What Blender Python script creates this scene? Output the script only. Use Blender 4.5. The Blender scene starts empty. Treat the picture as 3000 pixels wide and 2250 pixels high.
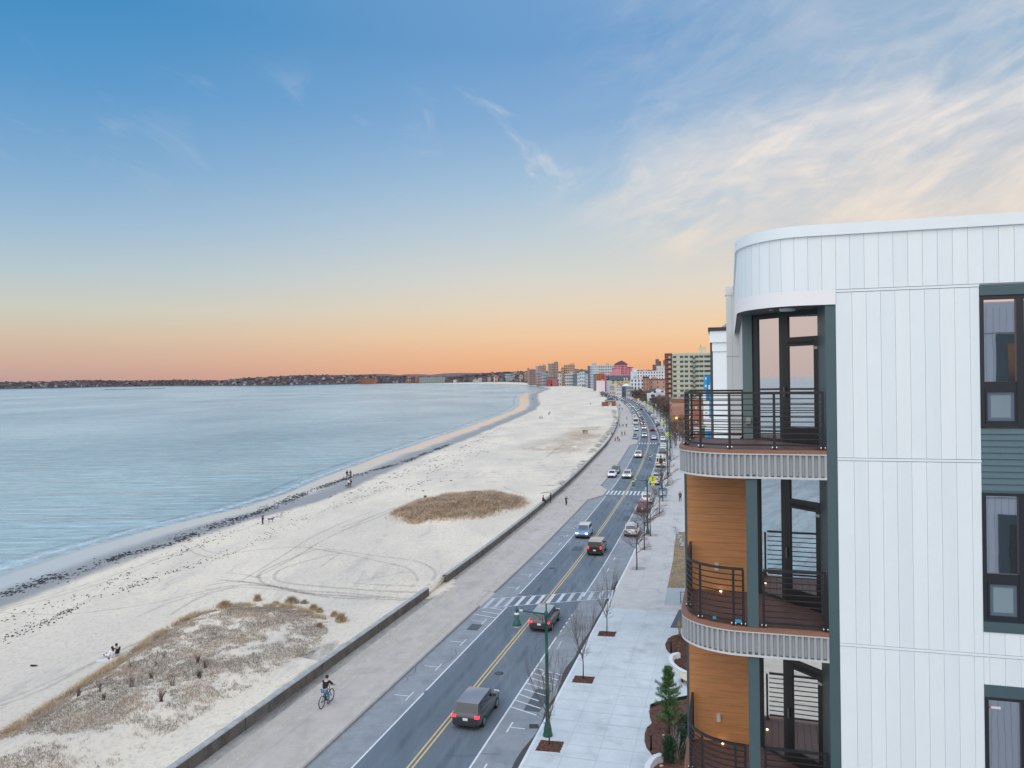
import bpy, bmesh, math, random
import numpy as np
from mathutils import Vector, Matrix, noise
from mathutils.bvhtree import BVHTree
random.seed(7); RNG=np.random.default_rng(5)
R=math.radians; PI=math.pi
S=bpy.context.scene; COL=S.collection
# ------------------------------------------------------------------ camera
F=2250.; H=22.; H0=1108.; ROLL=.013; CR=math.cos(ROLL); SR=math.sin(ROLL)
cd=bpy.data.cameras.new('camera'); cam=bpy.data.objects.new('camera',cd); COL.objects.link(cam); S.camera=cam
cd.sensor_width=36; cd.lens=27; cd.clip_start=.2; cd.clip_end=40000; cd.shift_y=-17/3000
cam.matrix_world=Matrix(((CR,SR,0,0),(0,0,-1,0),(-SR,CR,0,H),(0,0,0,1)))
# ------------------------------------------------------------------ world: dusk sky
S.view_settings.view_transform='Standard'; S.view_settings.look='None'; S.view_settings.exposure=0; S.view_settings.gamma=1
def lin(*c): return tuple((x/255/12.92 if x<=10 else ((x/255+.055)/1.055)**2.4) for x in c)
W=bpy.data.worlds.new('World'); S.world=W; W.use_nodes=True
def build_world():
    nt=W.node_tree; N=nt.nodes; L=nt.links; N.clear()
    def nd(t,**k):
        n=N.new(t)
        for a,b in k.items(): setattr(n,a,b)
        return n
    def put(sock,v):
        if isinstance(v,(int,float,tuple)): sock.default_value=v
        else: L.new(v,sock)
    def ma(op,a,b=0.,cl=False):
        n=nd('ShaderNodeMath',operation=op,use_clamp=cl); put(n.inputs[0],a); put(n.inputs[1],b); return n.outputs[0]
    def sm(v,a,b):
        n=nd('ShaderNodeMapRange',interpolation_type='SMOOTHSTEP'); put(n.inputs[0],v); n.inputs[1].default_value=a; n.inputs[2].default_value=b; return n.outputs[0]
    def ramp(v,st):
        n=nd('ShaderNodeValToRGB'); e=n.color_ramp.elements
        while len(e)<len(st): e.new(.5)
        for i,(p,c) in enumerate(st): e[i].position=p; e[i].color=lin(*c)+(1,)
        put(n.inputs[0],v); return n.outputs[0]
    def mix(f,a,b,bt='MIX'):
        n=nd('ShaderNodeMix',data_type='RGBA',blend_type=bt); put(n.inputs[0],f); put(n.inputs[6],a); put(n.inputs[7],b); return n.outputs[2]
    tc=nd('ShaderNodeTexCoord'); sx=nd('ShaderNodeSeparateXYZ'); L.new(tc.outputs['Generated'],sx.inputs[0])
    x,y,z=sx.outputs
    hyp=ma('SQRT',ma('ADD',ma('ADD',ma('MULTIPLY',x,x),ma('MULTIPLY',y,y)),1e-5))
    t=ma('DIVIDE',z,hyp); az=ma('DIVIDE',x,hyp); t=ma('MAXIMUM',t,0.)
    rc=ramp(t,[(0,(234,166,126)),(.025,(240,184,140)),(.055,(240,202,164)),(.09,(230,212,188)),(.13,(216,214,206)),(.18,(196,208,214)),(.25,(166,194,217)),(.33,(136,174,213)),(.43,(110,158,206)),(1,(125,168,212))])
    rl=ramp(t,[(0,(190,156,152)),(.025,(206,174,158)),(.055,(210,192,170)),(.085,(204,204,192)),(.13,(182,200,208)),(.19,(152,185,212)),(.26,(122,168,208)),(.35,(88,152,203)),(.45,(64,140,194)),(1,(105,155,205))])
    rr=ramp(t,[(0,(246,178,128)),(.03,(248,196,142)),(.065,(246,210,168)),(.115,(232,218,200)),(.18,(208,208,208)),(.27,(180,194,210)),(.37,(156,183,209)),(.48,(148,177,206)),(1,(160,180,210))])
    rw=ramp(t,[(0,(232,206,198)),(.06,(244,220,208)),(.14,(240,228,222)),(.3,(205,214,226)),(1,(165,190,218))])
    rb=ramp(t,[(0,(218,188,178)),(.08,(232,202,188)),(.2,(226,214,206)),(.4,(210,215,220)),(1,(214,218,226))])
    c=mix(sm(az,-.62,.12),rl,rc); c=mix(sm(az,.08,.5),c,rr); c=mix(sm(az,-.62,-.9),c,rw)
    # cirrus: streaked noise over azimuth and elevation
    cb=nd('ShaderNodeCombineXYZ'); L.new(az,cb.inputs[0]); L.new(t,cb.inputs[1])
    def cl(rot,scl,sc,det,dis,lo,hi,loc=(0,0,0)):
        m0=nd('ShaderNodeMapping'); L.new(cb.outputs[0],m0.inputs[0]); m0.inputs['Rotation'].default_value=(0,0,R(-rot)); mp=nd('ShaderNodeMapping'); L.new(m0.outputs[0],mp.inputs[0]); mp.inputs['Scale'].default_value=scl; mp.inputs['Location'].default_value=loc
        no=nd('ShaderNodeTexNoise'); L.new(mp.outputs[0],no.inputs[0]); no.inputs['Scale'].default_value=sc; no.inputs['Detail'].default_value=det; no.inputs['Roughness'].default_value=.6; no.inputs['Distortion'].default_value=dis
        return sm(no.outputs[0],lo,hi)
    a=cl(17,(2.1,4.6,1),1.9,8,.9,.38,.62,(.9,.4,0)); b=cl(22,(3.2,9,1),2.2,10,1.4,.38,.68,(3.1,1.7,0)); b2=cl(38,(4,8,1),3.2,10,1.0,.42,.72,(8.1,4.7,0))
    dens=ma('ADD',ma('MULTIPLY',a,.62),ma('ADD',ma('MULTIPLY',b,.34),ma('MULTIPLY',b2,.26)))
    low=ma('SUBTRACT',t,ma('MULTIPLY',ma('MAXIMUM',ma('SUBTRACT',.22,az),0.),.25))
    right=ma('MULTIPLY',sm(az,.0,.24),sm(low,.125,.185))
    up=ma('SUBTRACT',t,ma('MULTIPLY',az,.35))
    m1=ma('MULTIPLY',ma('MULTIPLY',dens,right),ma('SUBTRACT',1.,ma('MULTIPLY',sm(up,.17,.27),.74)))
    wisp=ma('MULTIPLY',cl(-35,(3,6,1),2.0,9,.7,.55,.8,(7.3,2.2,0)),ma('MULTIPLY',ma('MULTIPLY',sm(t,.2,.26),sm(t,.42,.34)),ma('ADD',.2,ma('MULTIPLY',ma('MULTIPLY',sm(az,-.14,.0),sm(az,.2,.08)),.6))))
    f=ma('MINIMUM',ma('ADD',ma('MULTIPLY',m1,.86),wisp),.9)
    ccol=ramp(t,[(0,(244,196,150)),(.13,(248,222,196)),(.2,(243,229,214)),(.33,(232,228,226)),(1,(225,230,236))])
    c=mix(f,c,ccol)
    # unseen sky overhead and behind the viewer, brightened as added fill light
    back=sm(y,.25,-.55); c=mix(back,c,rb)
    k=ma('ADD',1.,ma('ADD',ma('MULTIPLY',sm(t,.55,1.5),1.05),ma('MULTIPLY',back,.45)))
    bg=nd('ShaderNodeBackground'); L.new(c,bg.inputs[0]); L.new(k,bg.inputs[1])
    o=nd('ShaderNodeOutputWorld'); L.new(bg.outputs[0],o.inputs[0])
build_world()
sd=bpy.data.lights.new('sun','SUN'); sd.energy=.95; sd.angle=R(70); sd.color=(1,.9,.78)
sun=bpy.data.objects.new('sun',sd); COL.objects.link(sun)
sun.rotation_euler=Vector((.32,.62,-.72)).to_track_quat('-Z','Y').to_euler()
# ------------------------------------------------------------------ pixel <-> place helpers (3000 x 2250 survey of the photo)
def ray(px,py):
    u=px-1500;v=H0-py; return Vector((u*CR+v*SR,F,-u*SR+v*CR))
def G(px,py,z=0.):
    r=ray(px,py); t=(z-H)/r.z; return Vector((r.x*t,r.y*t,z))
def AT(px,py,d):
    r=ray(px,py); return Vector((r.x*d/F,d,H+r.z*d/F))
# ------------------------------------------------------------------ mesh helper
class MB:
    def __init__(s): s.v=[];s.f=[];s.m=[];s.mats=[];s.sm=[]
    def mi(s,m):
        if m not in s.mats: s.mats.append(m)
        return s.mats.index(m)
    def add(s,vs,fs,m,smooth=False):
        o=len(s.v); s.v.extend([tuple(p) for p in vs]); k=s.mi(m)
        for f in fs: s.f.append(tuple(i+o for i in f)); s.m.append(k); s.sm.append(smooth)
        return s
    def poly(s,vs,m): return s.add(vs,[tuple(range(len(vs)))],m)
    def box(s,c,d,m,rz=0.,M=None):
        x,y,z=d[0]/2,d[1]/2,d[2]/2; vs=[Vector((i*x,j*y,k*z)) for i in(-1,1) for j in(-1,1) for k in(-1,1)]
        if rz: q=Matrix.Rotation(rz,3,'Z'); vs=[q@v for v in vs]
        if M: vs=[M@v for v in vs]
        vs=[v+Vector(c) for v in vs]
        return s.add(vs,[(0,1,3,2),(4,6,7,5),(0,4,5,1),(2,3,7,6),(0,2,6,4),(1,5,7,3)],m)
    def b2(s,x0,x1,y0,y1,z0,z1,m): return s.box(((x0+x1)/2,(y0+y1)/2,(z0+z1)/2),(abs(x1-x0),abs(y1-y0),abs(z1-z0)),m)
    def prism(s,pts,z0,z1,m,mt=None):
        n=len(pts); 
        s.add([(p[0],p[1],z0) for p in pts]+[(p[0],p[1],z1) for p in pts],[(i,(i+1)%n,(i+1)%n+n,i+n) for i in range(n)]+[tuple(range(n-1,-1,-1))],m)
        return s.poly([(p[0],p[1],z1) for p in pts],mt or m)
    def tube(s,pts,rs,m,n=6,cap=True,smooth=True):
        pts=[Vector(p) for p in pts]; 
        if not hasattr(rs,'__len__'): rs=[rs]*len(pts)
        vs=[];prev=None
        for i,p in enumerate(pts):
            t=(pts[min(i+1,len(pts)-1)]-pts[max(i-1,0)]); 
            if t.length<1e-9: t=Vector((0,0,1))
            t.normalize(); ref=Vector((0,0,1)) if abs(t.z)<.95 else Vector((1,0,0))
            a=t.cross(ref).normalized(); b=t.cross(a)
            for k in range(n):
                w=2*PI*k/n; vs.append(p+(a*math.cos(w)+b*math.sin(w))*rs[i])
        fs=[(i*n+k,i*n+(k+1)%n,(i+1)*n+(k+1)%n,(i+1)*n+k) for i in range(len(pts)-1) for k in range(n)]
        if cap: fs+=[tuple(range(n-1,-1,-1)),tuple(range((len(pts)-1)*n,len(pts)*n))]
        return s.add(vs,fs,m,smooth)
    def lathe(s,prof,m,n=12,c=(0,0,0)):
        vs=[(c[0]+r*math.cos(2*PI*k/n),c[1]+r*math.sin(2*PI*k/n),c[2]+z) for r,z in prof for k in range(n)]
        fs=[(i*n+k,i*n+(k+1)%n,(i+1)*n+(k+1)%n,(i+1)*n+k) for i in range(len(prof)-1) for k in range(n)]
        fs+=[tuple(range(n-1,-1,-1)),tuple(range((len(prof)-1)*n,len(prof)*n))]
        return s.add(vs,fs,m,True)
    def blob(s,c,r,m,jit=.2,sub=1,sc=(1,1,1)):
        bm=bmesh.new(); bmesh.ops.create_icosphere(bm,subdivisions=sub,radius=1)
        vs=[]
        for v in bm.verts:
            k=r*(1+random.uniform(-jit,jit)); vs.append((c[0]+v.co.x*k*sc[0],c[1]+v.co.y*k*sc[1],c[2]+v.co.z*k*sc[2]))
        s.add(vs,[tuple(v.index for v in f.verts) for f in bm.faces],m); bm.free(); return s
    def merge(s,o,M=None):
        k=len(s.v); s.v.extend([tuple(M@Vector(p)) if M else p for p in o.v])
        for f,m,q in zip(o.f,o.m,o.sm): s.f.append(tuple(i+k for i in f)); s.m.append(s.mi(o.mats[m])); s.sm.append(q)
        return s
    def mesh(s,name):
        me=bpy.data.meshes.new(name); me.from_pydata(s.v,[],s.f)
        for m in s.mats: me.materials.append(m)
        if s.f:
            me.polygons.foreach_set('material_index',s.m); me.polygons.foreach_set('use_smooth',s.sm)
        me.update(); return me
    def build(s,name,parent=None,loc=None,rz=0):
        o=bpy.data.objects.new(name,s.mesh(name)); COL.objects.link(o); o.parent=parent
        if loc is not None: o.location=loc
        if rz: o.rotation_euler=(0,0,rz)
        return o
def tag(o,label=None,cat=None,group=None,kind=None):
    if label: o['label']=label
    if cat: o['category']=cat
    if group: o['group']=group
    if kind: o['kind']=kind
    return o
def empty(name,loc=(0,0,0),rz=0):
    e=bpy.data.objects.new(name,None); COL.objects.link(e); e.location=loc; e.rotation_euler=(0,0,rz); e.empty_display_size=.3; return e
def copytree(o,parent=None):
    c=o.copy(); COL.objects.link(c); c.parent=parent
    for ch in list(o.children): copytree(ch,c)
    return c
def struct(o,name=None): o['kind']='structure'; return o
# ------------------------------------------------------------------ materials
def mat(name,col,rough=.7,metal=0.,var=0.,vs=1.,bump=0.,bs=20.,emit=None,es=1.,coord='Object',spec=.5,dark=None,dsc=.3,dthr=(.5,.7),stretch=(1,1,1)):
    m=bpy.data.materials.new(name); m.use_nodes=True; nt=m.node_tree; N=nt.nodes; L=nt.links; b=N['Principled BSDF']
    b.inputs['Base Color'].default_value=tuple(col)+(1,); b.inputs['Roughness'].default_value=rough; b.inputs['Metallic'].default_value=metal; b.inputs['Specular IOR Level'].default_value=spec
    if emit: b.inputs['Emission Color'].default_value=tuple(emit)+(1,); b.inputs['Emission Strength'].default_value=es
    if var or bump or dark:
        tc=N.new('ShaderNodeTexCoord'); mp=N.new('ShaderNodeMapping'); L.new(tc.outputs[coord],mp.inputs[0]); mp.inputs['Scale'].default_value=stretch
        last=None
        if var:
            n=N.new('ShaderNodeTexNoise'); n.inputs['Scale'].default_value=vs; n.inputs['Detail'].default_value=6; n.inputs['Roughness'].default_value=.65; L.new(mp.outputs[0],n.inputs[0])
            r=N.new('ShaderNodeMapRange'); r.inputs[1].default_value=.3; r.inputs[2].default_value=.7; r.inputs[3].default_value=1-var; r.inputs[4].default_value=1+var; L.new(n.outputs[0],r.inputs[0])
            x=N.new('ShaderNodeVectorMath'); x.operation='SCALE'; x.inputs[0].default_value=col; L.new(r.outputs[0],x.inputs['Scale']); last=x.outputs[0]
        if dark:
            n=N.new('ShaderNodeTexNoise'); n.inputs['Scale'].default_value=dsc; n.inputs['Detail'].default_value=8; n.inputs['Roughness'].default_value=.7; L.new(mp.outputs[0],n.inputs[0])
            r=N.new('ShaderNodeMapRange'); r.inputs[1].default_value=dthr[0]; r.inputs[2].default_value=dthr[1]; L.new(n.outputs[0],r.inputs[0])
            x=N.new('ShaderNodeMix'); x.data_type='RGBA'; L.new(r.outputs[0],x.inputs[0]); x.inputs[7].default_value=tuple(dark)+(1,)
            if last: L.new(last,x.inputs[6])
            else: x.inputs[6].default_value=tuple(col)+(1,)
            last=x.outputs[2]
        if last: L.new(last,b.inputs['Base Color'])
        if bump:
            n=N.new('ShaderNodeTexNoise'); n.inputs['Scale'].default_value=bs; n.inputs['Detail'].default_value=5; L.new(mp.outputs[0],n.inputs[0])
            q=N.new('ShaderNodeBump'); q.inputs['Strength'].default_value=bump; q.inputs['Distance'].default_value=.05; L.new(n.outputs[0],q.inputs['Height']); L.new(q.outputs[0],b.inputs['Normal'])
    return m
def simple(c): return mat('plain',c,.75)
_mc={}
def M(*c,rough=.75,metal=0.,spec=.5):
    k=(c,rough,metal)
    if k not in _mc: _mc[k]=mat('paint',c,rough,metal,var=.06,vs=.6,spec=spec)
    return _mc[k]
def glassmat(name,dark=(.02,.03,.035),fac=.5,rough=.02,tint=(.85,.88,.9)):
    m=bpy.data.materials.new(name); m.use_nodes=True; nt=m.node_tree; N=nt.nodes; L=nt.links; N.clear()
    a=N.new('ShaderNodeBsdfDiffuse'); a.inputs[0].default_value=dark+(1,); g=N.new('ShaderNodeBsdfGlossy'); g.inputs[0].default_value=tint+(1,); g.inputs['Roughness'].default_value=rough
    fr=N.new('ShaderNodeFresnel'); fr.inputs[0].default_value=1.5; ad=N.new('ShaderNodeMath'); ad.operation='ADD'; ad.use_clamp=True; L.new(fr.outputs[0],ad.inputs[0]); ad.inputs[1].default_value=fac
    x=N.new('ShaderNodeMixShader'); L.new(ad.outputs[0],x.inputs[0]); L.new(a.outputs[0],x.inputs[1]); L.new(g.outputs[0],x.inputs[2]); o=N.new('ShaderNodeOutputMaterial'); L.new(x.outputs[0],o.inputs[0])
    tc=N.new('ShaderNodeTexCoord'); n=N.new('ShaderNodeTexNoise'); n.inputs['Scale'].default_value=1.1; L.new(tc.outputs['Object'],n.inputs[0]); b=N.new('ShaderNodeBump'); b.inputs['Strength'].default_value=.05; b.inputs['Distance'].default_value=.02; L.new(n.outputs[0],b.inputs['Height']); L.new(b.outputs[0],g.inputs['Normal'])
    return m
GLASS=glassmat('window_glass',(.10,.12,.13),.62,.02,(.95,.97,1)); GLASSD=glassmat('dark_window_glass',(.03,.035,.04),.12,.06); CARGLASS=glassmat('car_glass',(.012,.014,.016),.04,.04,(.8,.85,.9))
WHITE=mat('white_cladding',(.79,.885,.935),.45,var=.02,vs=1.5); WHV=[WHITE,mat('white_cladding_b',(.765,.865,.915),.42,var=.025,vs=1.1,stretch=(3,3,.3),bump=.08,bs=1.2),mat('white_cladding_c',(.805,.895,.935),.48,var=.02,vs=1.4,stretch=(3,3,.3),bump=.08,bs=1.)]; JOINT=M(.34,.37,.40); TEAL=mat('teal_metal',(.065,.115,.135),.5,var=.05,vs=2); TEALS=mat('teal_siding',(.085,.155,.19),.55,var=.06,vs=3)
BLACK=mat('black_metal',(.018,.02,.023),.4); FRAME=mat('dark_frame',(.03,.035,.04),.45)
def woodmat():
    m=mat('wood_cladding',(.56,.265,.11),.6,var=.14,vs=2.,stretch=(1,1,9)); return m
WOOD=woodmat(); WOODGAP=M(.20,.09,.04)
DECK=mat('brown_decking',(.17,.095,.085),.55,var=.12,vs=3,stretch=(1,8,1)); DECKE=mat('deck_edge_board',(.27,.135,.09),.6,var=.1,vs=4)
CORR=mat('corrugated_grey_metal',(.37,.405,.43),.45,var=.03,vs=2); TRIM=M(.58,.61,.63); SOFF=M(.12,.13,.14)
ASPH=mat('asphalt',(.115,.145,.175),.8,var=.18,vs=.35,stretch=(1.5,.25,1),bump=.15,bs=30,dark=(.20,.235,.265),dsc=.12,dthr=(.5,.72))
ASPHL=mat('worn_asphalt',(.24,.26,.28),.85,var=.14,vs=1.2,bump=.2,bs=25,dark=(.17,.20,.23),dsc=.35)
WLINE=mat('white_road_paint',(.62,.64,.67),.7,var=.2,vs=6,dark=(.28,.31,.34),dsc=3.,dthr=(.6,.75)); WLINEF=mat('faded_road_paint',(.42,.45,.48),.8,var=.3,vs=5); WLINEF2=mat('part_worn_road_paint',(.55,.58,.61),.8,var=.3,vs=4,dark=(.22,.26,.30),dsc=2.,dthr=(.52,.7)); YLINE=mat('yellow_road_paint',(.58,.42,.2),.7,var=.15,vs=4)
PROM=mat('promenade_concrete',(.435,.395,.355),.85,var=.1,vs=.8,bump=.15,bs=10,dark=(.50,.46,.42),dsc=.12,dthr=(.48,.75))
SIDEW=mat('new_concrete',(.50,.54,.555),.8,var=.09,vs=.7,bump=.06,bs=12,dark=(.59,.63,.645),dsc=.25,dthr=(.5,.8)); SIDEO=mat('old_concrete',(.47,.455,.44),.85,var=.08,vs=.9)
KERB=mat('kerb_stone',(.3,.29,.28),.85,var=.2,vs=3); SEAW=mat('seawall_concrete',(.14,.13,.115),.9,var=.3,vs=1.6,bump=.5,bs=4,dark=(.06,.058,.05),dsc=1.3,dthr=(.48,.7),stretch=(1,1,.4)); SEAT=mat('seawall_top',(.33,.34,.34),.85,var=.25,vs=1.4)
MULCH=mat('bark_mulch',(.115,.05,.035),.95,var=.6,vs=22,bump=.9,bs=30)
SOIL=mat('land',(.10,.085,.08),.95,var=.3,vs=.05,dark=(.16,.15,.15),dsc=.02)
BARK=mat('bark',(.10,.075,.07),.9,var=.25,vs=8); TWIG=mat('twig',(.13,.09,.085),.9); TWIGF=mat('far_twig',(.17,.125,.115),.95)
GREENP=mat('green_lamp_paint',(.008,.085,.07),.4); CONC=M(.6,.63,.65)
def veilmat(name,col,lo,hi,sc=.5,st=(1,1,1),rough=.7,amax=1.,attr=False):
    m=bpy.data.materials.new(name); m.use_nodes=True; nt=m.node_tree; N=nt.nodes; L=nt.links; b=N['Principled BSDF']; b.inputs['Base Color'].default_value=col+(1,); b.inputs['Roughness'].default_value=rough
    tc=N.new('ShaderNodeTexCoord'); mp=N.new('ShaderNodeMapping'); mp.inputs['Scale'].default_value=st; L.new(tc.outputs['Object'],mp.inputs[0]); n=N.new('ShaderNodeTexNoise'); n.inputs['Scale'].default_value=sc; n.inputs['Detail'].default_value=8; n.inputs['Roughness'].default_value=.7; L.new(mp.outputs[0],n.inputs[0])
    r=N.new('ShaderNodeMapRange'); r.inputs[1].default_value=lo; r.inputs[2].default_value=hi; r.inputs[4].default_value=amax; L.new(n.outputs[0],r.inputs[0]); out=r.outputs[0]
    if attr:
        at=N.new('ShaderNodeAttribute'); at.attribute_name='fade'; x=N.new('ShaderNodeMath'); x.operation='MULTIPLY'; L.new(out,x.inputs[0]); L.new(at.outputs['Fac'],x.inputs[1]); out=x.outputs[0]
    L.new(out,b.inputs['Alpha']); return m
# ------------------------------------------------------------------ road centre line
PTS=[(-120,-36),(0,-18.3),(43.4,-6.1),(58.8,-1.75),(75.8,3.1),(91,7.35),(109.5,12.2),(128,16.9),(155,23.6),(187,31),(216,37.2),(248,43.8),(278,49.3),(318,56),(389,67),(464,77.6),(575,91.5),(700,104.5),(820,116),(982,131),(1180,148),(1400,161),(1787,184),(2300,192),(2845,188),(3500,120),(4267,20)]
_py=np.array([p[0] for p in PTS],float); _px=np.array([p[1] for p in PTS],float)
_sl=np.gradient(_px,_py)
def cx(y):
    i=int(np.clip(np.searchsorted(_py,y)-1,0,len(_py)-2)); h=_py[i+1]-_py[i]; t=(y-_py[i])/h
    return (2*t**3-3*t*t+1)*_px[i]+(t**3-2*t*t+t)*h*_sl[i]+(-2*t**3+3*t*t)*_px[i+1]+(t**3-t*t)*h*_sl[i+1]
def slope(y): return (cx(y+1)-cx(y-1))/2
def RP(y,o,z=0.):
    k=slope(y); n=1/math.sqrt(1+k*k); return Vector((cx(y)+o*n,y-o*k*n,z))
def RA(y): return math.atan(slope(y))   # heading, clockwise from +Y
def ysamp(a,b,ds=None):
    ys=[a]; 
    while ys[-1]<b: ys.append(min(b,ys[-1]+(ds or max(2,ys[-1]*.03))))
    return ys
def wo(y): return float(np.interp(y,[60,120,190,260,650,720,1600,2000,4300],[-11.75,-11.9,-13.0,-13.2,-13.3,-16.5,-17,-13.5,-13.5]))
def ribbon(mb,y0,y1,o0,o1,z,m,ds=None,edge=None):
    f0=o0 if callable(o0) else (lambda y:o0); f1=o1 if callable(o1) else (lambda y:o1)
    ys=ysamp(y0,y1,ds); vs=[];
    for y in ys: vs+= [RP(y,f0(y),z),RP(y,f1(y),z)]
    n=len(ys); mb.add(vs,[(2*i,2*i+1,2*i+3,2*i+2) for i in range(n-1)],m)
    if edge is not None:
        for k in (0,1):
            vv=[]
            for i in range(n): vv+=[vs[2*i+k],vs[2*i+k]+Vector((0,0,edge-z))]
            mb.add(vv,[(2*i,2*i+1,2*i+3,2*i+2) for i in range(n-1)],m)
        mb.poly([vs[0],vs[1],vs[1]+Vector((0,0,edge-z)),vs[0]+Vector((0,0,edge-z))],m)
        mb.poly([vs[-2],vs[-1],vs[-1]+Vector((0,0,edge-z)),vs[-2]+Vector((0,0,edge-z))],m)
# land sheet
mb=MB(); ys=ysamp(-250,4400,30)
xs=[0,.02,.1,.3,1]; vs=[]
for y in ys:
    x0=RP(y,wo(y)+.3).x
    for t in xs: vs.append((x0+t*(9000-x0),y,-.04))
n=len(xs); mb.add(vs,[(i*n+j,i*n+j+1,(i+1)*n+j+1,(i+1)*n+j) for i in range(len(ys)-1) for j in range(n-1)],SOIL)
mb.poly([(-700,4400,-.04),(9000,4400,-.04),(12000,14000,-.04),(-700,14000,-.04)],SOIL)
struct(mb.build('ground'))
mb=MB(); ribbon(mb,-60,4200,-3.25,3.3,0.0,ASPH); struct(mb.build('road'))
mb=MB(); ribbon(mb,-60,1500,-6.0,-3.25,0.004,ASPHL); ribbon(mb,-60,1500,3.3,6.2,0.004,ASPHL); struct(mb.build('parking_lane'))
# promenade with dropped kerbs and bump-outs
mb=MB(); kb=MB()
def prom(y0,y1,o,e=.15): ribbon(mb,y0,y1,wo,o,.15,PROM,edge=-.02)
prom(-60,72.4,-5.9); prom(72.4,77.2,-7.1); prom(77.2,1500,-5.9)
def kerb(y0,y1,o): ribbon(kb,y0,y1,o,o+.16,.154,KERB,ds=3,edge=-.02)
kerb(-60,72.4,-5.9); kerb(77.2,138,-5.9); kerb(152.5,246,-5.9); kerb(272,311,-5.9); kerb(330,600,-5.9)
mb.poly([RP(72.4,-7.1,.15),RP(72.4,-5.74,.008),RP(77.2,-5.74,.008),RP(77.2,-7.1,.15)],PROM)
def bump(y0,y1,y2,y3,o=-3.75):
    pts=[RP(y0,-5.9),RP(y0+.6,-5.7),RP(y1-.8,o-.35),RP(y1,o),RP(y2,o),RP(y2+.8,o-.35),RP(y3-.6,-5.7),RP(y3,-5.9)]
    mb.prism([(p.x,p.y) for p in pts],-.02,.158,KERB,PROM)
bump(135.5,141,148,153.5); bump(243,249,264,273); bump(308,314,322,331)
struct(mb.build('promenade')); struct(kb.build('kerb'))
# right pavement: new pale slabs near, older beyond; joints cut as narrow gaps
mb=MB(); kb=MB()
ribbon(kb,-60,1200,6.02,6.2,.154,CONC,ds=3,edge=-.02); 
JT=mat('slab_joint',(.40,.43,.45),.9)
ribbon(mb,-60,79,6.2,17.6,.14,JT,edge=-.02)
ow=[6.2,8.15,10.1,12.05,14.0,15.95,17.6]
y=18.
while y<78.5:
    for i in range(6):
        a,b=ow[i]+.012,ow[i+1]-.012; h=1.5; 
        if y<74.6: q=[RP(y+.012,a,.15),RP(y+.012,b,.15),RP(y+h-.012,b,.15),RP(y+h-.012,a,.15)]; mb.poly(q,SIDEW)
    y+=1.5
ribbon(mb,74.5,79,6.2,17.6,.152,SIDEO)
ribbon(mb,79,160,6.2,12.6,.15,SIDEO,edge=-.02); ribbon(mb,160,1200,6.2,11.5,.15,SIDEO,edge=-.02)
ribbon(mb,79,112,15.6,19,.15,SIDEO,edge=-.02)
struct(mb.build('pavement')); struct(kb.build('pavement_kerb'))
WEAR=veilmat('wheel_path',(.20,.235,.27),.35,.65,.25,(3,.12,1),.85,.42,attr=True); DRIP=veilmat('oil_path',(.06,.075,.09),.42,.70,.3,(3,.06,1),.7,.35,attr=True)
def veilribbon(name,y0,y1,o,w,m,z):
    b=MB(); ys=ysamp(y0,y1,3.); vs=[]
    for y in ys:
        for k in (-1,-.3,.3,1): vs.append(RP(y,o+w/2*k,z))
    b.add(vs,[(i*4+j,i*4+j+1,i*4+4+j+1,i*4+4+j) for i in range(len(ys)-1) for j in range(3)],m); o_=b.build(name); a=o_.data.attributes.new('fade','FLOAT','POINT'); a.data.foreach_set('value',np.array([(0,1,1,0)[i%4] for i in range(len(vs))],dtype=np.float32)); struct(o_)
for o_ in (-2.45,-.85,.85,2.5): veilribbon('wheel_path',-20,320,o_,.8,WEAR,.006)
for o_ in (-1.65,1.65): veilribbon('oil_path',-20,320,o_,.7,DRIP,.0065)
DRIFT=veilmat('drifted_sand',(.60,.55,.47),.42,.62,.5,(1,.35,1),.95,.6,attr=True)
for o_,w_ in ((-11.0,1.5),(-9.9,1.6),(-6.6,1.0)): veilribbon('sand_drift',10,190,o_,w_,DRIFT,.160)
STAIN=veilmat('pavement_stain',(.26,.26,.255),.5,.72,.5,(1,.6,1),.9,.22,attr=True)
for o_,w_ in ((-8.4,3.),(7.6,2.4),(10.5,3.2),(13.5,3.)): veilribbon('pavement_stain',10,150,o_,w_,STAIN,.1625)
for o_ in (-4.6,4.8): veilribbon('pavement_stain',10,190,o_,2.2,STAIN,.0095)
mb=MB(); PATCH=mat('tar_patch',(.075,.09,.105),.8,var=.2,vs=2)
for y,o_,l_,w_ in ((52,4.3,3.5,1.1),(97,-1.8,2.6,1.2),(118,2.2,4,.9),(66,-4.8,1.6,1.0)): mb.poly([RP(y,o_,.0072),RP(y,o_+w_,.0072),RP(y+l_,o_+w_,.0072),RP(y+l_,o_,.0072)],PATCH)
rr_=random.Random(9)
for _ in range(16):
    y=rr_.uniform(38,120); o_=rr_.uniform(-5.4,5.4); p=[RP(y,o_,.0085)]
    for k in range(7): y+=rr_.uniform(.3,.9)*(1 if _%2 else .25); o_+=rr_.uniform(-.35,.35)+(0 if _%2 else .4); p.append(RP(y,o_,.0085))
    for a_,b_ in zip(p,p[1:]):
        d_=b_-a_; n_=Vector((-d_.y,d_.x,0)).normalized()*.022; mb.poly([a_-n_,b_-n_,b_+n_,a_+n_],PATCH)
struct(mb.build('road_patch'))
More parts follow.
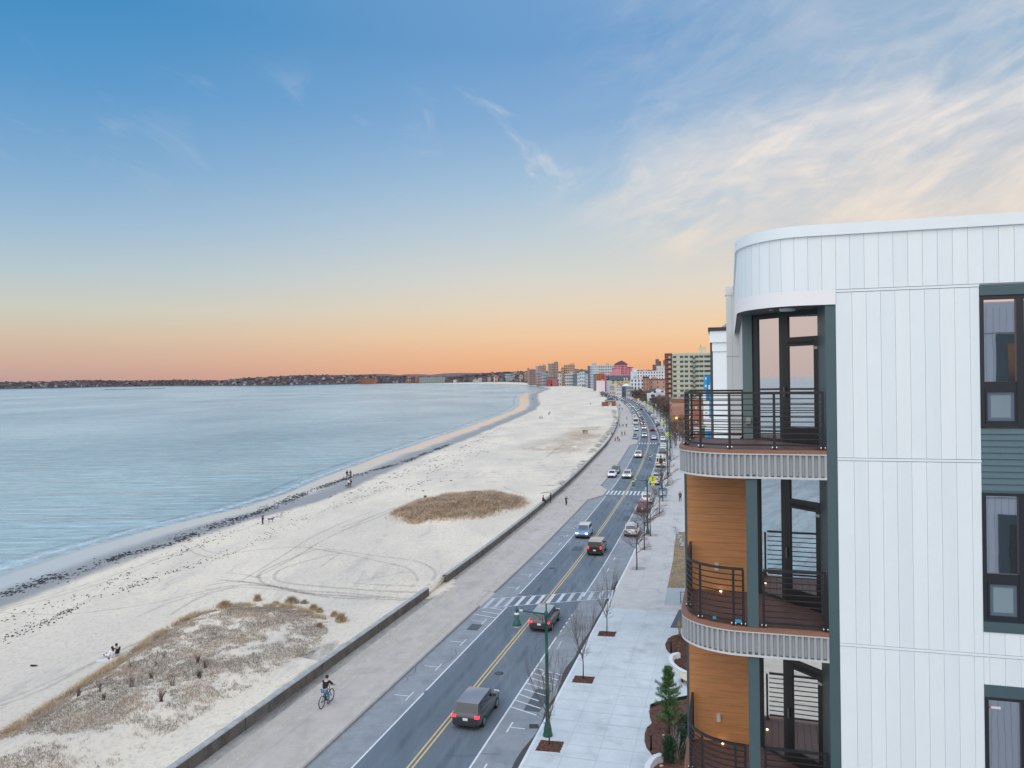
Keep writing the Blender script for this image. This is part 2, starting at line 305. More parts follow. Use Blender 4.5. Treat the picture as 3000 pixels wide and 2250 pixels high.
for y,o_,l_ in ((57.5,.9,'round iron manhole cover in the lane left of the hatched bay'),(88,-2.3,'round iron manhole cover in the oncoming lane past the zebra crossing'),(50,5.55,'square drain grate by the kerb near the nearest tree')):
    b=MB(); 
    if 'square' in l_: b.box((0,0,0),(.6,.6,.01),M(.04,.04,.04))
    else: b.lathe([(.33,0),(.33,.008)],M(.05,.052,.055),20); b.lathe([(.25,.0085),(.25,.0095)],M(.08,.08,.085),20)
    o__=b.build('manhole_cover' if 'round' in l_ else 'drain_grate',loc=RP(y,o_,.011)); tag(o__,l_,'manhole' if 'round' in l_ else 'drain')
mb=MB()
for y in np.arange(80.5,158,3.): mb.poly([RP(y,6.25,.1535),RP(y,12.5,.1535),RP(y+.04,12.5,.1535),RP(y+.04,6.25,.1535)],M(.36,.36,.36))
for o_ in (8.3,10.4): ribbon(mb,80,158,o_,o_+.035,.1535,M(.36,.36,.36))
struct(mb.build('pavement_joint'))
# gutter grit
mb=MB(); GRIT=mat('gutter_grit',(.06,.06,.062),.95,var=.5,vs=8)
ys=ysamp(20,84,.5); vs=[]; 
for y in ys:
    w=.55*max(0,noise.noise((y*.21,3,0))+.35)+.1; vs+=[RP(y,6.0-w,.010),RP(y,6.01,.010)]
mb.add(vs,[(2*i,2*i+1,2*i+3,2*i+2) for i in range(len(ys)-1)],GRIT)
struct(mb.build('gutter_grit'))
# ------------------------------------------------------------------ markings
mb=MB(); yb=MB()
def line(b,y0,y1,o,w,m,z=.012): ribbon(b,y0,y1,o-w/2,o+w/2,z,m,ds=3)
for o in(-.14,.14): line(yb,-40,1400,o,.12,YLINE)
line(mb,-40,53,-3.2,.12,WLINE); line(mb,53.4,73,-3.2,.12,WLINE); line(mb,77.5,141,-3.2,.12,WLINE); line(mb,149,245,-3.2,.12,WLINE); line(mb,262,1300,-3.2,.12,WLINE)
line(mb,-40,66,3.3,.12,WLINE); line(mb,78,139,3.3,.12,WLINE); line(mb,149,1300,3.3,.12,WLINE)
for k in range(5): line(mb,67.3+k*1.1,67.8+k*1.1,3.35,.12,WLINE)
def seg(p,q,w,m,z=.012):
    d=(q-p); d.normalize(); n=Vector((-d.y,d.x,0))*w/2; mb.poly([Vector((v.x,v.y,z)) for v in (p-n,q-n,q+n,p+n)],m)
# skewed ladder crossing
A0,A1=G(1425,1755),G(1806,1729); B0,B1=G(1405,1783),G(1800,1752)
seg(A0,A1,.16,WLINEF); seg(B0,B1,.16,WLINEF)
for k in range(13):
    t=(k+.4)/13; p=B0.lerp(B1,t); q=A0.lerp(A1,t); d=RP(77,0)-RP(73,0); d.normalize()
    # run each bar along the road until the far line
    n=(A1-A0); n.normalize(); nn=Vector((-n.y,n.x,0)); L_=(A0-p).dot(nn)/d.dot(nn); seg(p,p+d*L_,.36,WLINEF2 if 2<k<8 else WLINEF,.014)
def ladder(y0,y1,o0,o1,n,solid=True):
    if solid: seg(RP(y0,o0),RP(y0,o1),.16,WLINE); seg(RP(y1,o0),RP(y1,o1),.16,WLINE)
    for k in range(n):
        o=o0+(k+.5)*(o1-o0)/n; seg(RP(y0,o),RP(y1,o),(o1-o0)/n*.42,WLINE,.014)
ladder(143,147.6,-3.7,4.2,11); ladder(250,254,-3.4,3.6,8,False); ladder(316,320,-3.2,3.3,7,False)
Z3=lambda x,y:(1100+x/3.16,1750+y/3.16); Z2=lambda x,y:(1400+x/3.318,1500+y/3.318)
for p,q in [((990,130),(1140,155)),((905,155),(1110,190)),((1060,98),(1175,118)),((1490,660),(1725,720)),((1465,705),(1695,768)),((1435,748),(1660,815)),((1400,797),(1590,855)),((1375,850),(1590,915)),((1335,900),(1510,960)),((1300,955),(1530,1030)),((1255,1015),(1490,1092))]:
    seg(G(*Z3(*p)),G(*Z3(*q)),.11,WLINE)
for p in [Z3(790,460),Z3(560,697),Z3(285,977),Z3(965,262),Z2(355,768),Z2(480,640),Z2(590,520),Z2(690,420),Z2(780,328),Z2(855,245),Z2(930,168),Z2(990,97),Z2(1045,32)]:
    g=G(*p); y=g.y; seg(RP(y,-5.1),RP(y,-3.95),.085,WLINE); seg(RP(y-.7,-3.95),RP(y+.7,-3.95),.085,WLINE)
for y in (112,117.5,123,162,168,174,180,186): seg(RP(y,-5.1),RP(y,-3.95),.1,WLINEF); seg(RP(y-.7,-3.95),RP(y+.7,-3.95),.1,WLINEF)
for p in [Z3(1300,1130),Z3(1030,1510),Z3(1600,640),Z2(1330,435),Z2(1275,540)]:
    g=G(*p); y=g.y; seg(RP(y,4.1),RP(y,5.1),.1,WLINE); seg(RP(y-.7,4.1),RP(y+.7,4.1),.1,WLINE)
seg(G(*Z3(1680,480)),G(*Z3(1725,405)),.1,WLINEF)
struct(mb.build('road_marking')); struct(yb.build('centre_line'))
# ------------------------------------------------------------------ beach
WL=[(0,1680),(199,1618),(398,1564),(547,1526),(696,1489),(845,1444),(945,1400),(1100,1342),(1220,1300),(1356,1256),(1440,1226),(1500,1202),(1522,1186),(1518,1170),(1524,1156),(1559,1145.5),(1584,1139),(1549,1133),(1489,1128),(1400,1124.9)]
wp=[G(*p,z=-1.2) for p in WL]; wy=np.array([-300,0]+[p.y for p in wp]+[4400]); wx=np.array([-72,-68]+[p.x for p in wp]+[-1500])
def sx(y): return float(np.interp(y,wy,wx))
DUNE_PX=[(0,2140),(200,2020),(330,1935),(450,1850),(560,1792),(700,1765),(860,1775),(960,1815),(960,1890),(850,1960),(700,2060),(520,2150),(380,2250),(100,2330),(-150,2330),(-150,2220)]
dune=[G(*p,z=.6) for p in DUNE_PX]; DC=(sum(p.x for p in dune)/len(dune),sum(p.y for p in dune)/len(dune))
def inpoly(x,y,P):
    c=False; j=len(P)-1
    for i in range(len(P)):
        if (P[i].y>y)!=(P[j].y>y) and x<(P[j].x-P[i].x)*(y-P[i].y)/(P[j].y-P[i].y)+P[i].x: c=not c
        j=i
    return c
MC=(-8.8,127.5)
def mound(x,y):
    k=.26; dx,dy=x-MC[0]-(y-MC[1])*k,y-MC[1]; return (dx/10.2)**2+(dy/12.5)**2
def dd(x,y):
    b=1e9
    for i in range(len(dune)):
        a,c=dune[i-1],dune[i]; ux,uy=c.x-a.x,c.y-a.y; t=max(0,min(1,((x-a.x)*ux+(y-a.y)*uy)/(ux*ux+uy*uy+1e-9))); b=min(b,math.hypot(x-a.x-ux*t,y-a.y-uy*t))
    return b
def sandz(x,y,t,d):
    z=.78-1.98*max(t,0)**1.35 if t<1 else -1.2-(t-1)*6
    if y<330:
        near=1-max(0,min(1,(y-200)/130)); 
        if t<.8:
            z+=near*(.10*noise.noise((x*.12,y*.12,0))+.045*noise.noise((x*.6,y*.45,5))+.02*noise.noise((x*2.1,y*1.6,9)))*min(1,(.8-t)*6)*min(1,t*8+.3)
        if y<100 and inpoly(x,y,dune): k=min(1,dd(x,y)/3.5); z+=.75*k*k*(3-2*k)*(1+.3*noise.noise((x*.3,y*.3,2)))+.07*k*noise.noise((x*1.3,y*1.3,4))
        q=mound(x,y)
        if q<1: k=(1-q); z+=1.75*k**.75*(1+.15*noise.noise((x*.4,y*.4,8)))+.12*k*noise.noise((x*1.1,y*1.1,3))
    if 73<y<81 and t<.4: z-=.60*(1-t/.4)*max(0,1-(abs(y-76.75)/3.2)**4)
    return z
ys=[]; y=-60.
while y<4300: ys.append(y); y+=(1.2 if 30<y<155 else (2.2 if y<330 else y*.012)) if y>0 else 6
tt=list(np.linspace(0,1,78)**1.0)+[1.04,1.1,1.3]
vs=[];att=[]
for y in ys:
    w=RP(y,wo(y)-.28); x0=w.x; x1=sx(y); D=x0-x1
    wob=.012*noise.noise((y*.03,1.5,0))+.006*noise.noise((y*.12,2.5,0))
    for t in tt:
        x=x0-t*D; vs.append((x,w.y if t==0 else y,sandz(x,y,max(0,t+wob*min(1,t*4)) if t<=1 else t,D))); att.append(t+wob)
n=len(tt); fs=[(i*n+j+1,i*n+j,(i+1)*n+j,(i+1)*n+j+1) for i in range(len(ys)-1) for j in range(n-1)]
def sandmat():
    m=bpy.data.materials.new('sand'); m.use_nodes=True; nt=m.node_tree; N=nt.nodes; L=nt.links; b=N['Principled BSDF']
    at=N.new('ShaderNodeAttribute'); at.attribute_name='shore'; tc=N.new('ShaderNodeTexCoord')
    def no(sc,det,st=(1,1,1),ro=.6):
        mp=N.new('ShaderNodeMapping'); mp.inputs['Scale'].default_value=st; L.new(tc.outputs['Object'],mp.inputs[0]); n=N.new('ShaderNodeTexNoise'); n.inputs['Scale'].default_value=sc; n.inputs['Detail'].default_value=det; n.inputs['Roughness'].default_value=ro; L.new(mp.outputs[0],n.inputs[0]); return n.outputs[0]
    def mr(v,a,c,d=0,e=1,s='SMOOTHSTEP'):
        n=N.new('ShaderNodeMapRange'); n.interpolation_type=s; L.new(v,n.inputs[0]); n.inputs[1].default_value=a; n.inputs[2].default_value=c; n.inputs[3].default_value=d; n.inputs[4].default_value=e; return n.outputs[0]
    def mt(op,a,c):
        n=N.new('ShaderNodeMath'); n.operation=op
        for i,v in enumerate((a,c)):
            if isinstance(v,(int,float)): n.inputs[i].default_value=v
            else: L.new(v,n.inputs[i])
        return n.outputs[0]
    def mx(f,a,c):
        n=N.new('ShaderNodeMix'); n.data_type='RGBA'; L.new(f,n.inputs[0])
        for i,v in ((6,a),(7,c)):
            if isinstance(v,tuple): n.inputs[i].default_value=v+(1,)
            else: L.new(v,n.inputs[i])
        return n.outputs[2]
    c=mx(mr(no(.07,8,(1,.45,1)),.36,.62),(.73,.645,.52),(.60,.54,.455))
    c=mx(mr(no(2.6,8,(1,.7,1),.8),.46,.72,0,.7),c,(.33,.305,.28))
    c=mx(mr(no(.35,9,(1,.22,1),.72),.53,.70,0,.55),c,(.36,.335,.31))
    sh=mt('ADD',at.outputs['Fac'],mt('MULTIPLY',mt('SUBTRACT',no(.07,7,(1,.5,1),.68),.5),.10))
    wet=mr(sh,.755,.80); c=mx(wet,c,(.27,.265,.255)); film=mr(sh,.85,.92); c=mx(film,c,(.43,.44,.445)); deep=mr(sh,.975,1.0); c=mx(deep,c,(.31,.335,.355))
    L.new(c,b.inputs['Base Color']); r=mt('MULTIPLY',mr(sh,.76,.84,.92,.42,'LINEAR'),mr(sh,.86,.91,1.,.34)); L.new(r,b.inputs['Roughness']); b.inputs['Specular IOR Level'].default_value=.5
    bp=N.new('ShaderNodeBump'); bp.inputs['Distance'].default_value=.12; L.new(mr(sh,.72,.82,.65,.04),bp.inputs['Strength']); L.new(mt('ADD',no(3.2,8,(1,1,1),.7),mt('MULTIPLY',no(.8,4,(1,.4,1)),1.)),bp.inputs['Height']); L.new(bp.outputs[0],b.inputs['Normal'])
    return m
SAND=sandmat(); mb=MB(); mb.add(vs,fs,SAND,True); ob=mb.build('beach'); struct(ob)
a=ob.data.attributes.new('shore','FLOAT','POINT'); a.data.foreach_set('value',np.array(att,dtype=np.float32))
BVH=BVHTree.FromPolygons([Vector(v) for v in vs],fs)
def hit(px,py):
    r=ray(px,py).normalized(); h=BVH.ray_cast(Vector((0,0,H)),r)[0]
    return h if h is not None else G(px,py,.15)
def drop(x,y):
    h=BVH.ray_cast(Vector((x,y,30)),Vector((0,0,-1)))[0]; return h if h is not None else Vector((x,y,.15))
# water
def watermat():
    m=bpy.data.materials.new('sea_water'); m.use_nodes=True; nt=m.node_tree; N=nt.nodes; L=nt.links; b=N['Principled BSDF']
    tc=N.new('ShaderNodeTexCoord')
    def no(sc,det,st,rot=0,ro=.55,dis=0):
        mp=N.new('ShaderNodeMapping'); mp.inputs['Scale'].default_value=st; mp.inputs['Rotation'].default_value=(0,0,rot); L.new(tc.outputs['Object'],mp.inputs[0]); n=N.new('ShaderNodeTexNoise'); n.inputs['Scale'].default_value=sc; n.inputs['Detail'].default_value=det; n.inputs['Roughness'].default_value=ro; n.inputs['Distortion'].default_value=dis; L.new(mp.outputs[0],n.inputs[0]); return n.outputs[0]
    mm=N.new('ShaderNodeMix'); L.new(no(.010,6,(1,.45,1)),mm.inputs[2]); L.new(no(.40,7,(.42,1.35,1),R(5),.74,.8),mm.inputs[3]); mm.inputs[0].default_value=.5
    c=N.new('ShaderNodeValToRGB'); L.new(mm.outputs[0],c.inputs[0]); e=c.color_ramp.elements; e[0].position=.36; e[0].color=(.05,.28,.385,1); e[1].position=.58; e[1].color=(.37,.60,.68,1)  # silvery sheen and dark ripple streaks painted into the water's base colour
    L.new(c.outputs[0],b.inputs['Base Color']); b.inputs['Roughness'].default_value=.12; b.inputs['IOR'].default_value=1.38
    h1=no(.30,7,(.22,1.35,1),R(4),.62,.5); h2=no(.055,3,(.3,1.6,1),R(6)); ad=N.new('ShaderNodeMath'); ad.operation='MULTIPLY_ADD'; L.new(h2,ad.inputs[0]); ad.inputs[1].default_value=1.6; L.new(h1,ad.inputs[2])
    bp=N.new('ShaderNodeBump'); bp.inputs['Strength'].default_value=1; bp.inputs['Distance'].default_value=2.2; L.new(ad.outputs[0],bp.inputs['Height']); L.new(bp.outputs[0],b.inputs['Normal'])
    return m
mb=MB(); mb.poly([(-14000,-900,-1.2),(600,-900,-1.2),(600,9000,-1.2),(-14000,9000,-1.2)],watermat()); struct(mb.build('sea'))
# foam and swash along the edge
def edge_ribbon(name,offs,m,z,y0=20,y1=3200,amp=1.):
    mb=MB(); ys=ysamp(y0,y1,None); vs=[];fd=[]; K=5
    for y in ys:
        w=amp*(1.2*noise.noise((y*.02,offs[0],0))+.5*noise.noise((y*.09,offs[1],1))); x=sx(y)+w
        for k in range(K):
            t=k/(K-1); vs.append((x+offs[0]+(offs[1]-offs[0])*t,y,z)); fd.append(math.sin(PI*min(1,max(0,t))))
    mb.add(vs,[(i*K+j,i*K+j+1,(i+1)*K+j+1,(i+1)*K+j) for i in range(len(ys)-1) for j in range(K-1)],m); o=mb.build(name)
    a=o.data.attributes.new('fade','FLOAT','POINT'); a.data.foreach_set('value',np.array(fd,dtype=np.float32)); return o
tag(edge_ribbon('surf_foam',(-3.2,-.4),veilmat('foam',(.66,.68,.72),.36,.60,1.1,(1,.5,1),.7,.75,attr=True),-1.16),kind='stuff')
tag(edge_ribbon('surf_foam',(-5.6,-4.1),veilmat('foam_outer',(.20,.27,.36),.40,.6,.5,(1,.2,1),.3,.55,attr=True),-1.17),kind='stuff')
# ------------------------------------------------------------------ far shore: land, hills, houses, woods
def skyl(px): return float(np.interp(px,[-700,0,130,200,260,340,400,520,640,700,760,820,880,960,1050,1100,1180,1260,1320,1400,1450,1520,1600],[1132,1122,1121,1118,1116,1117,1118,1115,1118,1112,1108,1106,1102,1102,1102,1103,1105,1107,1106,1098,1093,1091,1090]))
def shd(px): return float(np.interp(px,[-700,0,163,271,400,500,650,800,900,1050,1300,1400,1700],[3900,3985,4300,4800,4900,5000,4300,3800,4100,4250,4250,4350,4350]))
SHOREROCK=M(.07,.075,.08)
FARL=mat('far_hillside',(.085,.062,.066),.95,var=.4,vs=.02,dark=(.055,.05,.06),dsc=.01)
mb=MB(); vs=[]; pxs=list(range(-700,1700,12)); K=[0,.004,.03,.2,.5,1.0,1.6,3.2]
for px in pxs:
    d=shd(px); u=(px-1500)/F; top=AT(px,skyl(px),d*1.12).z
    for k in K:
        dk=d*(1+.12*k); z=[-1.3,1.2,2.5,top*.3,top*.72,top,top*.85,0][K.index(k)]
        if k>.01: z*=1+.12*noise.noise((px*.03,k*4,0))
        vs.append((u*dk,dk,z))
n=len(K); 
mb.add(vs,[(i*n+j,(i+1)*n+j,(i+1)*n+j+1,i*n+j+1) for i in range(len(pxs)-1) for j in range(2)],SHOREROCK)
mb.add(vs,[(i*n+j,(i+1)*n+j,(i+1)*n+j+1,i*n+j+1) for i in range(len(pxs)-1) for j in range(2,n-1)],FARL,True); struct(mb.build('far_headland'))
farbvh=BVHTree.FromPolygons([Vector(v) for v in vs],[(i*n+j,(i+1)*n+j,(i+1)*n+j+1,i*n+j+1) for i in range(len(pxs)-1) for j in range(n-1)])
mb=MB(); HILL=mat('distant_hill',(.16,.10,.10),1,var=.15,vs=.002); prof=[(980,1099),(1040,1098),(1100,1095.5),(1140,1096),(1165,1099),(1190,1096.5),(1230,1096),(1262,1098),(1300,1094),(1345,1092.5),(1400,1093),(1480,1096),(1600,1094),(1750,1090),(1900,1090),(2100,1092)]
vs=[]
for px in range(900,2200,10):
    yy=float(np.interp(px,[p[0] for p in prof],[p[1] for p in prof])); 
    for d,k in((7200,0),(8200,.7),(9000,1),(10500,.3)): p=AT(px,yy,9000); vs.append((p.x*d/9000,d,p.z*k if k else -5))
mb.add(vs,[(i*4+j,i*4+4+j,i*4+5+j,i*4+1+j) for i in range(len(vs)//4-1) for j in range(3)],HILL,True); struct(mb.build('distant_hills'))
# houses on the headland
def gable(mb,w,d,h,rh,mw,mr,wins=True,c=(0,0,0)):
    x,y=w/2,d/2; X,Y,Z=c
    mb.add([(X-x,Y-y,Z),(X+x,Y-y,Z),(X+x,Y+y,Z),(X-x,Y+y,Z),(X-x,Y-y,Z+h),(X+x,Y-y,Z+h),(X+x,Y+y,Z+h),(X-x,Y+y,Z+h),(X,Y-y,Z+h+rh),(X,Y+y,Z+h+rh)],[(0,1,5,8,4),(2,3,7,9,6),(0,4,7,3),(1,2,6,5)],mw)
    o=.4; e=.25
    for s in(-1,1): mb.add([(X+s*(x+o),Y-y-o,Z+h-e),(X,Y-y-o,Z+h+rh+.02),(X,Y+y+o,Z+h+rh+.02),(X+s*(x+o),Y+y+o,Z+h-e),(X+s*(x+o),Y-y-o,Z+h-e+.2),(X,Y-y-o,Z+h+rh+.25),(X,Y+y+o,Z+h+rh+.25),(X+s*(x+o),Y+y+o,Z+h-e+.2)],[(0,1,2,3),(4,7,6,5),(0,4,5,1),(3,2,6,7),(0,3,7,4)],mr)
HC=[('white',(.45,.47,.52)),('grey',(.17,.19,.23)),('cream',(.36,.31,.25)),('blue grey',(.12,.17,.23)),('pale pink',(.31,.23,.22)),('tan',(.21,.17,.15)),('pale blue',(.24,.32,.38))]
protoH=[]
for nm,c in HC:
    for rc,rn in (((.055,.055,.065),'dark'),((.14,.10,.10),'brown')):
        b=MB(); gable(b,13,11,8,5,M(*c),M(*rc)); 
        for k in range(3):
            for z in (2,5.2): b.b2(-4.6+k*4,-3.2+k*4,-5.6,-5.5,z,z+1.6,M(.05,.05,.06))
        protoH.append((b.mesh('distant_house'),nm,rn))
rs=random.Random(3); nH=0
while nH<265:
    px=rs.uniform(-10,1540); d=shd(px)
    den=1 if (px<300 or 620<px<1120) else (.55 if 1120<px<1200 or 1330<px else .3)
    if rs.random()>den: continue
    t=rs.random()**1.25; k=.03+.9*t; dk=d*(1+.12*k); u=(px-1500)/F
    z=farbvh.ray_cast(Vector((u*dk,dk,300)),Vector((0,0,-1)))[0]; z=z.z if z else 2
    me,nm,rn=rs.choice(protoH); o=bpy.data.objects.new('distant_house',me); COL.objects.link(o); s=rs.uniform(.6,1.15); o.location=(u*dk,dk,z-.3); o.scale=(s*rs.uniform(.9,1.6),s,s*rs.uniform(.8,1.15)); o.rotation_euler=(0,0,rs.uniform(-.6,.6)+rs.choice((0,PI/2)))
    if t>.62: w='high on the ridge'
    elif t>.25: w='halfway up the slope'
    else: w='low by the shore'
    side='left' if px<500 else 'middle' if px<1000 else 'right'
    tag(o,f'tiny {nm} house with {rn} roof {w}, {side} of far headland','house',f'{nm} houses with {rn} roofs {w}, {side} of the far headland'); nH+=1
# far woods as one mass
def woods(name,n,fn,mats,r0,r1):
    vsA=[];fsA=[];mi=[]; b=MB()
    for i in range(n):
        p,r=fn(i); b.blob((p.x,p.y,p.z+r*.5),r,mats[i%len(mats)],.35,1,(1.2,1,.85))
    o=b.build(name); tag(o,kind='stuff'); return o
WM=[M(.085,.06,.062),M(.06,.048,.055),M(.11,.07,.065),M(.045,.05,.05)]
def fw(i):
    px=rs.uniform(-20,1620); d=shd(px); k=rs.uniform(.05,1.02) if rs.random()<.6 else rs.uniform(.9,1.05); dk=d*(1+.12*k); u=(px-1500)/F
    h=farbvh.ray_cast(Vector((u*dk,dk,300)),Vector((0,0,-1)))[0]; z=h.z if h else 2; return Vector((u*dk,dk,z)),rs.uniform(3.2,6.5)*(1.35 if rs.random()<.1 else .85)
woods('headland_woods',5200,fw,WM,0,0)
# low rock breakwater in the bay
b=MB(); a0=G(306,1142.5,-1.2); a1=G(480,1138.2,-1.2)
for i in range(60):
    p=a0.lerp(a1,i/59); b.blob((p.x,p.y+rs.uniform(-5,5),-1.1),rs.uniform(2.,3.6),M(.05,.05,.05),.3,1,(1.6,1,.55))
tag(b.build('breakwater'),'low dark rock breakwater lying in the bay before the far headland','breakwater')
exec_parts=True
# ------------------------------------------------------------------ seawall
def seawall(y0,y1,label,ends=True):
    mb=MB(); tp=MB(); ys=ysamp(y0,y1,2.); 
    prof=[(0,.12,0),(0,.93,1),(-.06,1.0,1),(-.42,1.0,1),(-.5,.9,0),(-.5,-.4,0)]
    vs=[]
    for y in ys:
        for o,z,_ in prof: vs.append(RP(y,wo(y)+.02+o,z))
    n=len(prof)
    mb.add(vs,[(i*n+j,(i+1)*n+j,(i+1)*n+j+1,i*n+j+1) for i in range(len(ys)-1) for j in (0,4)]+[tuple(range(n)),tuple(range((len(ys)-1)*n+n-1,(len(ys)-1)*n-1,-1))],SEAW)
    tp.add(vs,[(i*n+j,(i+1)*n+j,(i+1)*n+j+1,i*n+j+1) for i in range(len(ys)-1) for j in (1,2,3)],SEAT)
    # board-mark grooves and expansion joints standing 4 mm proud / base ledge
    for z in (.3,.47,.64,.8):
        v=[]
        for y in ys: v+=[RP(y,wo(y)+.026,z),RP(y,wo(y)+.026,z+.02)]
        if y0<200: mb.add(v,[(2*i,2*i+1,2*i+3,2*i+2) for i in range(len(ys)-1)],M(.07,.065,.058))
    if y0<100:
        y=y0+3
        while y<min(y1,170): 
            p=RP(y,wo(y)+.03,.55); mb.box(p,(.012,.06,.82),M(.03,.03,.028),-RA(y)); y+=9.1
    e=empty('sea_wall',RP(y0,wo(y0),.15)); inv=-e.location
    for q,nm in ((mb,'wall_face'),(tp,'wall_cap')):
        q.v=[tuple(Vector(p)+inv) for p in q.v]; q.build(nm,e)
    tag(e,label,'wall')
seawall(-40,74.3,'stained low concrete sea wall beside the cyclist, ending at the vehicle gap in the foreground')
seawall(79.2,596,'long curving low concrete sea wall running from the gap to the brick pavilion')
mb=MB(); ribbon(mb,-40,74,lambda y:wo(y)+.06,lambda y:wo(y)+.75,.156,mat('sandy_gutter',(.26,.25,.24),.9,var=.3,vs=2)); ribbon(mb,79,250,lambda y:wo(y)+.06,lambda y:wo(y)+.6,.156,mat('sandy_gutter2',(.28,.27,.26),.9,var=.3,vs=2)); struct(mb.build('promenade_edge'))
# sand blown through the gap
mb=MB(); vs=[]; ys=list(np.arange(73.2,80.6,.35)); 
for y in ys:
    w=1.3*math.sin(PI*(y-73.0)/7.8)**.6*(1+.5*noise.noise((y*1.3,2,0))); 
    for k in range(4): vs.append(RP(y,wo(y)-.55+(.55+w)*k/3,.168-.0035*k+(.0 if k else .03)))
mb.add(vs,[(i*4+j,i*4+j+1,i*4+5+j,i*4+4+j) for i in range(len(ys)-1) for j in range(3)],SAND,True); struct(mb.build('blown_sand'))
# faint joints across the promenade
mb=MB()
for y in list(np.arange(22,130,7.2)): seg(RP(y,wo(y)+.9),RP(y+.6,-6.),.035,M(.5,.48,.47),.156) if False else mb.poly([RP(y,wo(y)+.9,.1565),RP(y+.5,-6.05,.1565),RP(y+.54,-6.05,.1565),RP(y+.04,wo(y)+.9,.1565)],M(.5,.48,.47))
ribbon(mb,20,130,-8.9,-8.87,.1565,M(.33,.31,.31)); struct(mb.build('promenade_joint'))
# ------------------------------------------------------------------ beach dressing
def drape_path(pxs): return [hit(*p) for p in pxs]
TRK=veilmat('track_sand',(.30,.28,.26),.28,.66,1.1,(1,1,1),.95,.30,attr=True)
TRK2=veilmat('tread_sand',(.24,.225,.21),.3,.62,2.8,(1,1,1),.95,.34,attr=True)
def track(pxs,w,m,name='tyre_track'):
    P=drape_path(pxs); 
    # resample with catmull
    Q=[]
    for i in range(len(P)-1):
        a=P[max(i-1,0)];b=P[i];c=P[i+1];d=P[min(i+2,len(P)-1)]; st=max(2,int((c-b).length/1.2))
        for k in range(st):
            t=k/st; Q.append(.5*((2*b)+(c-a)*t+(2*a-5*b+4*c-d)*t*t+(3*b-3*c+d-a)*t**3))
    Q.append(P[-1]); mb=MB(); vs=[]
    for i,p in enumerate(Q):
        t=(Q[min(i+1,len(Q)-1)]-Q[max(i-1,0)]); n=Vector((-t.y,t.x,0)); n.normalize()
        for k in (-1.3,-.4,.4,1.3):
            q=p+n*w/2*k; h=drop(q.x,q.y); vs.append((q.x,q.y,h.z+.025-.01*(abs(k)<.5)))
    mb.add(vs,[(i*4+j,i*4+j+1,i*4+4+j+1,i*4+4+j) for i in range(len(Q)-1) for j in range(3)],m); o=mb.build(name); tag(o,kind='stuff'); a=o.data.attributes.new('fade','FLOAT','POINT'); a.data.foreach_set('value',np.array([(0,1,1,0)[i%4] for i in range(len(vs))],dtype=np.float32))
Z6=lambda x,y:(600+x/2.553,1600+y/2.553); Z7=lambda x,y:(x/2.011,1300+y/2.011); Z5=lambda x,y:(x/3.016,1700+y/3.016); Z8=lambda x,y:(1000+x/3.16,1350+y/3.16)
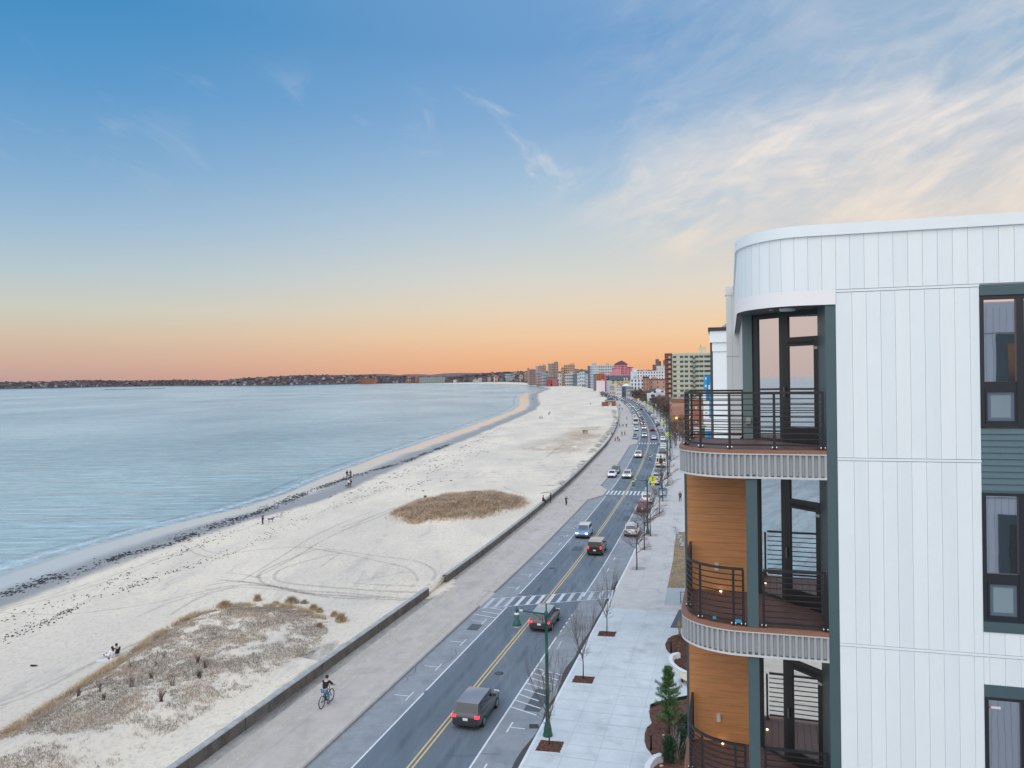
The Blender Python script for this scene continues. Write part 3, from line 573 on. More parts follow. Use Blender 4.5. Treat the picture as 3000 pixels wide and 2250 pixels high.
T=[([Z6(830,25),Z6(600,110),Z6(430,190),Z6(405,240),Z6(460,285),Z6(700,330),Z6(1000,350),Z6(1300,375),Z6(1540,400)],.45),
([Z6(1000,50),Z6(700,130),Z6(560,180),Z6(520,225),Z6(560,265),Z6(800,295),Z6(1100,320),Z6(1400,340),Z6(1690,350)],.45),
([Z6(820,25),Z6(1060,60),Z6(1300,115),Z6(1500,160),Z6(1570,210),Z6(1590,260),Z6(1540,310)],.4),
([Z6(900,20),Z6(1250,70),Z6(1560,110),Z6(1690,160),Z6(1725,210),Z6(1700,260),Z6(1660,300)],.4),
([Z6(0,330),Z6(300,290),Z6(600,320),Z6(900,380),Z6(1200,395),Z6(1500,405)],.6),
([Z6(100,255),Z6(350,275),Z6(700,345),Z6(1000,370),Z6(1350,385)],.5),
([Z7(0,975),Z7(300,890),Z7(600,800),Z7(900,690),Z7(1200,590),Z7(1500,480),Z7(1800,360),Z7(2100,260)],.35),
([Z7(0,985),Z7(320,905),Z7(620,815),Z7(920,700),Z7(1200,603)],.35),
([Z7(1080,600),Z7(1160,650),Z7(1280,675),Z7(1400,640),Z7(1750,610),Z7(2000,640)],.4),
([Z7(1160,590),Z7(1210,630),Z7(1330,650),Z7(1450,610)],.4),
([Z7(1400,820),Z7(1600,700),Z7(1900,520),Z7(2190,400)],.4),([Z7(1500,790),Z7(1700,690),Z7(1950,545),Z7(2200,425)],.4),
([Z5(0,1110),Z5(400,960),Z5(700,800),Z5(900,700)],.5),([Z5(0,1080),Z5(300,960),Z5(600,830),Z5(1000,650),Z5(1500,420)],.4),([Z5(1500,310),Z5(1800,140),Z5(2100,60)],.5),
([Z8(900,100),Z8(1300,90),Z8(1700,70),Z8(2200,50)],.6),([Z8(950,120),Z8(1300,120),Z8(1600,130),Z8(2100,110)],.5),([Z8(1000,150),Z8(1250,150),Z8(1350,120),Z8(1480,90)],.5),([Z8(1500,235),Z8(1560,270),Z8(1700,310)],.5),([Z8(0,650),Z8(300,540),Z8(560,430)],.5),([Z8(0,620),Z8(300,510),Z8(500,430)],.5),
([(1700,1290),(1660,1300),(1625,1320),(1600,1340)],.8),([(1560,1380),(1650,1372),(1720,1364)],.6),([(1000,1390),(1300,1385),(1500,1383),(1640,1378)],.5),([(1010,1400),(1300,1402),(1500,1398),(1600,1396)],.5),([Z6(200,300),Z6(500,325),Z6(900,365),Z6(1300,390)],.35),([Z6(0,300),Z6(250,262),Z6(500,300)],.35),([Z6(150,200),Z6(300,215),Z6(420,240)],.35),([Z6(1050,25),Z6(930,110),Z6(860,160)],.3),([Z6(1500,190),Z6(1350,225),Z6(1150,260)],.35),([Z6(1100,275),Z6(1300,290),Z6(1600,300)],.35),([Z7(0,995),Z7(400,1005),Z7(900,940),Z7(1150,880),Z7(1380,845)],.35),([Z5(2110,60),Z5(1800,120),Z5(1500,200),Z5(1200,330)],.35),([Z8(1100,165),Z8(1200,140),Z8(1290,100)],.35),([(1500,1350),(1600,1345),(1700,1335)],.5)]
for k,(p,w) in enumerate(T): track(p,w,TRK2 if k in (0,1,4,5) else TRK)
# seaweed and pebbles along the wrack lines
WEED=mat('seaweed',(.03,.028,.03),.9)
def scatter(paths,n,spread,smin,smax,name,seed):
    r=random.Random(seed); mb=MB()
    for P_ in paths:
        P=[hit(*p) for p in P_]; L_=[(P[i+1]-P[i]).length for i in range(len(P)-1)]; tot=sum(L_); k=int(n*tot/100)
        for _ in range(k):
            s=r.random()*tot
            if noise.noise((s*.12,seed,0))<-.12 and r.random()<.8: continue
            i=0
            while s>L_[i] and i<len(L_)-1: s-=L_[i]; i+=1
            p=P[i].lerp(P[i+1],s/L_[i]); q=r.gauss(0,spread)*(1.+noise.noise((p.x*.1,p.y*.1,seed))); p=drop(p.x+q*.75+r.uniform(-.5,.5),p.y-q*.65+r.uniform(-.5,.5))
            a=r.uniform(0,PI) if r.random()<.4 else 1.1+r.uniform(-.3,.3); l=r.uniform(smin,smax); w=l*r.uniform(.25,.6); c,s_=math.cos(a),math.sin(a); pts=[]
            for j in range(6):
                t=2*PI*j/6; rr=r.uniform(.6,1.1); x=l*math.cos(t)*rr; y=w*math.sin(t)*rr; pts.append((p.x+x*c-y*s_,p.y+x*s_+y*c))
            top=p.z+.03+.05*r.random(); v=[(x,y,p.z-.02) for x,y in pts]+[(p.x+(x-p.x)*.7,p.y+(y-p.y)*.7,top) for x,y in pts]
            mb.add(v,[(j,(j+1)%6,(j+1)%6+6,j+6) for j in range(6)]+[tuple(range(6,12))],WEED)
    tag(mb.build(name),kind='stuff')
scatter([[Z7(0,895),Z7(250,810),Z7(500,735),Z7(750,650),Z7(1000,595),Z7(1250,490),Z7(1500,415),Z7(1800,290),Z7(2100,185),(1180,1355),(1320,1300)]],1900,.8,.06,.38,'seaweed',1)
scatter([[Z7(300,820),Z7(560,720),Z7(900,600),Z7(1200,500),Z7(1560,375),Z7(1900,270)]],420,1.5,.05,.22,'seaweed',2)
scatter([[Z5(0,530),Z5(250,430),Z5(500,330),Z5(750,190),Z5(1050,90),Z7(750,850),Z7(1050,740)]],1500,.5,.05,.16,'pebbles',3)
scatter([[Z7(1050,740),Z7(1350,650),Z7(1520,560),Z7(1900,400),Z8(150,350),Z8(500,230),Z8(780,190)],[Z7(600,860),Z7(800,740),Z7(1100,620),Z7(1400,500),Z7(1800,370)],[Z5(0,370),Z5(400,240),Z5(900,90)]],420,1.3,.06,.2,'pebbles',4)
scatter([[(1000,1470),(1150,1400),(1300,1340),(1400,1290),(1480,1250)],[(1180,1440),(1300,1370),(1450,1300)]],120,2.5,.15,.6,'seaweed',5)
# dune grass
def grass(name,pts,hts,cols,wid=.03,lean=.5,seed=0):
    rg=np.random.default_rng(seed); n=len(pts); P=np.array(pts); a=rg.uniform(0,2*PI,n); h=np.array(hts)*rg.uniform(.6,1.2,n); b=rg.uniform(0,2*PI,n)
    w=wid*rg.uniform(.6,1.3,n); dx=np.cos(a)*w/2; dy=np.sin(a)*w/2; ln=lean*rg.uniform(.2,1.3,n)*h
    V=np.zeros((n,5,3)); V[:,0]=P+np.c_[-dx,-dy,np.zeros(n)-.02]; V[:,1]=P+np.c_[dx,dy,np.zeros(n)-.02]
    mid=P+np.c_[np.cos(b)*ln*.35,np.sin(b)*ln*.35,h*.6]; V[:,2]=mid+np.c_[dx*.8,dy*.8,np.zeros(n)]; V[:,3]=mid-np.c_[dx*.8,dy*.8,np.zeros(n)]; V[:,4]=P+np.c_[np.cos(b)*ln,np.sin(b)*ln,h*.95]
    me=bpy.data.meshes.new(name); me.vertices.add(n*5); me.vertices.foreach_set('co',V.reshape(-1).astype(np.float32))
    base=np.arange(n)*5; li=np.c_[base,base+1,base+2,base+3, base+3,base+2,base+4].reshape(-1); me.loops.add(len(li)); me.loops.foreach_set('vertex_index',li.astype(np.int32))
    st=np.c_[np.arange(n)*7,np.arange(n)*7+4].reshape(-1); me.polygons.add(n*2); me.polygons.foreach_set('loop_start',st.astype(np.int32))
    for m in cols[0]: me.materials.append(m)
    me.polygons.foreach_set('material_index',np.repeat(np.array(cols[1]),2).astype(np.int32)); me.update(calc_edges=True); me.validate()
    o=bpy.data.objects.new(name,me); COL.objects.link(o); return o
GM=[M(.50,.385,.235,rough=.9),M(.41,.325,.24,rough=.9),M(.37,.31,.245,rough=.9),M(.25,.215,.18,rough=.9),M(.34,.26,.22,rough=.9)]
xs_=[p.x for p in dune]; ys_=[p.y for p in dune]; rg=random.Random(11); pts=[];hts=[];ci=[]
seaside=[G(*p,z=.6) for p in DUNE_PX[:8]]
def dsea(x,y):
    b=1e9
    for i in range(len(seaside)-1):
        a,c=seaside[i],seaside[i+1]; ux,uy=c.x-a.x,c.y-a.y; t=max(0,min(1,((x-a.x)*ux+(y-a.y)*uy)/(ux*ux+uy*uy))); b=min(b,math.hypot(x-a.x-ux*t,y-a.y-uy*t))
    return b
tries=0
while len(pts)<74000 and tries<600000:
    tries+=1; x=rg.uniform(min(xs_),max(xs_)); y=rg.uniform(max(min(ys_),36),max(ys_))
    if not inpoly(x,y,dune): continue
    n1=noise.noise((x*.28,y*.28,1))+.6*noise.noise((x*.9,y*.9,3))+.45*noise.noise((x*2.3,y*2.3,7)); e=dd(x,y); ds=dsea(x,y)
    thr=(-.25+.5*max(0,noise.noise((x*.7,y*.7,31)))) if ds<1.2 else .05+rg.uniform(-.3,.3)
    if e<.5 and ds>1.5: thr=.35
    if n1+.25*min(1,e/5)<thr or rg.random()>.85: continue
    p=drop(x,y); g=ds<.75+1.2*noise.noise((x*.45,y*.45,12)); pts.append((x,y,p.z)); hts.append(.42 if g else .15); r=rg.random(); n2=noise.noise((x*.35,y*.35,20))
    ci.append((0 if r<.75 else 1) if g else ((2 if r<.4 else 3) if n2<.05 else (1 if r<.5 else 4 if r<.75 else 2)))
o=grass('dune_grass',pts,hts,(GM,ci),.024,1.3,1); tag(o,kind='stuff')
pts=[];hts=[];ci=[]
while len(pts)<46000:
    x=rg.uniform(MC[0]-17,MC[0]+17); y=rg.uniform(MC[1]-16,MC[1]+15); q=mound(x,y)+.18*noise.noise((x*.3,y*.3,1))
    if q>1.22 or (q>.86 and rg.random()>max(.035,(1.08-q)*3.2)): continue
    if noise.noise((x*.9,y*.9,2))<-.3 and rg.random()<.6: continue
    p=drop(x,y); n2=noise.noise((x*.4,y*.4,6))+.6*noise.noise((x*1.4,y*1.4,4)); pts.append((x,y,p.z)); hts.append(.55+.3*n2); r=rg.random(); ci.append(0 if (n2>.05 and r<.6) or (y<MC[1]-7 and r<.5) else (1 if r<.6 else 2 if r<.85 else 3))
GM2=[M(.60,.46,.32,rough=.9),M(.47,.36,.265,rough=.9),M(.32,.25,.20,rough=.9),M(.21,.17,.145,rough=.9)]
o=grass('mound_grass',pts,hts,(GM2,ci),.05,1.5,2); tag(o,kind='stuff')
def tussock(px,py,r,h,label,ms=(0,1)):
    c=hit(px,py); n=int(500*r/.5); P=[];hh=[];cc=[]
    for _ in range(n):
        a=rg.uniform(0,2*PI); q=abs(rg.gauss(0,r*.45)); P.append((q*math.cos(a),q*math.sin(a)*.8,0)); hh.append(h*(1.1-q/r*.5)); cc.append(rg.choice(ms))
    o=grass('grass_tussock',P,hh,(GM,cc),.035,.6,n); o.location=c; tag(o,label,'grass tuft','pale grass tussocks at the end of the near dune')
for k,(a,r_,h,l) in enumerate([((1020,565),.55,.8,'biggest straw-coloured grass tussock, nearest the sea wall end'),((970,525),.4,.5,'small straw tussock just behind the biggest one near the sea wall'),((815,480),.5,.6,'rounded straw tussock on bare white sand left of the biggest one'),((860,495),.4,.45,'low straw tussock touching the rounded tussock on bare sand'),((650,430),.8,.7,'wide brown grass tussock at the top edge of the dune below the tyre tracks'),((745,430),.4,.4,'small grey-brown tussock right of the wide brown one'),((395,410),.4,.7,'upright straw tussock with a tall stem at the dune top'),((150,460),.9,.7,'golden grass clump at the left of the dune crest'),((860,605),.4,.4,'faint brown tussock below the pair on bare sand'),((530,440),.5,.4,'flat straw tussock left of the wide brown one')]):
    tussock(*Z6(*a),r_,h,l,(0,1) if k not in(4,5,8) else (1,2))
def shrub(px,py,h,n,label,c):
    h*=.8
    p=hit(px,py); mb=MB()
    for _ in range(n):
        a=rg.uniform(0,2*PI); t=rg.uniform(.05,.5); q=Vector((math.cos(a)*t*h,math.sin(a)*t*h,h*rg.uniform(.6,1.1))); b_=Vector((rg.uniform(-.12,.12),rg.uniform(-.12,.12),-.03)); mb.tube([b_,b_.lerp(q,.5)+Vector((0,0,.05)),q],[.012,.009,.005],c,3)
        if rg.random()<.7: s=b_.lerp(q,.55); mb.tube([s,s+Vector((rg.uniform(-.2,.2),rg.uniform(-.2,.2),.25*h))],[.011,.006],c,3)
    o=mb.build('dune_shrub',loc=p); tag(o,label,'shrub','bare dark shrubs on the near dune')
RED=M(.16,.10,.09,rough=.9); DK=M(.09,.075,.07,rough=.9)
for i,(a,h,n,l,c) in enumerate([((1155,770),.7,10,'thin dark shrub just inside the golden edge, below the seated couple',DK),((1455,680),.8,7,'sparse twiggy shrub near the dune crest right of the couple',DK),((1750,730),.8,26,'bushy reddish shrub, left one of the tight pair on the dune',RED),((1815,775),.9,24,'bushy reddish shrub, right one of the tight pair on the dune',RED),((1760,865),.8,34,'darkest, densest shrub just below the reddish pair',DK),((1530,935),1.3,16,'tallest thin branching shrub in the middle of the dune',RED),((1425,1070),1.0,30,'dense upright reddish shrub, lowest of the dune shrubs',RED),((1165,945),1.1,18,'tall reddish shrub in the left middle of the dune',RED),((695,1025),.8,26,'reddish shrub by the golden edge in the left part of the dune',RED),((880,985),1.0,12,'open branching shrub just right of the leftmost reddish shrub',DK),((1340,870),.8,14,'slim branching shrub between two taller ones mid dune',DK),((1380,755),.6,8,'small straw-topped shrub under the dune crest',RED),((1395,665),.6,7,'lone dark stalks on the dune crest above the others',DK),((915,1055),.7,22,'low brown bush below the open branching shrub',RED),((1635,835),.5,5,'tiny bare stalk left of the darkest shrub',DK)]):
    shrub(*Z5(*a),h,n,l,c)
for px,py,l in [(100,1952,'dark driftwood scrap on pale sand left of the dune'),(1321,1408.5,'small black debris on the sand beyond the grass mound')]:
    b=MB(); b.blob((0,0,.06),.2,WEED,.35,1,(1.6,.7,.5)); tag(b.build('driftwood',loc=hit(px,py)),l,'driftwood')
# ------------------------------------------------------------------ near apartment building, local frame a (right), b (away), z
TH=R(15.8); OX=(5.64,13.35,0)
bld=empty('apartment_building',OX,-TH); tag(bld,'white panelled apartment building with rounded corner balconies and dark windows on the right','building')
ZJ=[1.3,4.5,7.7,10.9,14.1,17.30,20.52,23.44]
aj=[0,.04]; aj=[0.0]+[.263+.2265*k for k in range(60)]
mb=MB(); A_END=9.0; WIN0,WIN1=2.216,3.9
mb.b2(0.004,A_END,.075,.3,0,23.44,JOINT)
mb.b2(-.17,0.0,.012,1.25,0,23.3,TEAL)
def panels(z0,z1,a0,a1):
    for k in range(len(aj)-1):
        x0=max(aj[k]+.0018,a0); x1=min(aj[k+1]-.0018,a1)
        if x1-x0>.02: mb.b2(x0,x1,0,.028,z0,z1,WHV[(k*7+int(z0*3))%3])
rows=[(ZJ[i]+.028,ZJ[i+1]-.028) for i in range(len(ZJ)-1)]
for i,(z0,z1) in enumerate(rows):
    panels(z0,z1,0,WIN0-.004); panels(z0,z1,WIN1,A_END)
    mb.b2(0,WIN0,-.006,.02,z1+.008,z1+.048,WHITE)
mb.b2(0,A_END,0,.02,0,1.3,WHITE)
# solid panels between window and next (below the second window)
for z0,z1 in [(16.82,17.272),(17.328,17.694),(10.42,10.872),(10.928,11.29)]: panels(z0,z1,WIN0,WIN1)
mb.b2(WIN0,WIN1,-.006,.02,17.28,17.32,WHITE)
mb.build('wall',bld)
mb=MB()   # teal siding, headers
def siding(z0,z1,a0=WIN0,a1=WIN1):
    z=z0
    while z<z1-.01:
        h=min(.104,z1-z); mb.add([(a0,.0,z),(a1,.0,z),(a1,.018,z+h),(a0,.018,z+h),(a0,.03,z),(a1,.03,z)],[(0,1,2,3),(0,4,5,1)],TEALS); z+=.104
siding(20.04,21.06); mb.b2(WIN0,WIN1,-.008,.02,20.0,20.04,TEAL); mb.build('teal_siding',bld); rv=MB()
for k in range(60):
    for a_ in (-.145,-.03): rv.lathe([(.006,0),(.003,.004)],M(.10,.16,.18),6,(0,0,0)); rv.v[-12:]=[(a_+x,.012-z,23.1-k*.33+y) for x,y,z in rv.v[-12:]]
rv.build('rivets',bld); mb=MB(); siding(13.64,14.5); mb.build('teal_siding',bld)
for z0,z1 in ((23.27,23.445),(17.694,17.865),(16.62,16.82)): mb=MB(); mb.b2(WIN0,WIN1,-.012,.03,z0,z1,TEAL); mb.build('window_header',bld)
CURT=mat('pale_blind',(.34,.40,.44),.8,var=.1,vs=3)
def window(z0,z1,mid):
    f=MB(); 
    def fr(a0,a1,y0,y1,t,q=.04,d0=-.01):
        f.b2(a0,a1,d0,.09,y0,y0+t,BLACK2); f.b2(a0,a1,d0,.09,y1-t,y1,BLACK2); f.b2(a0,a0+q,d0,.09,y0+t,y1-t,BLACK2); f.b2(a1-q,a1,d0,.09,y0+t,y1-t,BLACK2)
    fr(WIN0,WIN1,z0,z1,.05,.06); f.b2(WIN0+.53,WIN0+.64,-.012,.09,z0+.05,z1-.05,BLACK2); f.b2(WIN1-.64,WIN1-.53,-.012,.09,z0+.05,z1-.05,BLACK2)
    f.b2(WIN0+.06,WIN0+.53,0.,.09,mid-.07,mid+.06,BLACK2); f.b2(WIN0+.07,WIN0+.10,.0,.06,z0+.05,mid-.07,BLACK2); f.b2(WIN0+.50,WIN0+.53,.0,.06,z0+.05,mid-.07,BLACK2); f.b2(WIN0+.1,WIN0+.5,.0,.06,mid-.11,mid-.07,BLACK2); f.b2(WIN0+.1,WIN0+.5,.0,.06,z0+.05,z0+.1,BLACK2)
    fo=f.build('window_frame',bld)
    g=MB(); g.b2(WIN0+.06,WIN0+.53,.035,.045,mid+.06,z1-.05,GLASSW); g.b2(WIN0+.1,WIN0+.5,.03,.04,z0+.1,mid-.11,GLASSW); g.b2(WIN0+.64,WIN1-.64,.035,.045,z0+.05,z1-.05,GLASSW); g.b2(WIN1-.53,WIN1-.06,.035,.045,z0+.05,z1-.05,GLASSW); g.build('window_glass',fo)
    s=MB(); e_=.055
    for a,b,c,d in ((WIN0+.1,WIN0+.5,z0+.1,z0+.1+e_),(WIN0+.1,WIN0+.5,mid-.11-e_,mid-.11),(WIN0+.1,WIN0+.1+e_,z0+.1+e_,mid-.11-e_),(WIN0+.5-e_,WIN0+.5,z0+.1+e_,mid-.11-e_)): s.b2(a,b,.020,.0285,c,d,SASHB)
    g2=MB(); g2.b2(WIN0+.1+e_,WIN0+.5-e_,.022,.0285,z0+.1+e_,mid-.11-e_,SASHG); g2.build('sash_pane',fo)
    s.build('sash_trim',fo)
SASHB=mat('sash_band',(.10,.145,.20),.5); SASHG=glassmat('pale_sash_pane',(.22,.30,.34),.12,.15)
BLACK2=mat('black_window_frame',(.02,.024,.032),.4); GLASSW=glassmat('tinted_glass',(.05,.06,.07),.62,.015,(.95,.9,.92))
window(21.09,23.25,21.78); window(17.865,20.0,18.6); window(14.5,16.62,15.2); window(11.3,13.6,12.1)
st=MB(); st.b2(WIN0+.1,WIN0+.24,.02,.034,16.42,16.45,M(.75,.75,.75)); st.b2(WIN0+.07,WIN0+.1,.02,.034,16.42,16.45,M(.5,.1,.08)); st.build('window_sticker',bld)
# outlines
def corner(a_left,rx,ry,b_back,a0=0.,n=22,inset=0.,b0=0.):
    """from (a0,b0) leftwards round an elliptical corner and back to (a_left,b_back)"""
    al=a_left+inset; bb=b0+inset; cxx=a_left+rx; cyy=b0+ry; P=[(a0,bb)]
    m=14; 
    for i in range(1,m+1): P.append((a0+(cxx-a0)*i/m,bb))
    for i in range(1,n+1):
        w=PI/2*i/n; P.append((cxx-(rx-inset)*math.sin(w),cyy-(ry-inset)*math.cos(w)))
    m=10
    for i in range(1,m+1): P.append((al,cyy+(b_back-cyy)*i/m))
    return P
def resample(P,ds):
    out=[P[0]]; acc=0
    for i in range(1,len(P)):
        a=Vector(P[i-1]);b=Vector(P[i]); L_=(b-a).length; 
        if L_<1e-6: continue
        s=ds-acc
        while s<=L_: q=a.lerp(b,s/L_); out.append((q.x,q.y)); s+=ds
        acc=L_-(s-ds)
    return out
def wallband(mb,P,z0,z1,m,out=0.,smooth=False):
    n=len(P); vs=[]
    for i,p in enumerate(P):
        a=Vector(P[max(i-1,0)]);b=Vector(P[min(i+1,n-1)]); t=(b-a); nn=Vector((t.y,-t.x)); nn=-nn if nn.length<1e-9 else nn.normalized()
        # outward is to the left of travel reversed: choose away from centre
        c=Vector((-.3,3.)); 
        if (Vector(p)+nn-c).length<(Vector(p)-c).length: nn=-nn
        q=Vector(p)+nn*out; vs+=[(q.x,q.y,z0),(q.x,q.y,z1)]
    mb.add(vs,[(2*i,2*i+2,2*i+3,2*i+1) for i in range(n-1)],m,smooth); return vs
# parapet band with vertical panels
RO=corner(-1.62,1.15,1.5,12.,a0=A_END,n=30)
mb=MB(); wallband(mb,RO,23.44,24.5,JOINT,-.012)
seq=resample(RO,.2265)
# dense sampled outline for panels
D=resample(RO,.0227); 
i0=0; off=int(round((A_END-(.263+.2265*38))/.0227)) 
idx=list(range(off,len(D),10)); idx=[0]+idx
for k in range(len(idx)-1):
    s=D[idx[k]:idx[k+1]+1]
    if len(s)<2: continue
    a=Vector(s[0]).lerp(Vector(s[1]),.08); b=Vector(s[-1]).lerp(Vector(s[-2]),.08); s=[(a.x,a.y)]+s[1:-1]+[(b.x,b.y)]
    wallband(mb,s,23.47,24.42,WHV[(k*5)%3],0,True)
mb.build('parapet',bld)
mb=MB(); v=wallband(mb,RO,24.415,24.61,WHITE,.035,True); wallband(mb,RO,24.415,24.61,WHITE,-.25,True)
n=len(RO); o1=[v[2*i+1] for i in range(n)]; b_=MB(); v2=wallband(b_,RO,24.415,24.61,WHITE,-.25); 
mb.add([v[2*i+1] for i in range(n)]+[v2[2*i+1] for i in range(n)],[(i,i+1,n+i+1,n+i) for i in range(n-1)],WHITE); mb.add([v[2*i] for i in range(n)]+[v2[2*i] for i in range(n)],[(i,i+1,n+i+1,n+i) for i in range(n-1)],WHITE)
mb.build('parapet_cap',bld)
RF=corner(-1.62,1.15,1.5,12.,a0=0.,n=30)
mb=MB(); wallband(mb,RF,23.21,23.47,mat('white_fascia',(.86,.88,.92),.4),.015,True); mb.build('fascia',bld)
mb=MB(); mb.poly([(p[0],p[1],23.25) for p in RF]+[(0,12,23.25)],SOFF); mb.poly([(p[0],p[1],24.2) for p in RO]+[(A_END,12,24.2)],M(.5,.5,.5)); mb.build('roof',bld)
mb=MB(); mb.lathe([(.13,0),(.15,.02),(.15,.05)],M(.85,.85,.85),20,(-.72,1.0,23.2)); mb.build('ceiling_light',bld)
mb=MB(); mb.lathe([(.04,0),(.05,.02)],M(.6,.6,.6),10,(-1.0,1.15,23.23)); mb.build('ceiling_sensor',bld)
# side and back masses
mb=MB(); mb.b2(-1.5,-1.46,2.55,12,20.66,23.25,M(.60,.62,.64)); mb.b2(-1.46,A_END,11.7,12,0,24.2,WHITE); mb.b2(-1.5,-1.4,2.62,12,0,20.1,M(.5,.52,.54)); mb.b2(A_END-.3,A_END,.3,11.7,0,24.2,WHITE); mb.build('side_wall',bld)
PG=mat('pale_grey_panel',(.62,.64,.64),.5,var=.02)
mb=MB(); mb.b2(-1.86,-1.45,9.0,9.5,0,24.35,PG); mb.b2(-1.88,-1.44,8.985,9.5,24.35,24.6,PG); 
mb.b2(-1.87,-1.44,8.994,9.0,22.55,22.565,JOINT); mb.b2(-1.7,-1.695,8.994,9.0,0,24.35,JOINT); mb.build('pale_pier',bld)
# wood fin below the top deck
mb=MB(); mb.b2(-2.70,-1.40,2.43,2.6,0,20.1,WOODGAP); z=.5
while z<20.1: mb.b2(-2.70,-1.40,2.40,2.428,z+.001,min(z+.1465,20.12),WOOD); z+=.1485
mb.build('wood_wall',bld)
mb=MB(); mb.b2(-2.745,-2.70,2.39,2.62,0,20.1,TEAL); mb.build('wood_wall_edge',bld)
mb=MB(); mb.b2(3.6,16,-18.2,-18.,0,24.6,WHITE)
for k in range(55): mb.b2(3.6+k*.2265,3.606+k*.2265,-18.0,-17.99,0,24.4,JOINT)
for z_ in (23.44,20.52,17.3): mb.b2(3.6,16,-18,-17.985,z_-.02,z_+.02,JOINT)
mb.build('rear_wing',bld)
for a_ in (7.9,12.6):
    for z_ in (21.0,17.7,14.3):
        mb=MB(); mb.b2(a_-.12,a_+2.3,-18,-17.95,z_-.1,z_+2.4,TEAL); mb.b2(a_+.25,a_+2,-17.95,-17.94,z_+.1,z_+2.05,GLASSD); mb.build('rear_window',bld)
def level(zd,top=False,k=0):
    # deck slab, edge board, corrugated fascia
    O=corner(-2.74,1.14,.95,2.64 if top else 2.39,a0=-.172,n=26)
    d=MB(); back=[(-1.5,2.64),(-.172,2.64)] if top else [(-1.4,2.39),(-.172,2.39)]
    # boards running along a, sloping strips
    ring=[(p[0],p[1]) for p in O]+back
    d.poly([(x,y,zd-.02) for x,y in ring],M(.05,.03,.028))
    d.poly([(x,y,zd-.46) for x,y in ring],SOFF)
    def left(b):
        if b>=.95: return -2.72
        return -1.6-1.12*math.sqrt(max(0,1-((.95-b)/.94)**2))
    b0=.03
    while b0<2.36:
        b1=b0+.128; d.add([(left(b0+.0),b0,zd),(-.18,b0,zd),(-.18,b1,zd),(left(b1),b1,zd)],[(0,1,2,3)],DECK); b0=b1+.008
    if top: 
        while b0<2.56: d.add([(left(b0),b0,zd),(-1.5,b0,zd),(-1.5,b0+.128,zd),(left(b0),b0+.128,zd)],[(0,1,2,3)],DECK); b0+=.136
    do=d.build('balcony_deck',bld)
    e=MB(); wallband(e,O,zd-.055,zd+.004,DECKE,.012,True); wallband(e,O,zd-.055,zd+.004,DECKE,-.1,True)
    n=len(O); v=wallband(MB(),O,0,zd+.004,DECKE,.012); w=wallband(MB(),O,0,zd+.004,DECKE,-.1); e.add([v[2*i+1] for i in range(n)]+[w[2*i+1] for i in range(n)],[(i,i+1,n+i+1,n+i) for i in range(n-1)],DECKE); e.build('deck_edge',do)
    c=MB(); wallband(c,O,zd-.08,zd-.055,TRIM,.008,True); Dn=resample(O,.013); P=[]
    # trapezoid ribs
    for i,p in enumerate(Dn):
        ph=i%8; P.append((p,.0 if ph in(0,1,2,3) else -.045))
    vs=[]; n=len(P)
    for i,(p,q) in enumerate(P):
        a=Vector(P[max(i-1,0)][0]);b=Vector(P[min(i+1,n-1)][0]); t=(b-a); nn=Vector((t.y,-t.x)).normalized(); cc=Vector((-.3,3.))
        if (Vector(p)+nn-cc).length<(Vector(p)-cc).length: nn=-nn
        x=Vector(p)+nn*q; vs+=[(x.x,x.y,zd-.475),(x.x,x.y,zd-.08)]
    c.add(vs,[(2*i,2*i+2,2*i+3,2*i+1) for i in range(n-1)],CORR); wallband(c,O,zd-.505,zd-.47,TRIM,.012,True)
    v=wallband(MB(),O,zd-.505,zd-.47,TRIM,.012); w=wallband(MB(),O,zd-.505,zd-.47,TRIM,-.04); n=len(O); 
    for z_ in (0,1): c.add([v[2*i+z_] for i in range(n)]+[w[2*i+z_] for i in range(n)],[(i,i+1,n+i+1,n+i) for i in range(n-1)],TRIM)
    c.build('balcony_fascia',do)
    # railing
    def rail(path,posts,hh=1.04):
        r=MB(); P=[Vector((p[0],p[1],0)) for p in path]
        def run(z,w,h_):
            vs=[]; n=len(P)
            for i,p in enumerate(P):
                t=P[min(i+1,n-1)]-P[max(i-1,0)]; nn=Vector((-t.y,t.x,0)).normalized()*w/2
                for s,zz in((1,-h_),(1,h_),(-1,h_),(-1,-h_)): q=p+nn*s; vs.append((q.x,q.y,z+zz/2))
            r.add(vs,[(i*4+j,i*4+(j+1)%4,i*4+4+(j+1)%4,i*4+4+j) for i in range(n-1) for j in range(4)]+[(0,1,2,3),((n-1)*4+3,(n-1)*4+2,(n-1)*4+1,(n-1)*4)],BLACK)
        run(zd+hh-.018,.05,.04)
        run(zd+.085,.03,.035)
        for i in range(8): run(zd+.19+i*.1035,.018,.018)
        ro=r.build('railing',bld)
        for (a,b) in posts:
            p=MB(); p.b2(a-.022,a+.022,b-.022,b+.022,zd+.02,zd+hh-.038,BLACK); p.b2(a-.055,a+.055,b-.05,b+.05,zd,zd+.02,BLACK)
            for s in(-1,1): p.lathe([(.016,0),(.016,.03),(.008,.045)],M(.7,.7,.72,rough=.25,metal=.9),8,(a+s*.035,b-.036,zd+.02))
            p.build('railing_post',ro)
        return ro
    I=corner(-2.74,1.14,.95,2.58,a0=-.2,n=24,inset=.12)
    def onI(a=None,b=None):
        q=[p for p in I if p[1]<1.0] if b is None else [p for p in I if p[0]<-1.6]
        return min(q,key=lambda p:abs(p[0]-a) if b is None else abs(p[1]-b))
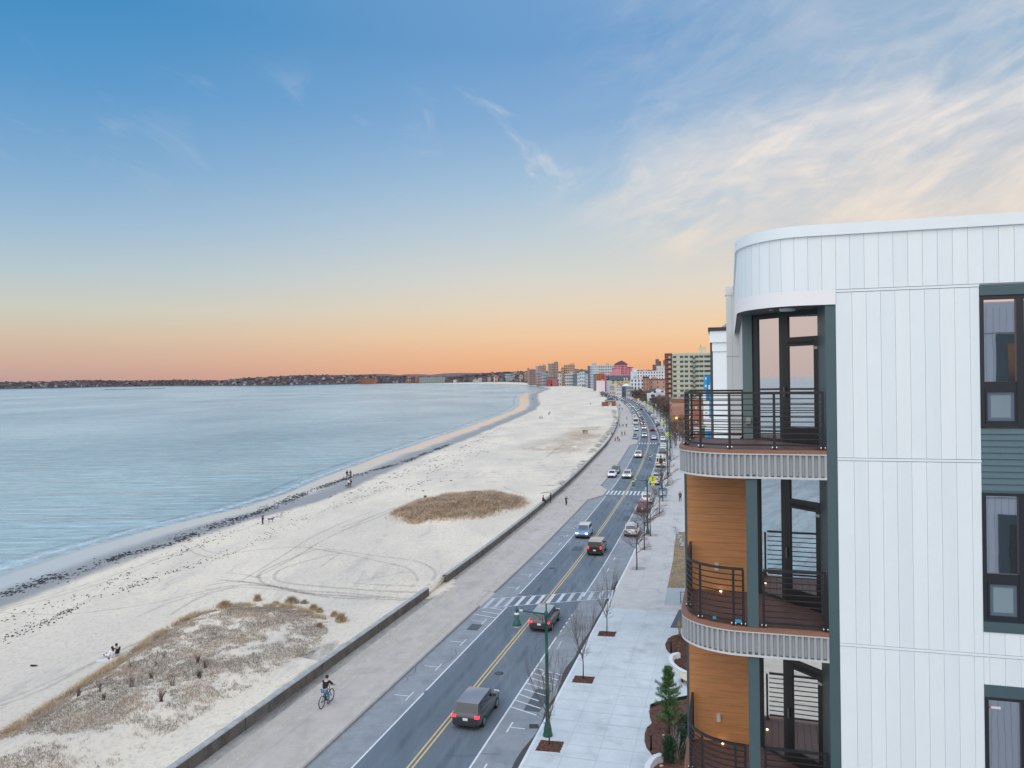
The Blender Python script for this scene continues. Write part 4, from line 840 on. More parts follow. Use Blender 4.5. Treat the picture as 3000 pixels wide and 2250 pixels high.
    if top:
        rail(I+[(-2.58,2.6),(-2.2,2.6),(-1.5,2.6)],[(-.22,.12),(-1.03,.12),(-1.8,.13),onI(a=-2.33),onI(b=.95),onI(b=1.75),(-2.58,2.58),(-1.53,2.6)])
    else:
        L1=[p for p in I if p[0]<=-1.58]; L1=[(-1.59,.12)]+L1; L1=[p for p in L1 if p[1]<2.36]
        rail(L1,[(-1.6,.12),(-1.77,.125),onI(a=-2.37),onI(b=1.1),(-2.62,2.3)])
        rail([(-1.25,.12),(-.2,.12)],[(-1.25,.12),(-.215,.12)])
        p=MB(); p.b2(-1.53,-1.34,.03,.22,zd,zd+2.75,TEAL); p.build('balcony_post',bld)
        p=MB(); p.b2(-2.14,-2.06,2.36,2.4,zd+.42,zd+.58,M(.6,.6,.58)); p.build('wall_socket',bld)
        ps=MB(); ps.lathe([(.02,0),(.02,.02)],mat('floor_lamp',(.9,.7,.4),.4,emit=(1,.75,.4),es=9),8,(-2.02,2.3,zd+.004)); ps.build('deck_light',bld)
        if k==1:
            tp=MB(); TB=M(.03,.3,.55); q=onI(a=-2.12); tp.box((q[0],q[1]-.03,zd+.085),(.06,.012,.045),TB); tp.box((-1.69,.1,zd+.085),(.11,.045,.045),TB); tp.build('blue_tape',bld)
    # door wall on the diagonal
    Dv=Vector((1.31,-1.38,0)).normalized(); rot=math.atan2(Dv.y,Dv.x); de=empty('door_wall',(-1.33,2.5,zd)); de.parent=bld; de.rotation_euler=(0,0,rot)
    f=MB(); ht=2.59 if top else 2.72
    def bb(s0,s1,z0,z1,y0=-.03,y1=.06,m=FRAME): f.b2(s0,s1,y0,y1,z0,z1,m)
    bb(0,.19,0,ht); bb(.19,.765,0,.06); bb(.19,.765,ht-.1,ht); bb(.765,.99,0,ht); bb(1.74,1.84,0,ht); bb(.99,1.74,ht-.1,ht,); bb(.99,1.74,1.99,2.08)
    bb(1.84,1.92,0,ht,-.02,.06,TEAL); bb(0,.06,0,ht,-.05,-.03,TEAL)
    fo=f.build('door_frame',de)
    g=MB(); g.b2(.19,.765,0.0,.02,.06,ht-.1,GLASS); g.b2(.99,1.74,0,.02,2.08,ht-.1,GLASS); g.build('fixed_glass',fo)
    dr=MB(); bx=lambda s0,s1,z0,z1,y0=-.045,y1=.03,m=BLACK: dr.b2(s0,s1,y0,y1,z0,z1,m)
    bx(.87,1.01,.01,2.0); bx(1.63,1.76,.01,2.0); bx(1.01,1.63,.01,.31); bx(1.01,1.63,1.97-.12+.1,2.0)
    bx(1.01,1.63,1.9,1.98)
    dro=dr.build('door',de)
    g=MB(); g.b2(1.01,1.63,-.02,0,.31,1.9,GLASS); g.build('door_glass',dro)
    h=MB(); h.box((.93,-.075,1.0),(.02,.03,.2),M(.15,.15,.15,rough=.3)); h.build('door_handle',dro)
    h=MB(); h.box((1.7,-.06,1.85),(.09,.04,.05),M(.5,.5,.5)); h.box((1.74,-.06,.2),(.09,.04,.05),M(.05,.05,.05)); h.build('door_closer',dro)
level(20.655,True); level(17.465,False,1); level(14.275,False,2); level(11.085,False,3)
mb=MB(); mb.b2(-1.52,-1.33,2.42,2.6,20.66,23.25,M(.17,.25,.26)); mb.build('teal_pier',bld)
mb=MB(); mb.box((-1.42,2.39,21.05),(.09,.06,.13),M(.4,.42,.43)); mb.build('outlet_box',bld)
for zz in (8,4.8):
    mb=MB(); mb.b2(-1.3,-.1,1.8,1.9,zz-3,zz+.1,FRAME); mb.build('lower_wall',bld)
# ------------------------------------------------------------------ vehicles (x right, y forward, origin on the ground)
TYRE=M(.02,.02,.021,rough=.9); RIM=M(.35,.36,.38,rough=.35,metal=.7); DPL=M(.03,.03,.032,rough=.7)
def paint(c): 
    k=('cp',)+tuple(c)
    if k not in _mc:
        m=mat('car_paint',c,.28); m.node_tree.nodes['Principled BSDF'].inputs['Coat Weight'].default_value=.6; _mc[k]=m
    return _mc[k]
HLM=mat('headlamp',(.8,.8,.78),.2); HLON=mat('headlamp_lit',(.9,.88,.8),.2,emit=(1,.93,.8),es=2.6); TLM=mat('tail_lamp',(.35,.01,.015),.3); TLON=mat('tail_lamp_lit',(.5,.01,.02),.3,emit=(1,.03,.05),es=3.); PLATE=M(.75,.76,.78)
KIND={'sedan':dict(L=4.7,W=1.82,H=1.44,st=[(1.,.38,.60,.80),(.93,.25,.74,.93),(.75,.22,.84,.98),(.42,.22,.93,1.),(-.05,.22,.95,1.),(-.55,.22,.97,1.),(-.72,.22,1.0,.99),(-.93,.25,.98,.92),(-1.,.42,.82,.82)],gh=(.42,-.78,.13,-.42),tw=.72),
'suv':dict(L=4.6,W=1.88,H=1.69,st=[(1.,.40,.66,.82),(.94,.27,.86,.94),(.72,.24,.98,.99),(.48,.24,1.04,1.),(0,.24,1.06,1.),(-.6,.24,1.09,1.),(-.9,.26,1.10,.97),(-.98,.3,1.05,.93),(-1.,.42,.8,.88)],gh=(.50,-.97,.26,-.82),tw=.78),
'boxy':dict(L=4.5,W=1.9,H=1.84,st=[(1.,.42,.75,.9),(.95,.3,1.02,.96),(.7,.28,1.12,1.),(.45,.28,1.16,1.),(0,.28,1.17,1.),(-.6,.28,1.18,1.),(-.95,.3,1.18,.99),(-1.,.42,1.1,.97)],gh=(.47,-.985,.36,-.93),tw=.87),
'hatch':dict(L=4.4,W=1.78,H=1.5,st=[(1.,.38,.62,.8),(.93,.25,.78,.93),(.72,.22,.90,.98),(.45,.22,.96,1.),(0,.22,.98,1.),(-.55,.22,1.0,1.),(-.85,.25,1.02,.95),(-1.,.42,.92,.85)],gh=(.52,-.95,.16,-.62),tw=.74)}
def car_parts(kind,c,roofc=None,lit=None):
    K=KIND[kind]; l=K['L']/2; w=K['W']/2; Hh=K['H']; P=paint(c); RP_=paint(roofc) if roofc else P
    body=MB(); n=10; vs=[]
    for (y,z0,z1,k) in K['st']:
        ww=w*k; zm=z0+(z1-z0)*.55
        vs+=[(-ww*.9,y*l,z0),(-ww,y*l,z0+.12),(-ww*1.0,y*l,zm),(-ww*.96,y*l,z1-.05),(-ww*.82,y*l,z1),(ww*.82,y*l,z1),(ww*.96,y*l,z1-.05),(ww,y*l,zm),(ww,y*l,z0+.12),(ww*.9,y*l,z0)]
    m=len(K['st'])
    body.add(vs,[(i*n+j,i*n+(j+1)%n,(i+1)*n+(j+1)%n,(i+1)*n+j) for i in range(m-1) for j in (1,2,3,4,5,6,7)],P,True)
    body.add(vs,[(i*n+j,i*n+(j+1)%n,(i+1)*n+(j+1)%n,(i+1)*n+j) for i in range(m-1) for j in (0,8,9)],DPL)
    body.add(vs,[tuple(range(n-1,-1,-1)),tuple(range((m-1)*n,m*n))],P)
    # greenhouse
    bf,br,tf,tr=[q*l for q in K['gh']]; zi=lambda y: float(np.interp(y,[s[0]*l for s in K['st']][::-1],[s[2] for s in K['st']][::-1]))-.02
    wb=w*.86; wt=w*K['tw']; zf=zi(bf); zr=zi(br); zt=Hh-.09
    gh=[(-wb,bf,zf),(wb,bf,zf),(wb,br,zr),(-wb,br,zr),(-wt,tf,zt),(wt,tf,zt),(wt,tr,zt-.02),(-wt,tr,zt-.02)]
    body.add(gh,[(0,1,5,4),(1,2,6,5),(2,3,7,6),(3,0,4,7)],P)
    roof=MB(); q=.16; rv=[(-wt,tf,zt),(wt,tf,zt),(wt,tr,zt-.02),(-wt,tr,zt-.02),(-wt+q,tf-.2,Hh-.015),(wt-q,tf-.2,Hh-.015),(wt-q,tr+.15,Hh-.03),(-wt+q,tr+.15,Hh-.03)]
    roof.add(rv,[(0,1,5,4),(1,2,6,5),(2,3,7,6),(3,0,4,7),(4,5,6,7)],RP_,True)
    G8=[Vector(p) for p in gh]
    def pane(a,b,c_,d,i0,i1,j0,j1,off):
        nrm=(G8[b]-G8[a]).cross(G8[d]-G8[a]).normalized()*-off; f=lambda s,t:(G8[a].lerp(G8[b],s)).lerp(G8[d].lerp(G8[c_],s),t)+nrm
        return [f(i0,j1),f(i1,j1),f(i1,j0),f(i0,j0)]
    ws=MB(); ws.poly(pane(0,1,5,4,.07,.93,.06,.93,.012),CARGLASS); rw=MB(); rw.poly(pane(2,3,7,6,.08,.92,.15,.92,.012),CARGLASS)
    sides=[]
    for a,b,c_,d,fl in ((1,2,6,5,0),(3,0,4,7,1)):
        s=MB(); cuts=[(.10,.46),(.49,.80),(.83,.95)] if kind!='sedan' else [(.12,.50),(.53,.84)]
        for u,v in cuts:
            if fl: u,v=1-v,1-u
            s.poly(pane(a,b,c_,d,u,v,.12,.88,.012),CARGLASS)
        sides.append(s)
    wheels=[]
    for sx_ in(-1,1):
        for yy in(.62,-.60):
            t=MB(); x=sx_*(w-.10); r=.335 if kind!='boxy' else .39; t.tube([(x-.12,yy*l,r),(x+.12,yy*l,r)],r,TYRE,16,smooth=False); ri=MB(); xo=x+sx_*.121; ri.tube([(xo,yy*l,r),(xo+sx_*.012,yy*l,r)],r*.64,RIM,10,smooth=False)
            wheels.append((t,ri))
    hl=[];tl=[]; s1=K['st'][1]; sr=K['st'][-2]
    for sx_ in(-1,1):
        a=MB(); zz=s1[2]-.10; a.box((sx_*w*.70,l*.965,zz),(.36,.16,.15),HLON if lit in('on','head') else HLM); hl.append(a)
        zz=sr[2]-.16; a=MB(); yb=-l*.975; a.box((sx_*w*.80,yb,zz),(.28 if kind!='boxy' else .14,.16,.16 if kind!='boxy' else .3),TLON if lit in('on','tail') else TLM); tl.append(a)
    pl=MB(); pl.box((0,-l*1.0-.005,.62 if kind=='sedan' else .72),(.32,.02,.16),PLATE)
    mir=MB(); 
    for sx_ in(-1,1): mir.box((sx_*(wb+.14),bf-.25,zf+.08),(.2,.12,.14),P)
    bp=MB(); bp.box((0,l*.985,.42),(w*1.2,.08,.22),DPL); bp.box((0,-l*.99,.40),(w*1.5,.06,.14),DPL)
    return dict(body=body,roof=roof,windscreen=ws,rear_window=rw,sides=sides,wheels=wheels,hl=hl,tl=tl,plate=pl,mirrors=mir,bumper=bp)
_cc={}
def make_car(kind,c,roofc=None,lit=None,full=True):
    k=(kind,tuple(c),roofc,lit,full)
    if k in _cc: return copytree(_cc[k])
    p=car_parts(kind,c,roofc,lit)
    if full:
        e=empty('parked_car'); p['body'].build('car_body',e); p['roof'].build('roof_panel',e); p['windscreen'].build('windscreen',e); p['rear_window'].build('rear_window',e)
        for s in p['sides']: s.build('side_window',e)
        for t,r in p['wheels']: r.build('rim',t.build('wheel',e))
        for s in p['hl']: s.build('headlight',e)
        for s in p['tl']: s.build('tail_light',e)
        p['plate'].build('number_plate',e); p['mirrors'].build('wing_mirrors',e); p['bumper'].build('bumper',e)
    else:
        m=MB(); 
        for q in ('body','roof','windscreen','rear_window','bumper'): m.merge(p[q])
        for s in p['sides']+p['hl']+p['tl']: m.merge(s)
        for t,r in p['wheels']: m.merge(t)
        e=m.build('parked_car')
    _cc[k]=e; return e
def put_car(y,o,kind,c,label,group=None,back=False,roofc=None,lit=None,name='parked_car',yaw=0,cat='car'):
    e=make_car(kind,c,roofc,lit,y<175); p=RP(y,o,.008); e.location=p; e.rotation_euler=(0,0,-RA(y)+(PI if back else 0)+yaw); e.name=name
    for k in ('group',):
        if k in e: del e[k]
    tag(e,label,cat,group); return e
CW=(.78,.79,.80);CS=(.42,.44,.46);CD=(.05,.055,.065);CK=(.015,.016,.02);CR_=(.16,.02,.03);CB=(.06,.12,.22);CG=(.18,.19,.2);CT=(.42,.36,.30); CBr=(.45,.03,.03)
CN={CW:'white',CS:'silver',CD:'dark grey',CK:'black',CR_:'dark red',CB:'blue',CG:'grey',CT:'tan',CBr:'bright red'}
def yof(px,py): return G(px,py).y
# moving traffic, nearest first (built at rest)
put_car(yof(1345,2135)+2.3,1.55,'suv',(.035,.04,.055),'dark car with glowing tail lights driving away, nearest the camera','cars driving on the road',roofc=(.2,.2,.22),lit='tail',name='moving_car')
put_car(yof(1590,1850)+2.3,1.6,'suv',(.045,.04,.05),'dark car with red tail lights just past the zebra crossing','cars driving on the road',roofc=(.32,.33,.35),lit='tail',name='moving_car')
put_car(yof(1730,1628)+2.2,1.55,'boxy',(.02,.02,.022),'boxy black off-roader with tan roof and red tail lights','cars driving on the road',roofc=(.42,.37,.31),lit='tail',name='moving_car')
put_car(yof(1690,1582)+2.3,-1.65,'suv',(.13,.25,.42),'blue estate with pale roof coming towards the camera','cars driving on the road',True,(.58,.57,.55),'head','moving_car')
put_car(yof(1832,1404)+2.3,-1.6,'suv',(.50,.50,.48),'silver off-roader with lit headlights before the second crossing','cars driving on the road',True,None,'head','moving_car')
put_car(yof(1868,1343)+2.3,-1.6,'boxy',(.45,.47,.45),'pale off-roader with lit headlights beyond the third crossing','cars driving on the road',True,(.6,.57,.52),'head','moving_car')
put_car(yof(1886,1282)+2.3,-1.6,'suv',(.55,.54,.50),'beige off-roader with headlights leading the oncoming queue','cars driving on the road',True,None,'head','moving_car')
put_car(yof(1913.8,1289)+2.3,1.7,'sedan',(.78,.72,.74),'pinkish white saloon driving away beside the oncoming queue','cars driving on the road',name='moving_car')
put_car(yof(1912,1263.5)+2.3,1.7,'suv',(.09,.012,.03),'dark maroon off-roader driving away on the bend','cars driving on the road',lit='tail',name='moving_car')
put_car(yof(1883,1259)+2.3,-1.6,'suv',(.60,.60,.57),'cream off-roader with bright headlights second in the oncoming queue','cars driving on the road',True,None,'head','moving_car')
put_car(505,1.7,'sedan',(.14,.07,.10),'dark plum saloon driving away beyond the bend','cars driving on the road',name='moving_car')
put_car(830,1.7,'suv',CD,'dark grey car driving away alone near the yellow signs','cars driving on the road',name='moving_car')
# parked, right-hand kerb
RIGHT=[(yof(1858,1570)+2.3,'suv',(.52,.54,.56),'silver off-roader parked alone by the green lamp post'),(yof(1890,1500)+2.3,'suv',(.15,.02,.045),'maroon car parked behind a bare tree before the second crossing'),(yof(1897,1474)+2.3,'suv',(.70,.66,.68),'pale off-roader with red lights parked ahead of the maroon car'),
(yof(1923.6,1420)+2.3,'sedan',(.72,.72,.76),'white saloon parked first beyond the second crossing'),(yof(1923.6,1420)+8.6,'hatch',(.50,.50,.52),'silver hatchback parked second beyond the second crossing'),(yof(1923.6,1420)+15,'suv',(.17,.20,.22),'grey off-roader parked third beyond the second crossing'),
(yof(1941.6,1332)+2.3,'suv',CD,'dark off-roader parked just ahead of the shuttle bus'),(yof(1941.6,1332)+9.2,'suv',(.09,.08,.10),'second dark off-roader ahead of the shuttle bus')]
for y,k,c,l in RIGHT: put_car(y,4.75,k,c,l,'cars parked at the right kerb')
rc=random.Random(21); pool=[CW,CW,CW,CS,CS,CG,CD,CK,CR_,CB,CT]; 
def fill(y0,y1,o,step,gaps,side,back,dens=.9,lit=None,group=None,name='parked_car',j=.15):
    y=y0
    while y<y1:
        if not any(a<y<b for a,b in gaps) and rc.random()<dens:
            c=rc.choice(pool); k=rc.choice(['sedan','suv','suv','hatch']); zone='before the bend' if y<330 else 'on the bend' if y<600 else 'in the far traffic beyond the brick pavilion'
            kn={'sedan':'saloon','suv':'off-roader','hatch':'hatchback'}[k]; l=f'{CN[c]} {kn} {side} {zone}'
            put_car(y,o+rc.uniform(-j,j),k,c,l,f'{CN[c]} {kn}s {side} {zone}',back,None,lit,name)
        y+=step*rc.uniform(.95,1.1)
put_car(yof(1788,1403)+2.3,-5.0,'hatch',(.76,.79,.80),'white hatchback with dark windows parked facing us at the promenade kerb',None,True)
put_car(yof(1788,1403)+9.0,-4.9,'suv',(.12,.14,.15),'dark off-roader parked right behind the white hatchback at the promenade kerb',None,True)
put_car(yof(1855.5,1289)+2.3,-4.85,'sedan',(.25,.33,.36),'blue-grey saloon parked first on the seaward kerb past the third crossing',None,True)
put_car(yof(1855.5,1289)+8.8,-4.85,'suv',CS,'silver car parked second on the seaward kerb past the third crossing',None,True)
put_car(yof(1859,1263)+2.3,-4.8,'hatch',CW,'white hatchback parked alone on the seaward kerb ahead of the truck',None,True)
fill(362,640,-4.85,6.3,[],'parked at the promenade kerb',True,.97)
fill(348,610,-1.6,8.2,[],'waiting in the oncoming queue',True,.9,'head',name='moving_car')
fill(222,760,4.75,6.4,[(247,256),(316,330),(505,540),(590,625)],'parked at the right kerb',False,.92)
fill(690,1250,-4.85,9.,[],'parked at the promenade kerb',True,.9)
fill(700,1250,-1.6,12,[],'waiting in the oncoming queue',True,.8,'head',name='moving_car')
fill(900,1250,4.75,11,[],'parked at the right kerb',False,.7)
fill(880,1400,1.7,24,[],'driving away',False,.6,'tail',name='moving_car')
for o_,d_ in ((-8.2,.8),(-11.5,.75),(-14.8,.6)): fill(700,1020,o_,14,[],'parked in the beach-side lot',True,d_,name='parked_car')
for (y,o,c,yw,l) in [(330,24,CD,1.2,'dark car in the side lot behind the big bare tree'),(337,26,CK,1.2,'black car deeper in the side lot behind the big bare tree'),(322,23,CS,1.2,'silver car at the front of the side lot behind the big bare tree')]:
    put_car(y,o,'suv',c,l,'cars in the side lot',yaw=yw)
for y,l in ((690,'bright red car at the far right kerb, nearer of two'),(712,'bright red car at the far right kerb, farther of two')): put_car(y,7.6,'suv',CBr,l)
# box truck with red cones on the seaward kerb, shuttle bus on the right kerb
def van(y,o,back,w,l,h,c,label,cat,stripe=None,name='shuttle_bus'):
    e=empty(name,RP(y,o,.008),-RA(y)+(PI if back else 0)); b=MB(); P=paint(c)
    b.box((0,-.35,.55+(h-.55)/2),(w,l-1.2,h-.55),P); b.box((0,l/2-.75,.95),(w*.92,1.4,.9),P); b.build('van_body',e)
    f=MB(); f.add([(-w*.44,l/2-.96,1.4),(w*.44,l/2-.96,1.4),(w*.42,l/2-1.05,h-.35),(-w*.42,l/2-1.05,h-.35)],[(0,1,2,3)],CARGLASS); f.v=[(x,yy+.12,z) for x,yy,z in f.v]; f.build('windscreen',e)
    r=MB(); yb=-.35-(l-1.2)/2; r.box((0,yb-.012,1.75),(.85,.02,1.1),CARGLASS); r.box((-.8,yb-.012,1.9),(.42,.02,.8),CARGLASS); r.box((.8,yb-.012,1.9),(.42,.02,.8),CARGLASS); r.build('rear_window',e)
    for s in(-1,1):
        q=MB(); 
        for k in range(4): q.box((s*(w/2+.008),1.2-k*1.15,1.95),(.02,.95,.75),CARGLASS)
        q.build('side_window',e)
        t=MB(); t.box((s*w*.43,yb-.02,1.0),(.16,.03,.3),TLM); t.build('tail_light',e)
        for yy in(l/2-1.1,-l/2+1.3):
            t=MB(); t.tube([(s*(w/2-.28),yy,.4),(s*(w/2-.02),yy,.4)],.4,TYRE,14,smooth=False); t.build('wheel',e)
    if stripe:
        q=MB(); q.box((0,yb-.02,1.1),(w*1.0,.02,.2),stripe); q.box((-w/2-.01,-.35,1.1),(.02,l-1.3,.2),stripe); q.box((w/2+.01,-.35,1.1),(.02,l-1.3,.2),stripe); q.build('orange_stripe',e)
    q=MB(); q.box((0,yb-.05,.5),(w*.95,.1,.2),DPL); q.box((0,-.6,h+.12),(1.0,1.6,.24),M(.6,.6,.6)); q.build('roof_unit',e)
    tag(e,label,cat); return e
van(yof(1933,1370)+3.4,4.95,False,2.25,6.6,2.85,(.76,.78,.78),'white shuttle bus with an orange stripe and roof unit parked at the right kerb','bus',M(.62,.22,.05))
van(yof(1858,1245)+4,-4.9,True,2.3,7.2,2.9,(.68,.70,.72),'white box truck parked on the seaward kerb ahead of the car row','truck',name='box_truck')
def cone(p,l):
    b=MB(); b.box((0,0,.02),(.36,.36,.04),M(.03,.03,.03)); b.lathe([(.15,.04),(.09,.36)],M(.75,.12,.02),10); e=empty('traffic_cone',p); b.build('cone_body',e)
    q=MB(); q.lathe([(.092,.36),(.06,.52)],M(.8,.8,.8),10); q.lathe([(.06,.52),(.03,.72)],M(.75,.12,.02),10); q.build('cone_band',e); tag(e,l,'traffic cone','orange traffic cones')
cone(RP(yof(1893,1452),4.6,.01),'orange cone beside the crossing nearest the road'); cone(RP(yof(1900,1446),5.6,.01),'orange cone beside the crossing nearest the kerb'); cone(RP(yof(1860,1246)-2,-4.9,.01),'orange cone behind the white box truck')
# ------------------------------------------------------------------ street lamps
def lamp():
    e=empty('street_lamp'); p=MB(); k=.885; p.lathe([(r,z*k) for r,z in [(.30,0),(.30,.12),(.26,.22),(.24,.5),(.19,.75),(.15,.9),(.13,1.1),(.12,3.2),(.135,3.22),(.135,3.28),(.115,3.3),(.10,5.6),(.115,5.62),(.115,5.68),(.095,5.7),(.085,8.1),(.12,8.12),(.12,8.55),(.05,8.6),(.05,9.1),(.01,9.15)]],GREENP,14); p.build('pole',e)
    a=MB(); a.tube([(0,0,7.42),(-1.82,0,7.5)],.05,GREENP,8); a.tube([(-.1,0,6.5),(-.22,0,6.95),(-.5,0,7.25),(-.85,0,7.42)],.022,GREENP,6); a.tube([(-.22,0,6.98),(-.28,0,7.4)],.018,GREENP,5); a.lathe([(.08,0),(.10,.1),(.04,.2),(.03,.34),(.01,.36)],GREENP,10,(-1.9,0,7.42)); a.tube([(-1.5,0,7.49),(-1.72,0,7.5)],.07,M(.6,.62,.62),8); a.build('arm',e)
    h=MB(); h.lathe([(.05,.0),(.05,-.1)],GREENP,10,(-1.9,0,7.42)); h.lathe([(.13,0),(.15,-.06),(.15,-.09)],M(.7,.75,.74),14,(-1.9,0,7.33)); h.lathe([(.15,-.09),(.14,-.4),(.20,-.46),(.23,-.6),(.29,-.72),(.28,-.76)],GREENP,16,(-1.9,0,7.33)); ho=h.build('lamp_head',e)
    g=MB(); g.lathe([(.24,-.76),(.22,-.83),(.13,-.9),(.02,-.92)],M(.7,.72,.7,rough=.15),14,(-1.9,0,7.33)); g.build('lamp_glass',ho); return e
lm=lamp(); LY=[47.22,108.16,140.35,171.3,203,235,267,300,335,370,410,450,495,545]
for i,y in enumerate(LY):
    e=lm if i==0 else copytree(lm); p=RP(y,6.9,.15); 
    if i==0: p=G(1605,2155,.15)
    e.location=p; e.rotation_euler=(0,0,-RA(y)-(.05 if i==0 else 0))
    tag(e,['tall green street lamp with hanging lantern nearest the camera on new paving','green street lamp beside the silver parked off-roader','green street lamp just beyond the second crossing','green street lamp beside the shuttle bus','green street lamp next after the shuttle bus','green street lamp level with the third crossing','green street lamp by the yellow crossing sign on the bend','green street lamp after the bend sign'][i] if i<8 else 'green street lamp in the far row along the bend','street lamp','green street lamps along the right pavement')
# pedestrian crossing signs
YS=M(.72,.80,.02,rough=.5)
def sign(y,o,l,z=2.6,s=.62):
    e=empty('crossing_sign',RP(y,o,.15),-RA(y)); p=MB(); p.tube([(0,0,0),(0,0,3.5)],.035,M(.4,.42,.42),8); p.build('post',e)
    b=MB(); b.add([(0,-.06,z-s),(s,-.06,z),(0,-.06,z+s),(-s,-.06,z),(0,-.04,z-s),(s,-.04,z),(0,-.04,z+s),(-s,-.04,z)],[(0,1,2,3),(7,6,5,4),(0,4,5,1),(1,5,6,2),(2,6,7,3),(3,7,4,0)],YS); bo=b.build('sign_plate',e)
    k=MB(); BK=M(.01,.01,.01); yy=-.068
    def bar(x0,z0,x1,z1,w): 
        d=Vector((x1-x0,0,z1-z0)).normalized(); n=Vector((-d.z,0,d.x))*w/2; A=Vector((x0,yy,z0+z));B=Vector((x1,yy,z1+z)); k.poly([A-n,B-n,B+n,A+n],BK)
    bar(0,.0,.02,.22,.13); bar(0,.02,-.13,-.3,.06); bar(.02,.02,.14,-.28,.06); bar(-.02,.2,-.15,.04,.045); bar(.04,.2,.16,.06,.045); k.add([(.02+.065*math.cos(a*PI/4),yy,z+.31+.065*math.sin(a*PI/4)) for a in range(8)],[tuple(range(8))],BK); k.build('walking_symbol',bo)
    b=MB(); b.box((0,-.05,z-s-.22),(.6,.02,.34),YS); b2=b.build('arrow_plate',e)
    k=MB(); bar(.18,-s-.10,-.1,-s-.28,.05); k.poly([(-.18,yy,z-s-.33),(-.03,yy,z-s-.3),(-.14,yy,z-s-.18)],BK); k.build('arrow_symbol',b2)
    tag(e,l,'road sign','yellow pedestrian crossing signs')
sign(yof(1899,1452),5.3,'yellow pedestrian crossing sign beside the second crossing',3.05,.75); sign(250,6.4,'yellow pedestrian crossing sign above the right parked cars at the third crossing',3.1,.85); sign(322,6.4,'yellow pedestrian crossing sign before the bend among parked cars',3.1,.9)
for y,l in ((470,'bright yellow crossing sign on the bend, nearest of the distant ones'),(560,'bright yellow crossing sign farther round the bend'),(640,'bright yellow crossing sign in front of the bare hedge'),(780,'smallest yellow crossing sign by the red cars')): sign(y,6.6,l,3.1,1.)
b=MB(); e=empty('info_board',RP(yof(1922,1458),7.2,.15),-.2); b.box((0,0,1.1),(1.5,.08,1.5),M(.04,.25,.45)); b.build('board',e); b=MB(); b.box((0,-.05,1.0),(1.2,.02,.8),M(.6,.68,.7)); b.build('poster',e); b=MB(); b.tube([(-.6,0,0),(-.6,0,.4)],.03,BLACK,6); b.tube([(.6,0,0),(.6,0,.4)],.03,BLACK,6); b.build('leg',e); tag(e,'blue and white information board on the pavement by the second crossing','notice board')
# ------------------------------------------------------------------ bare trees
def bare_tree(seed,h=4.8,trunk=1.7,kind='upright',lv=4,r0=.05,n=4,twig=TWIG,spread=1.):
    r=random.Random(seed); tk=MB(); cr=MB()
    tk.tube([(0,0,0),(.02,0,trunk*.5),(r.uniform(-.05,.05),0,trunk)],[r0*1.15,r0,r0*.85],BARK,7)
    def br(p,d,L_,rad,l):
        q=[p]; k=3 if l<lv else 2
        for i in range(k):
            d2=d+Vector((r.uniform(-.18,.18),r.uniform(-.18,.18),r.uniform(-.05,.2) if kind=='upright' else r.uniform(-.12,.16))); d2.normalize(); d=d2; p=p+d*L_/k; q.append(p)
        cr.tube(q,[rad*(1-.55*i/k) for i in range(k+1)],BARK if l<2 else twig,4 if l<3 else 3,cap=False)
        if l>=lv: return
        m=(4 if l<2 else 3) if kind=='upright' else (4 if l<3 else 3)
        for i in range(m):
            t=r.uniform(.35,1.); s=q[0].lerp(q[-1],t) if k<3 else q[min(k,int(t*k))]; a=r.uniform(0,2*PI); side=Vector((math.cos(a),math.sin(a),0))
            ang=(.35 if kind=='upright' else .75)*spread*r.uniform(.6,1.2); nd=(d*math.cos(ang)+side*math.sin(ang)); 
            if kind=='upright': nd.z+=.5
            nd.normalize(); br(s,nd,L_*r.uniform(.55,.8),rad*.55,l+1)
    z=trunk; H_=h-trunk
    if kind=='upright':
        for i in range(9):
            a=2*PI*i/9*1.7+r.uniform(-.3,.3); ang=r.uniform(.12,.42); br(Vector((0,0,z*r.uniform(.75,1.05))),Vector((math.cos(a)*math.sin(ang)*1.3,math.sin(a)*math.sin(ang)*1.3,1)).normalized(),H_*r.uniform(.7,1.),r0*.45,2)
        for i in range(8):
            a=r.uniform(0,2*PI); br(Vector((0,0,z*r.uniform(.7,1.1))),Vector((math.cos(a),math.sin(a),.25)).normalized(),H_*r.uniform(.2,.34),r0*.3,3)
    else:
        tk.tube([(0,0,trunk),(0,0,trunk+H_*.45)],[r0*.85,r0*.5],BARK,6)
        for i in range(n+3):
            a=2*PI*i/(n+3)*1.62+r.uniform(-.4,.4); t=i/(n+3); br(Vector((0,0,trunk*.9+H_*.45*t)),Vector((math.cos(a)*.8,math.sin(a)*.8,.55+.3*t)).normalized(),H_*r.uniform(.38,.55)*(1.1-.3*t),r0*.5,1)
        br(Vector((0,0,trunk+H_*.4)),Vector((.05,0,1)),H_*.45,r0*.5,1)
    return tk,cr
def tree_obj(tk,cr,loc,label,group,sc=1.,rz=0,name='bare_tree'):
    e=empty(name,loc,rz); e.scale=(sc,sc,sc); 
    if isinstance(tk,MB): tk.build('trunk',e); cr.build('crown',e)
    else:
        for nm,me in (('trunk',tk),('crown',cr)): o=bpy.data.objects.new(nm,me); COL.objects.link(o); o.parent=e
    tag(e,label,'tree',group); return e
NT=[(G(1609,2180,.15),4.9,'nearest young bare tree, in front of the green lamp post'),(G(1708.5,1988,.15),5.1,'second young upright bare tree from the camera in a mulch square'),(G(1778,1854,.15),4.9,'third young upright bare tree from the camera in a mulch square')]
for i,(p,h,l) in enumerate(NT): tk,cr=bare_tree(40+i,h,1.75 if i else 1.6,'upright',4,.042); tree_obj(tk,cr,p,l,'young upright street trees')
VT=[]
for sd_ in range(4):
    tk,cr=bare_tree(60+sd_,5.6,2.0,'round',4,.07,4); VT.append((tk.mesh('trunk'),cr.mesh('crown')))
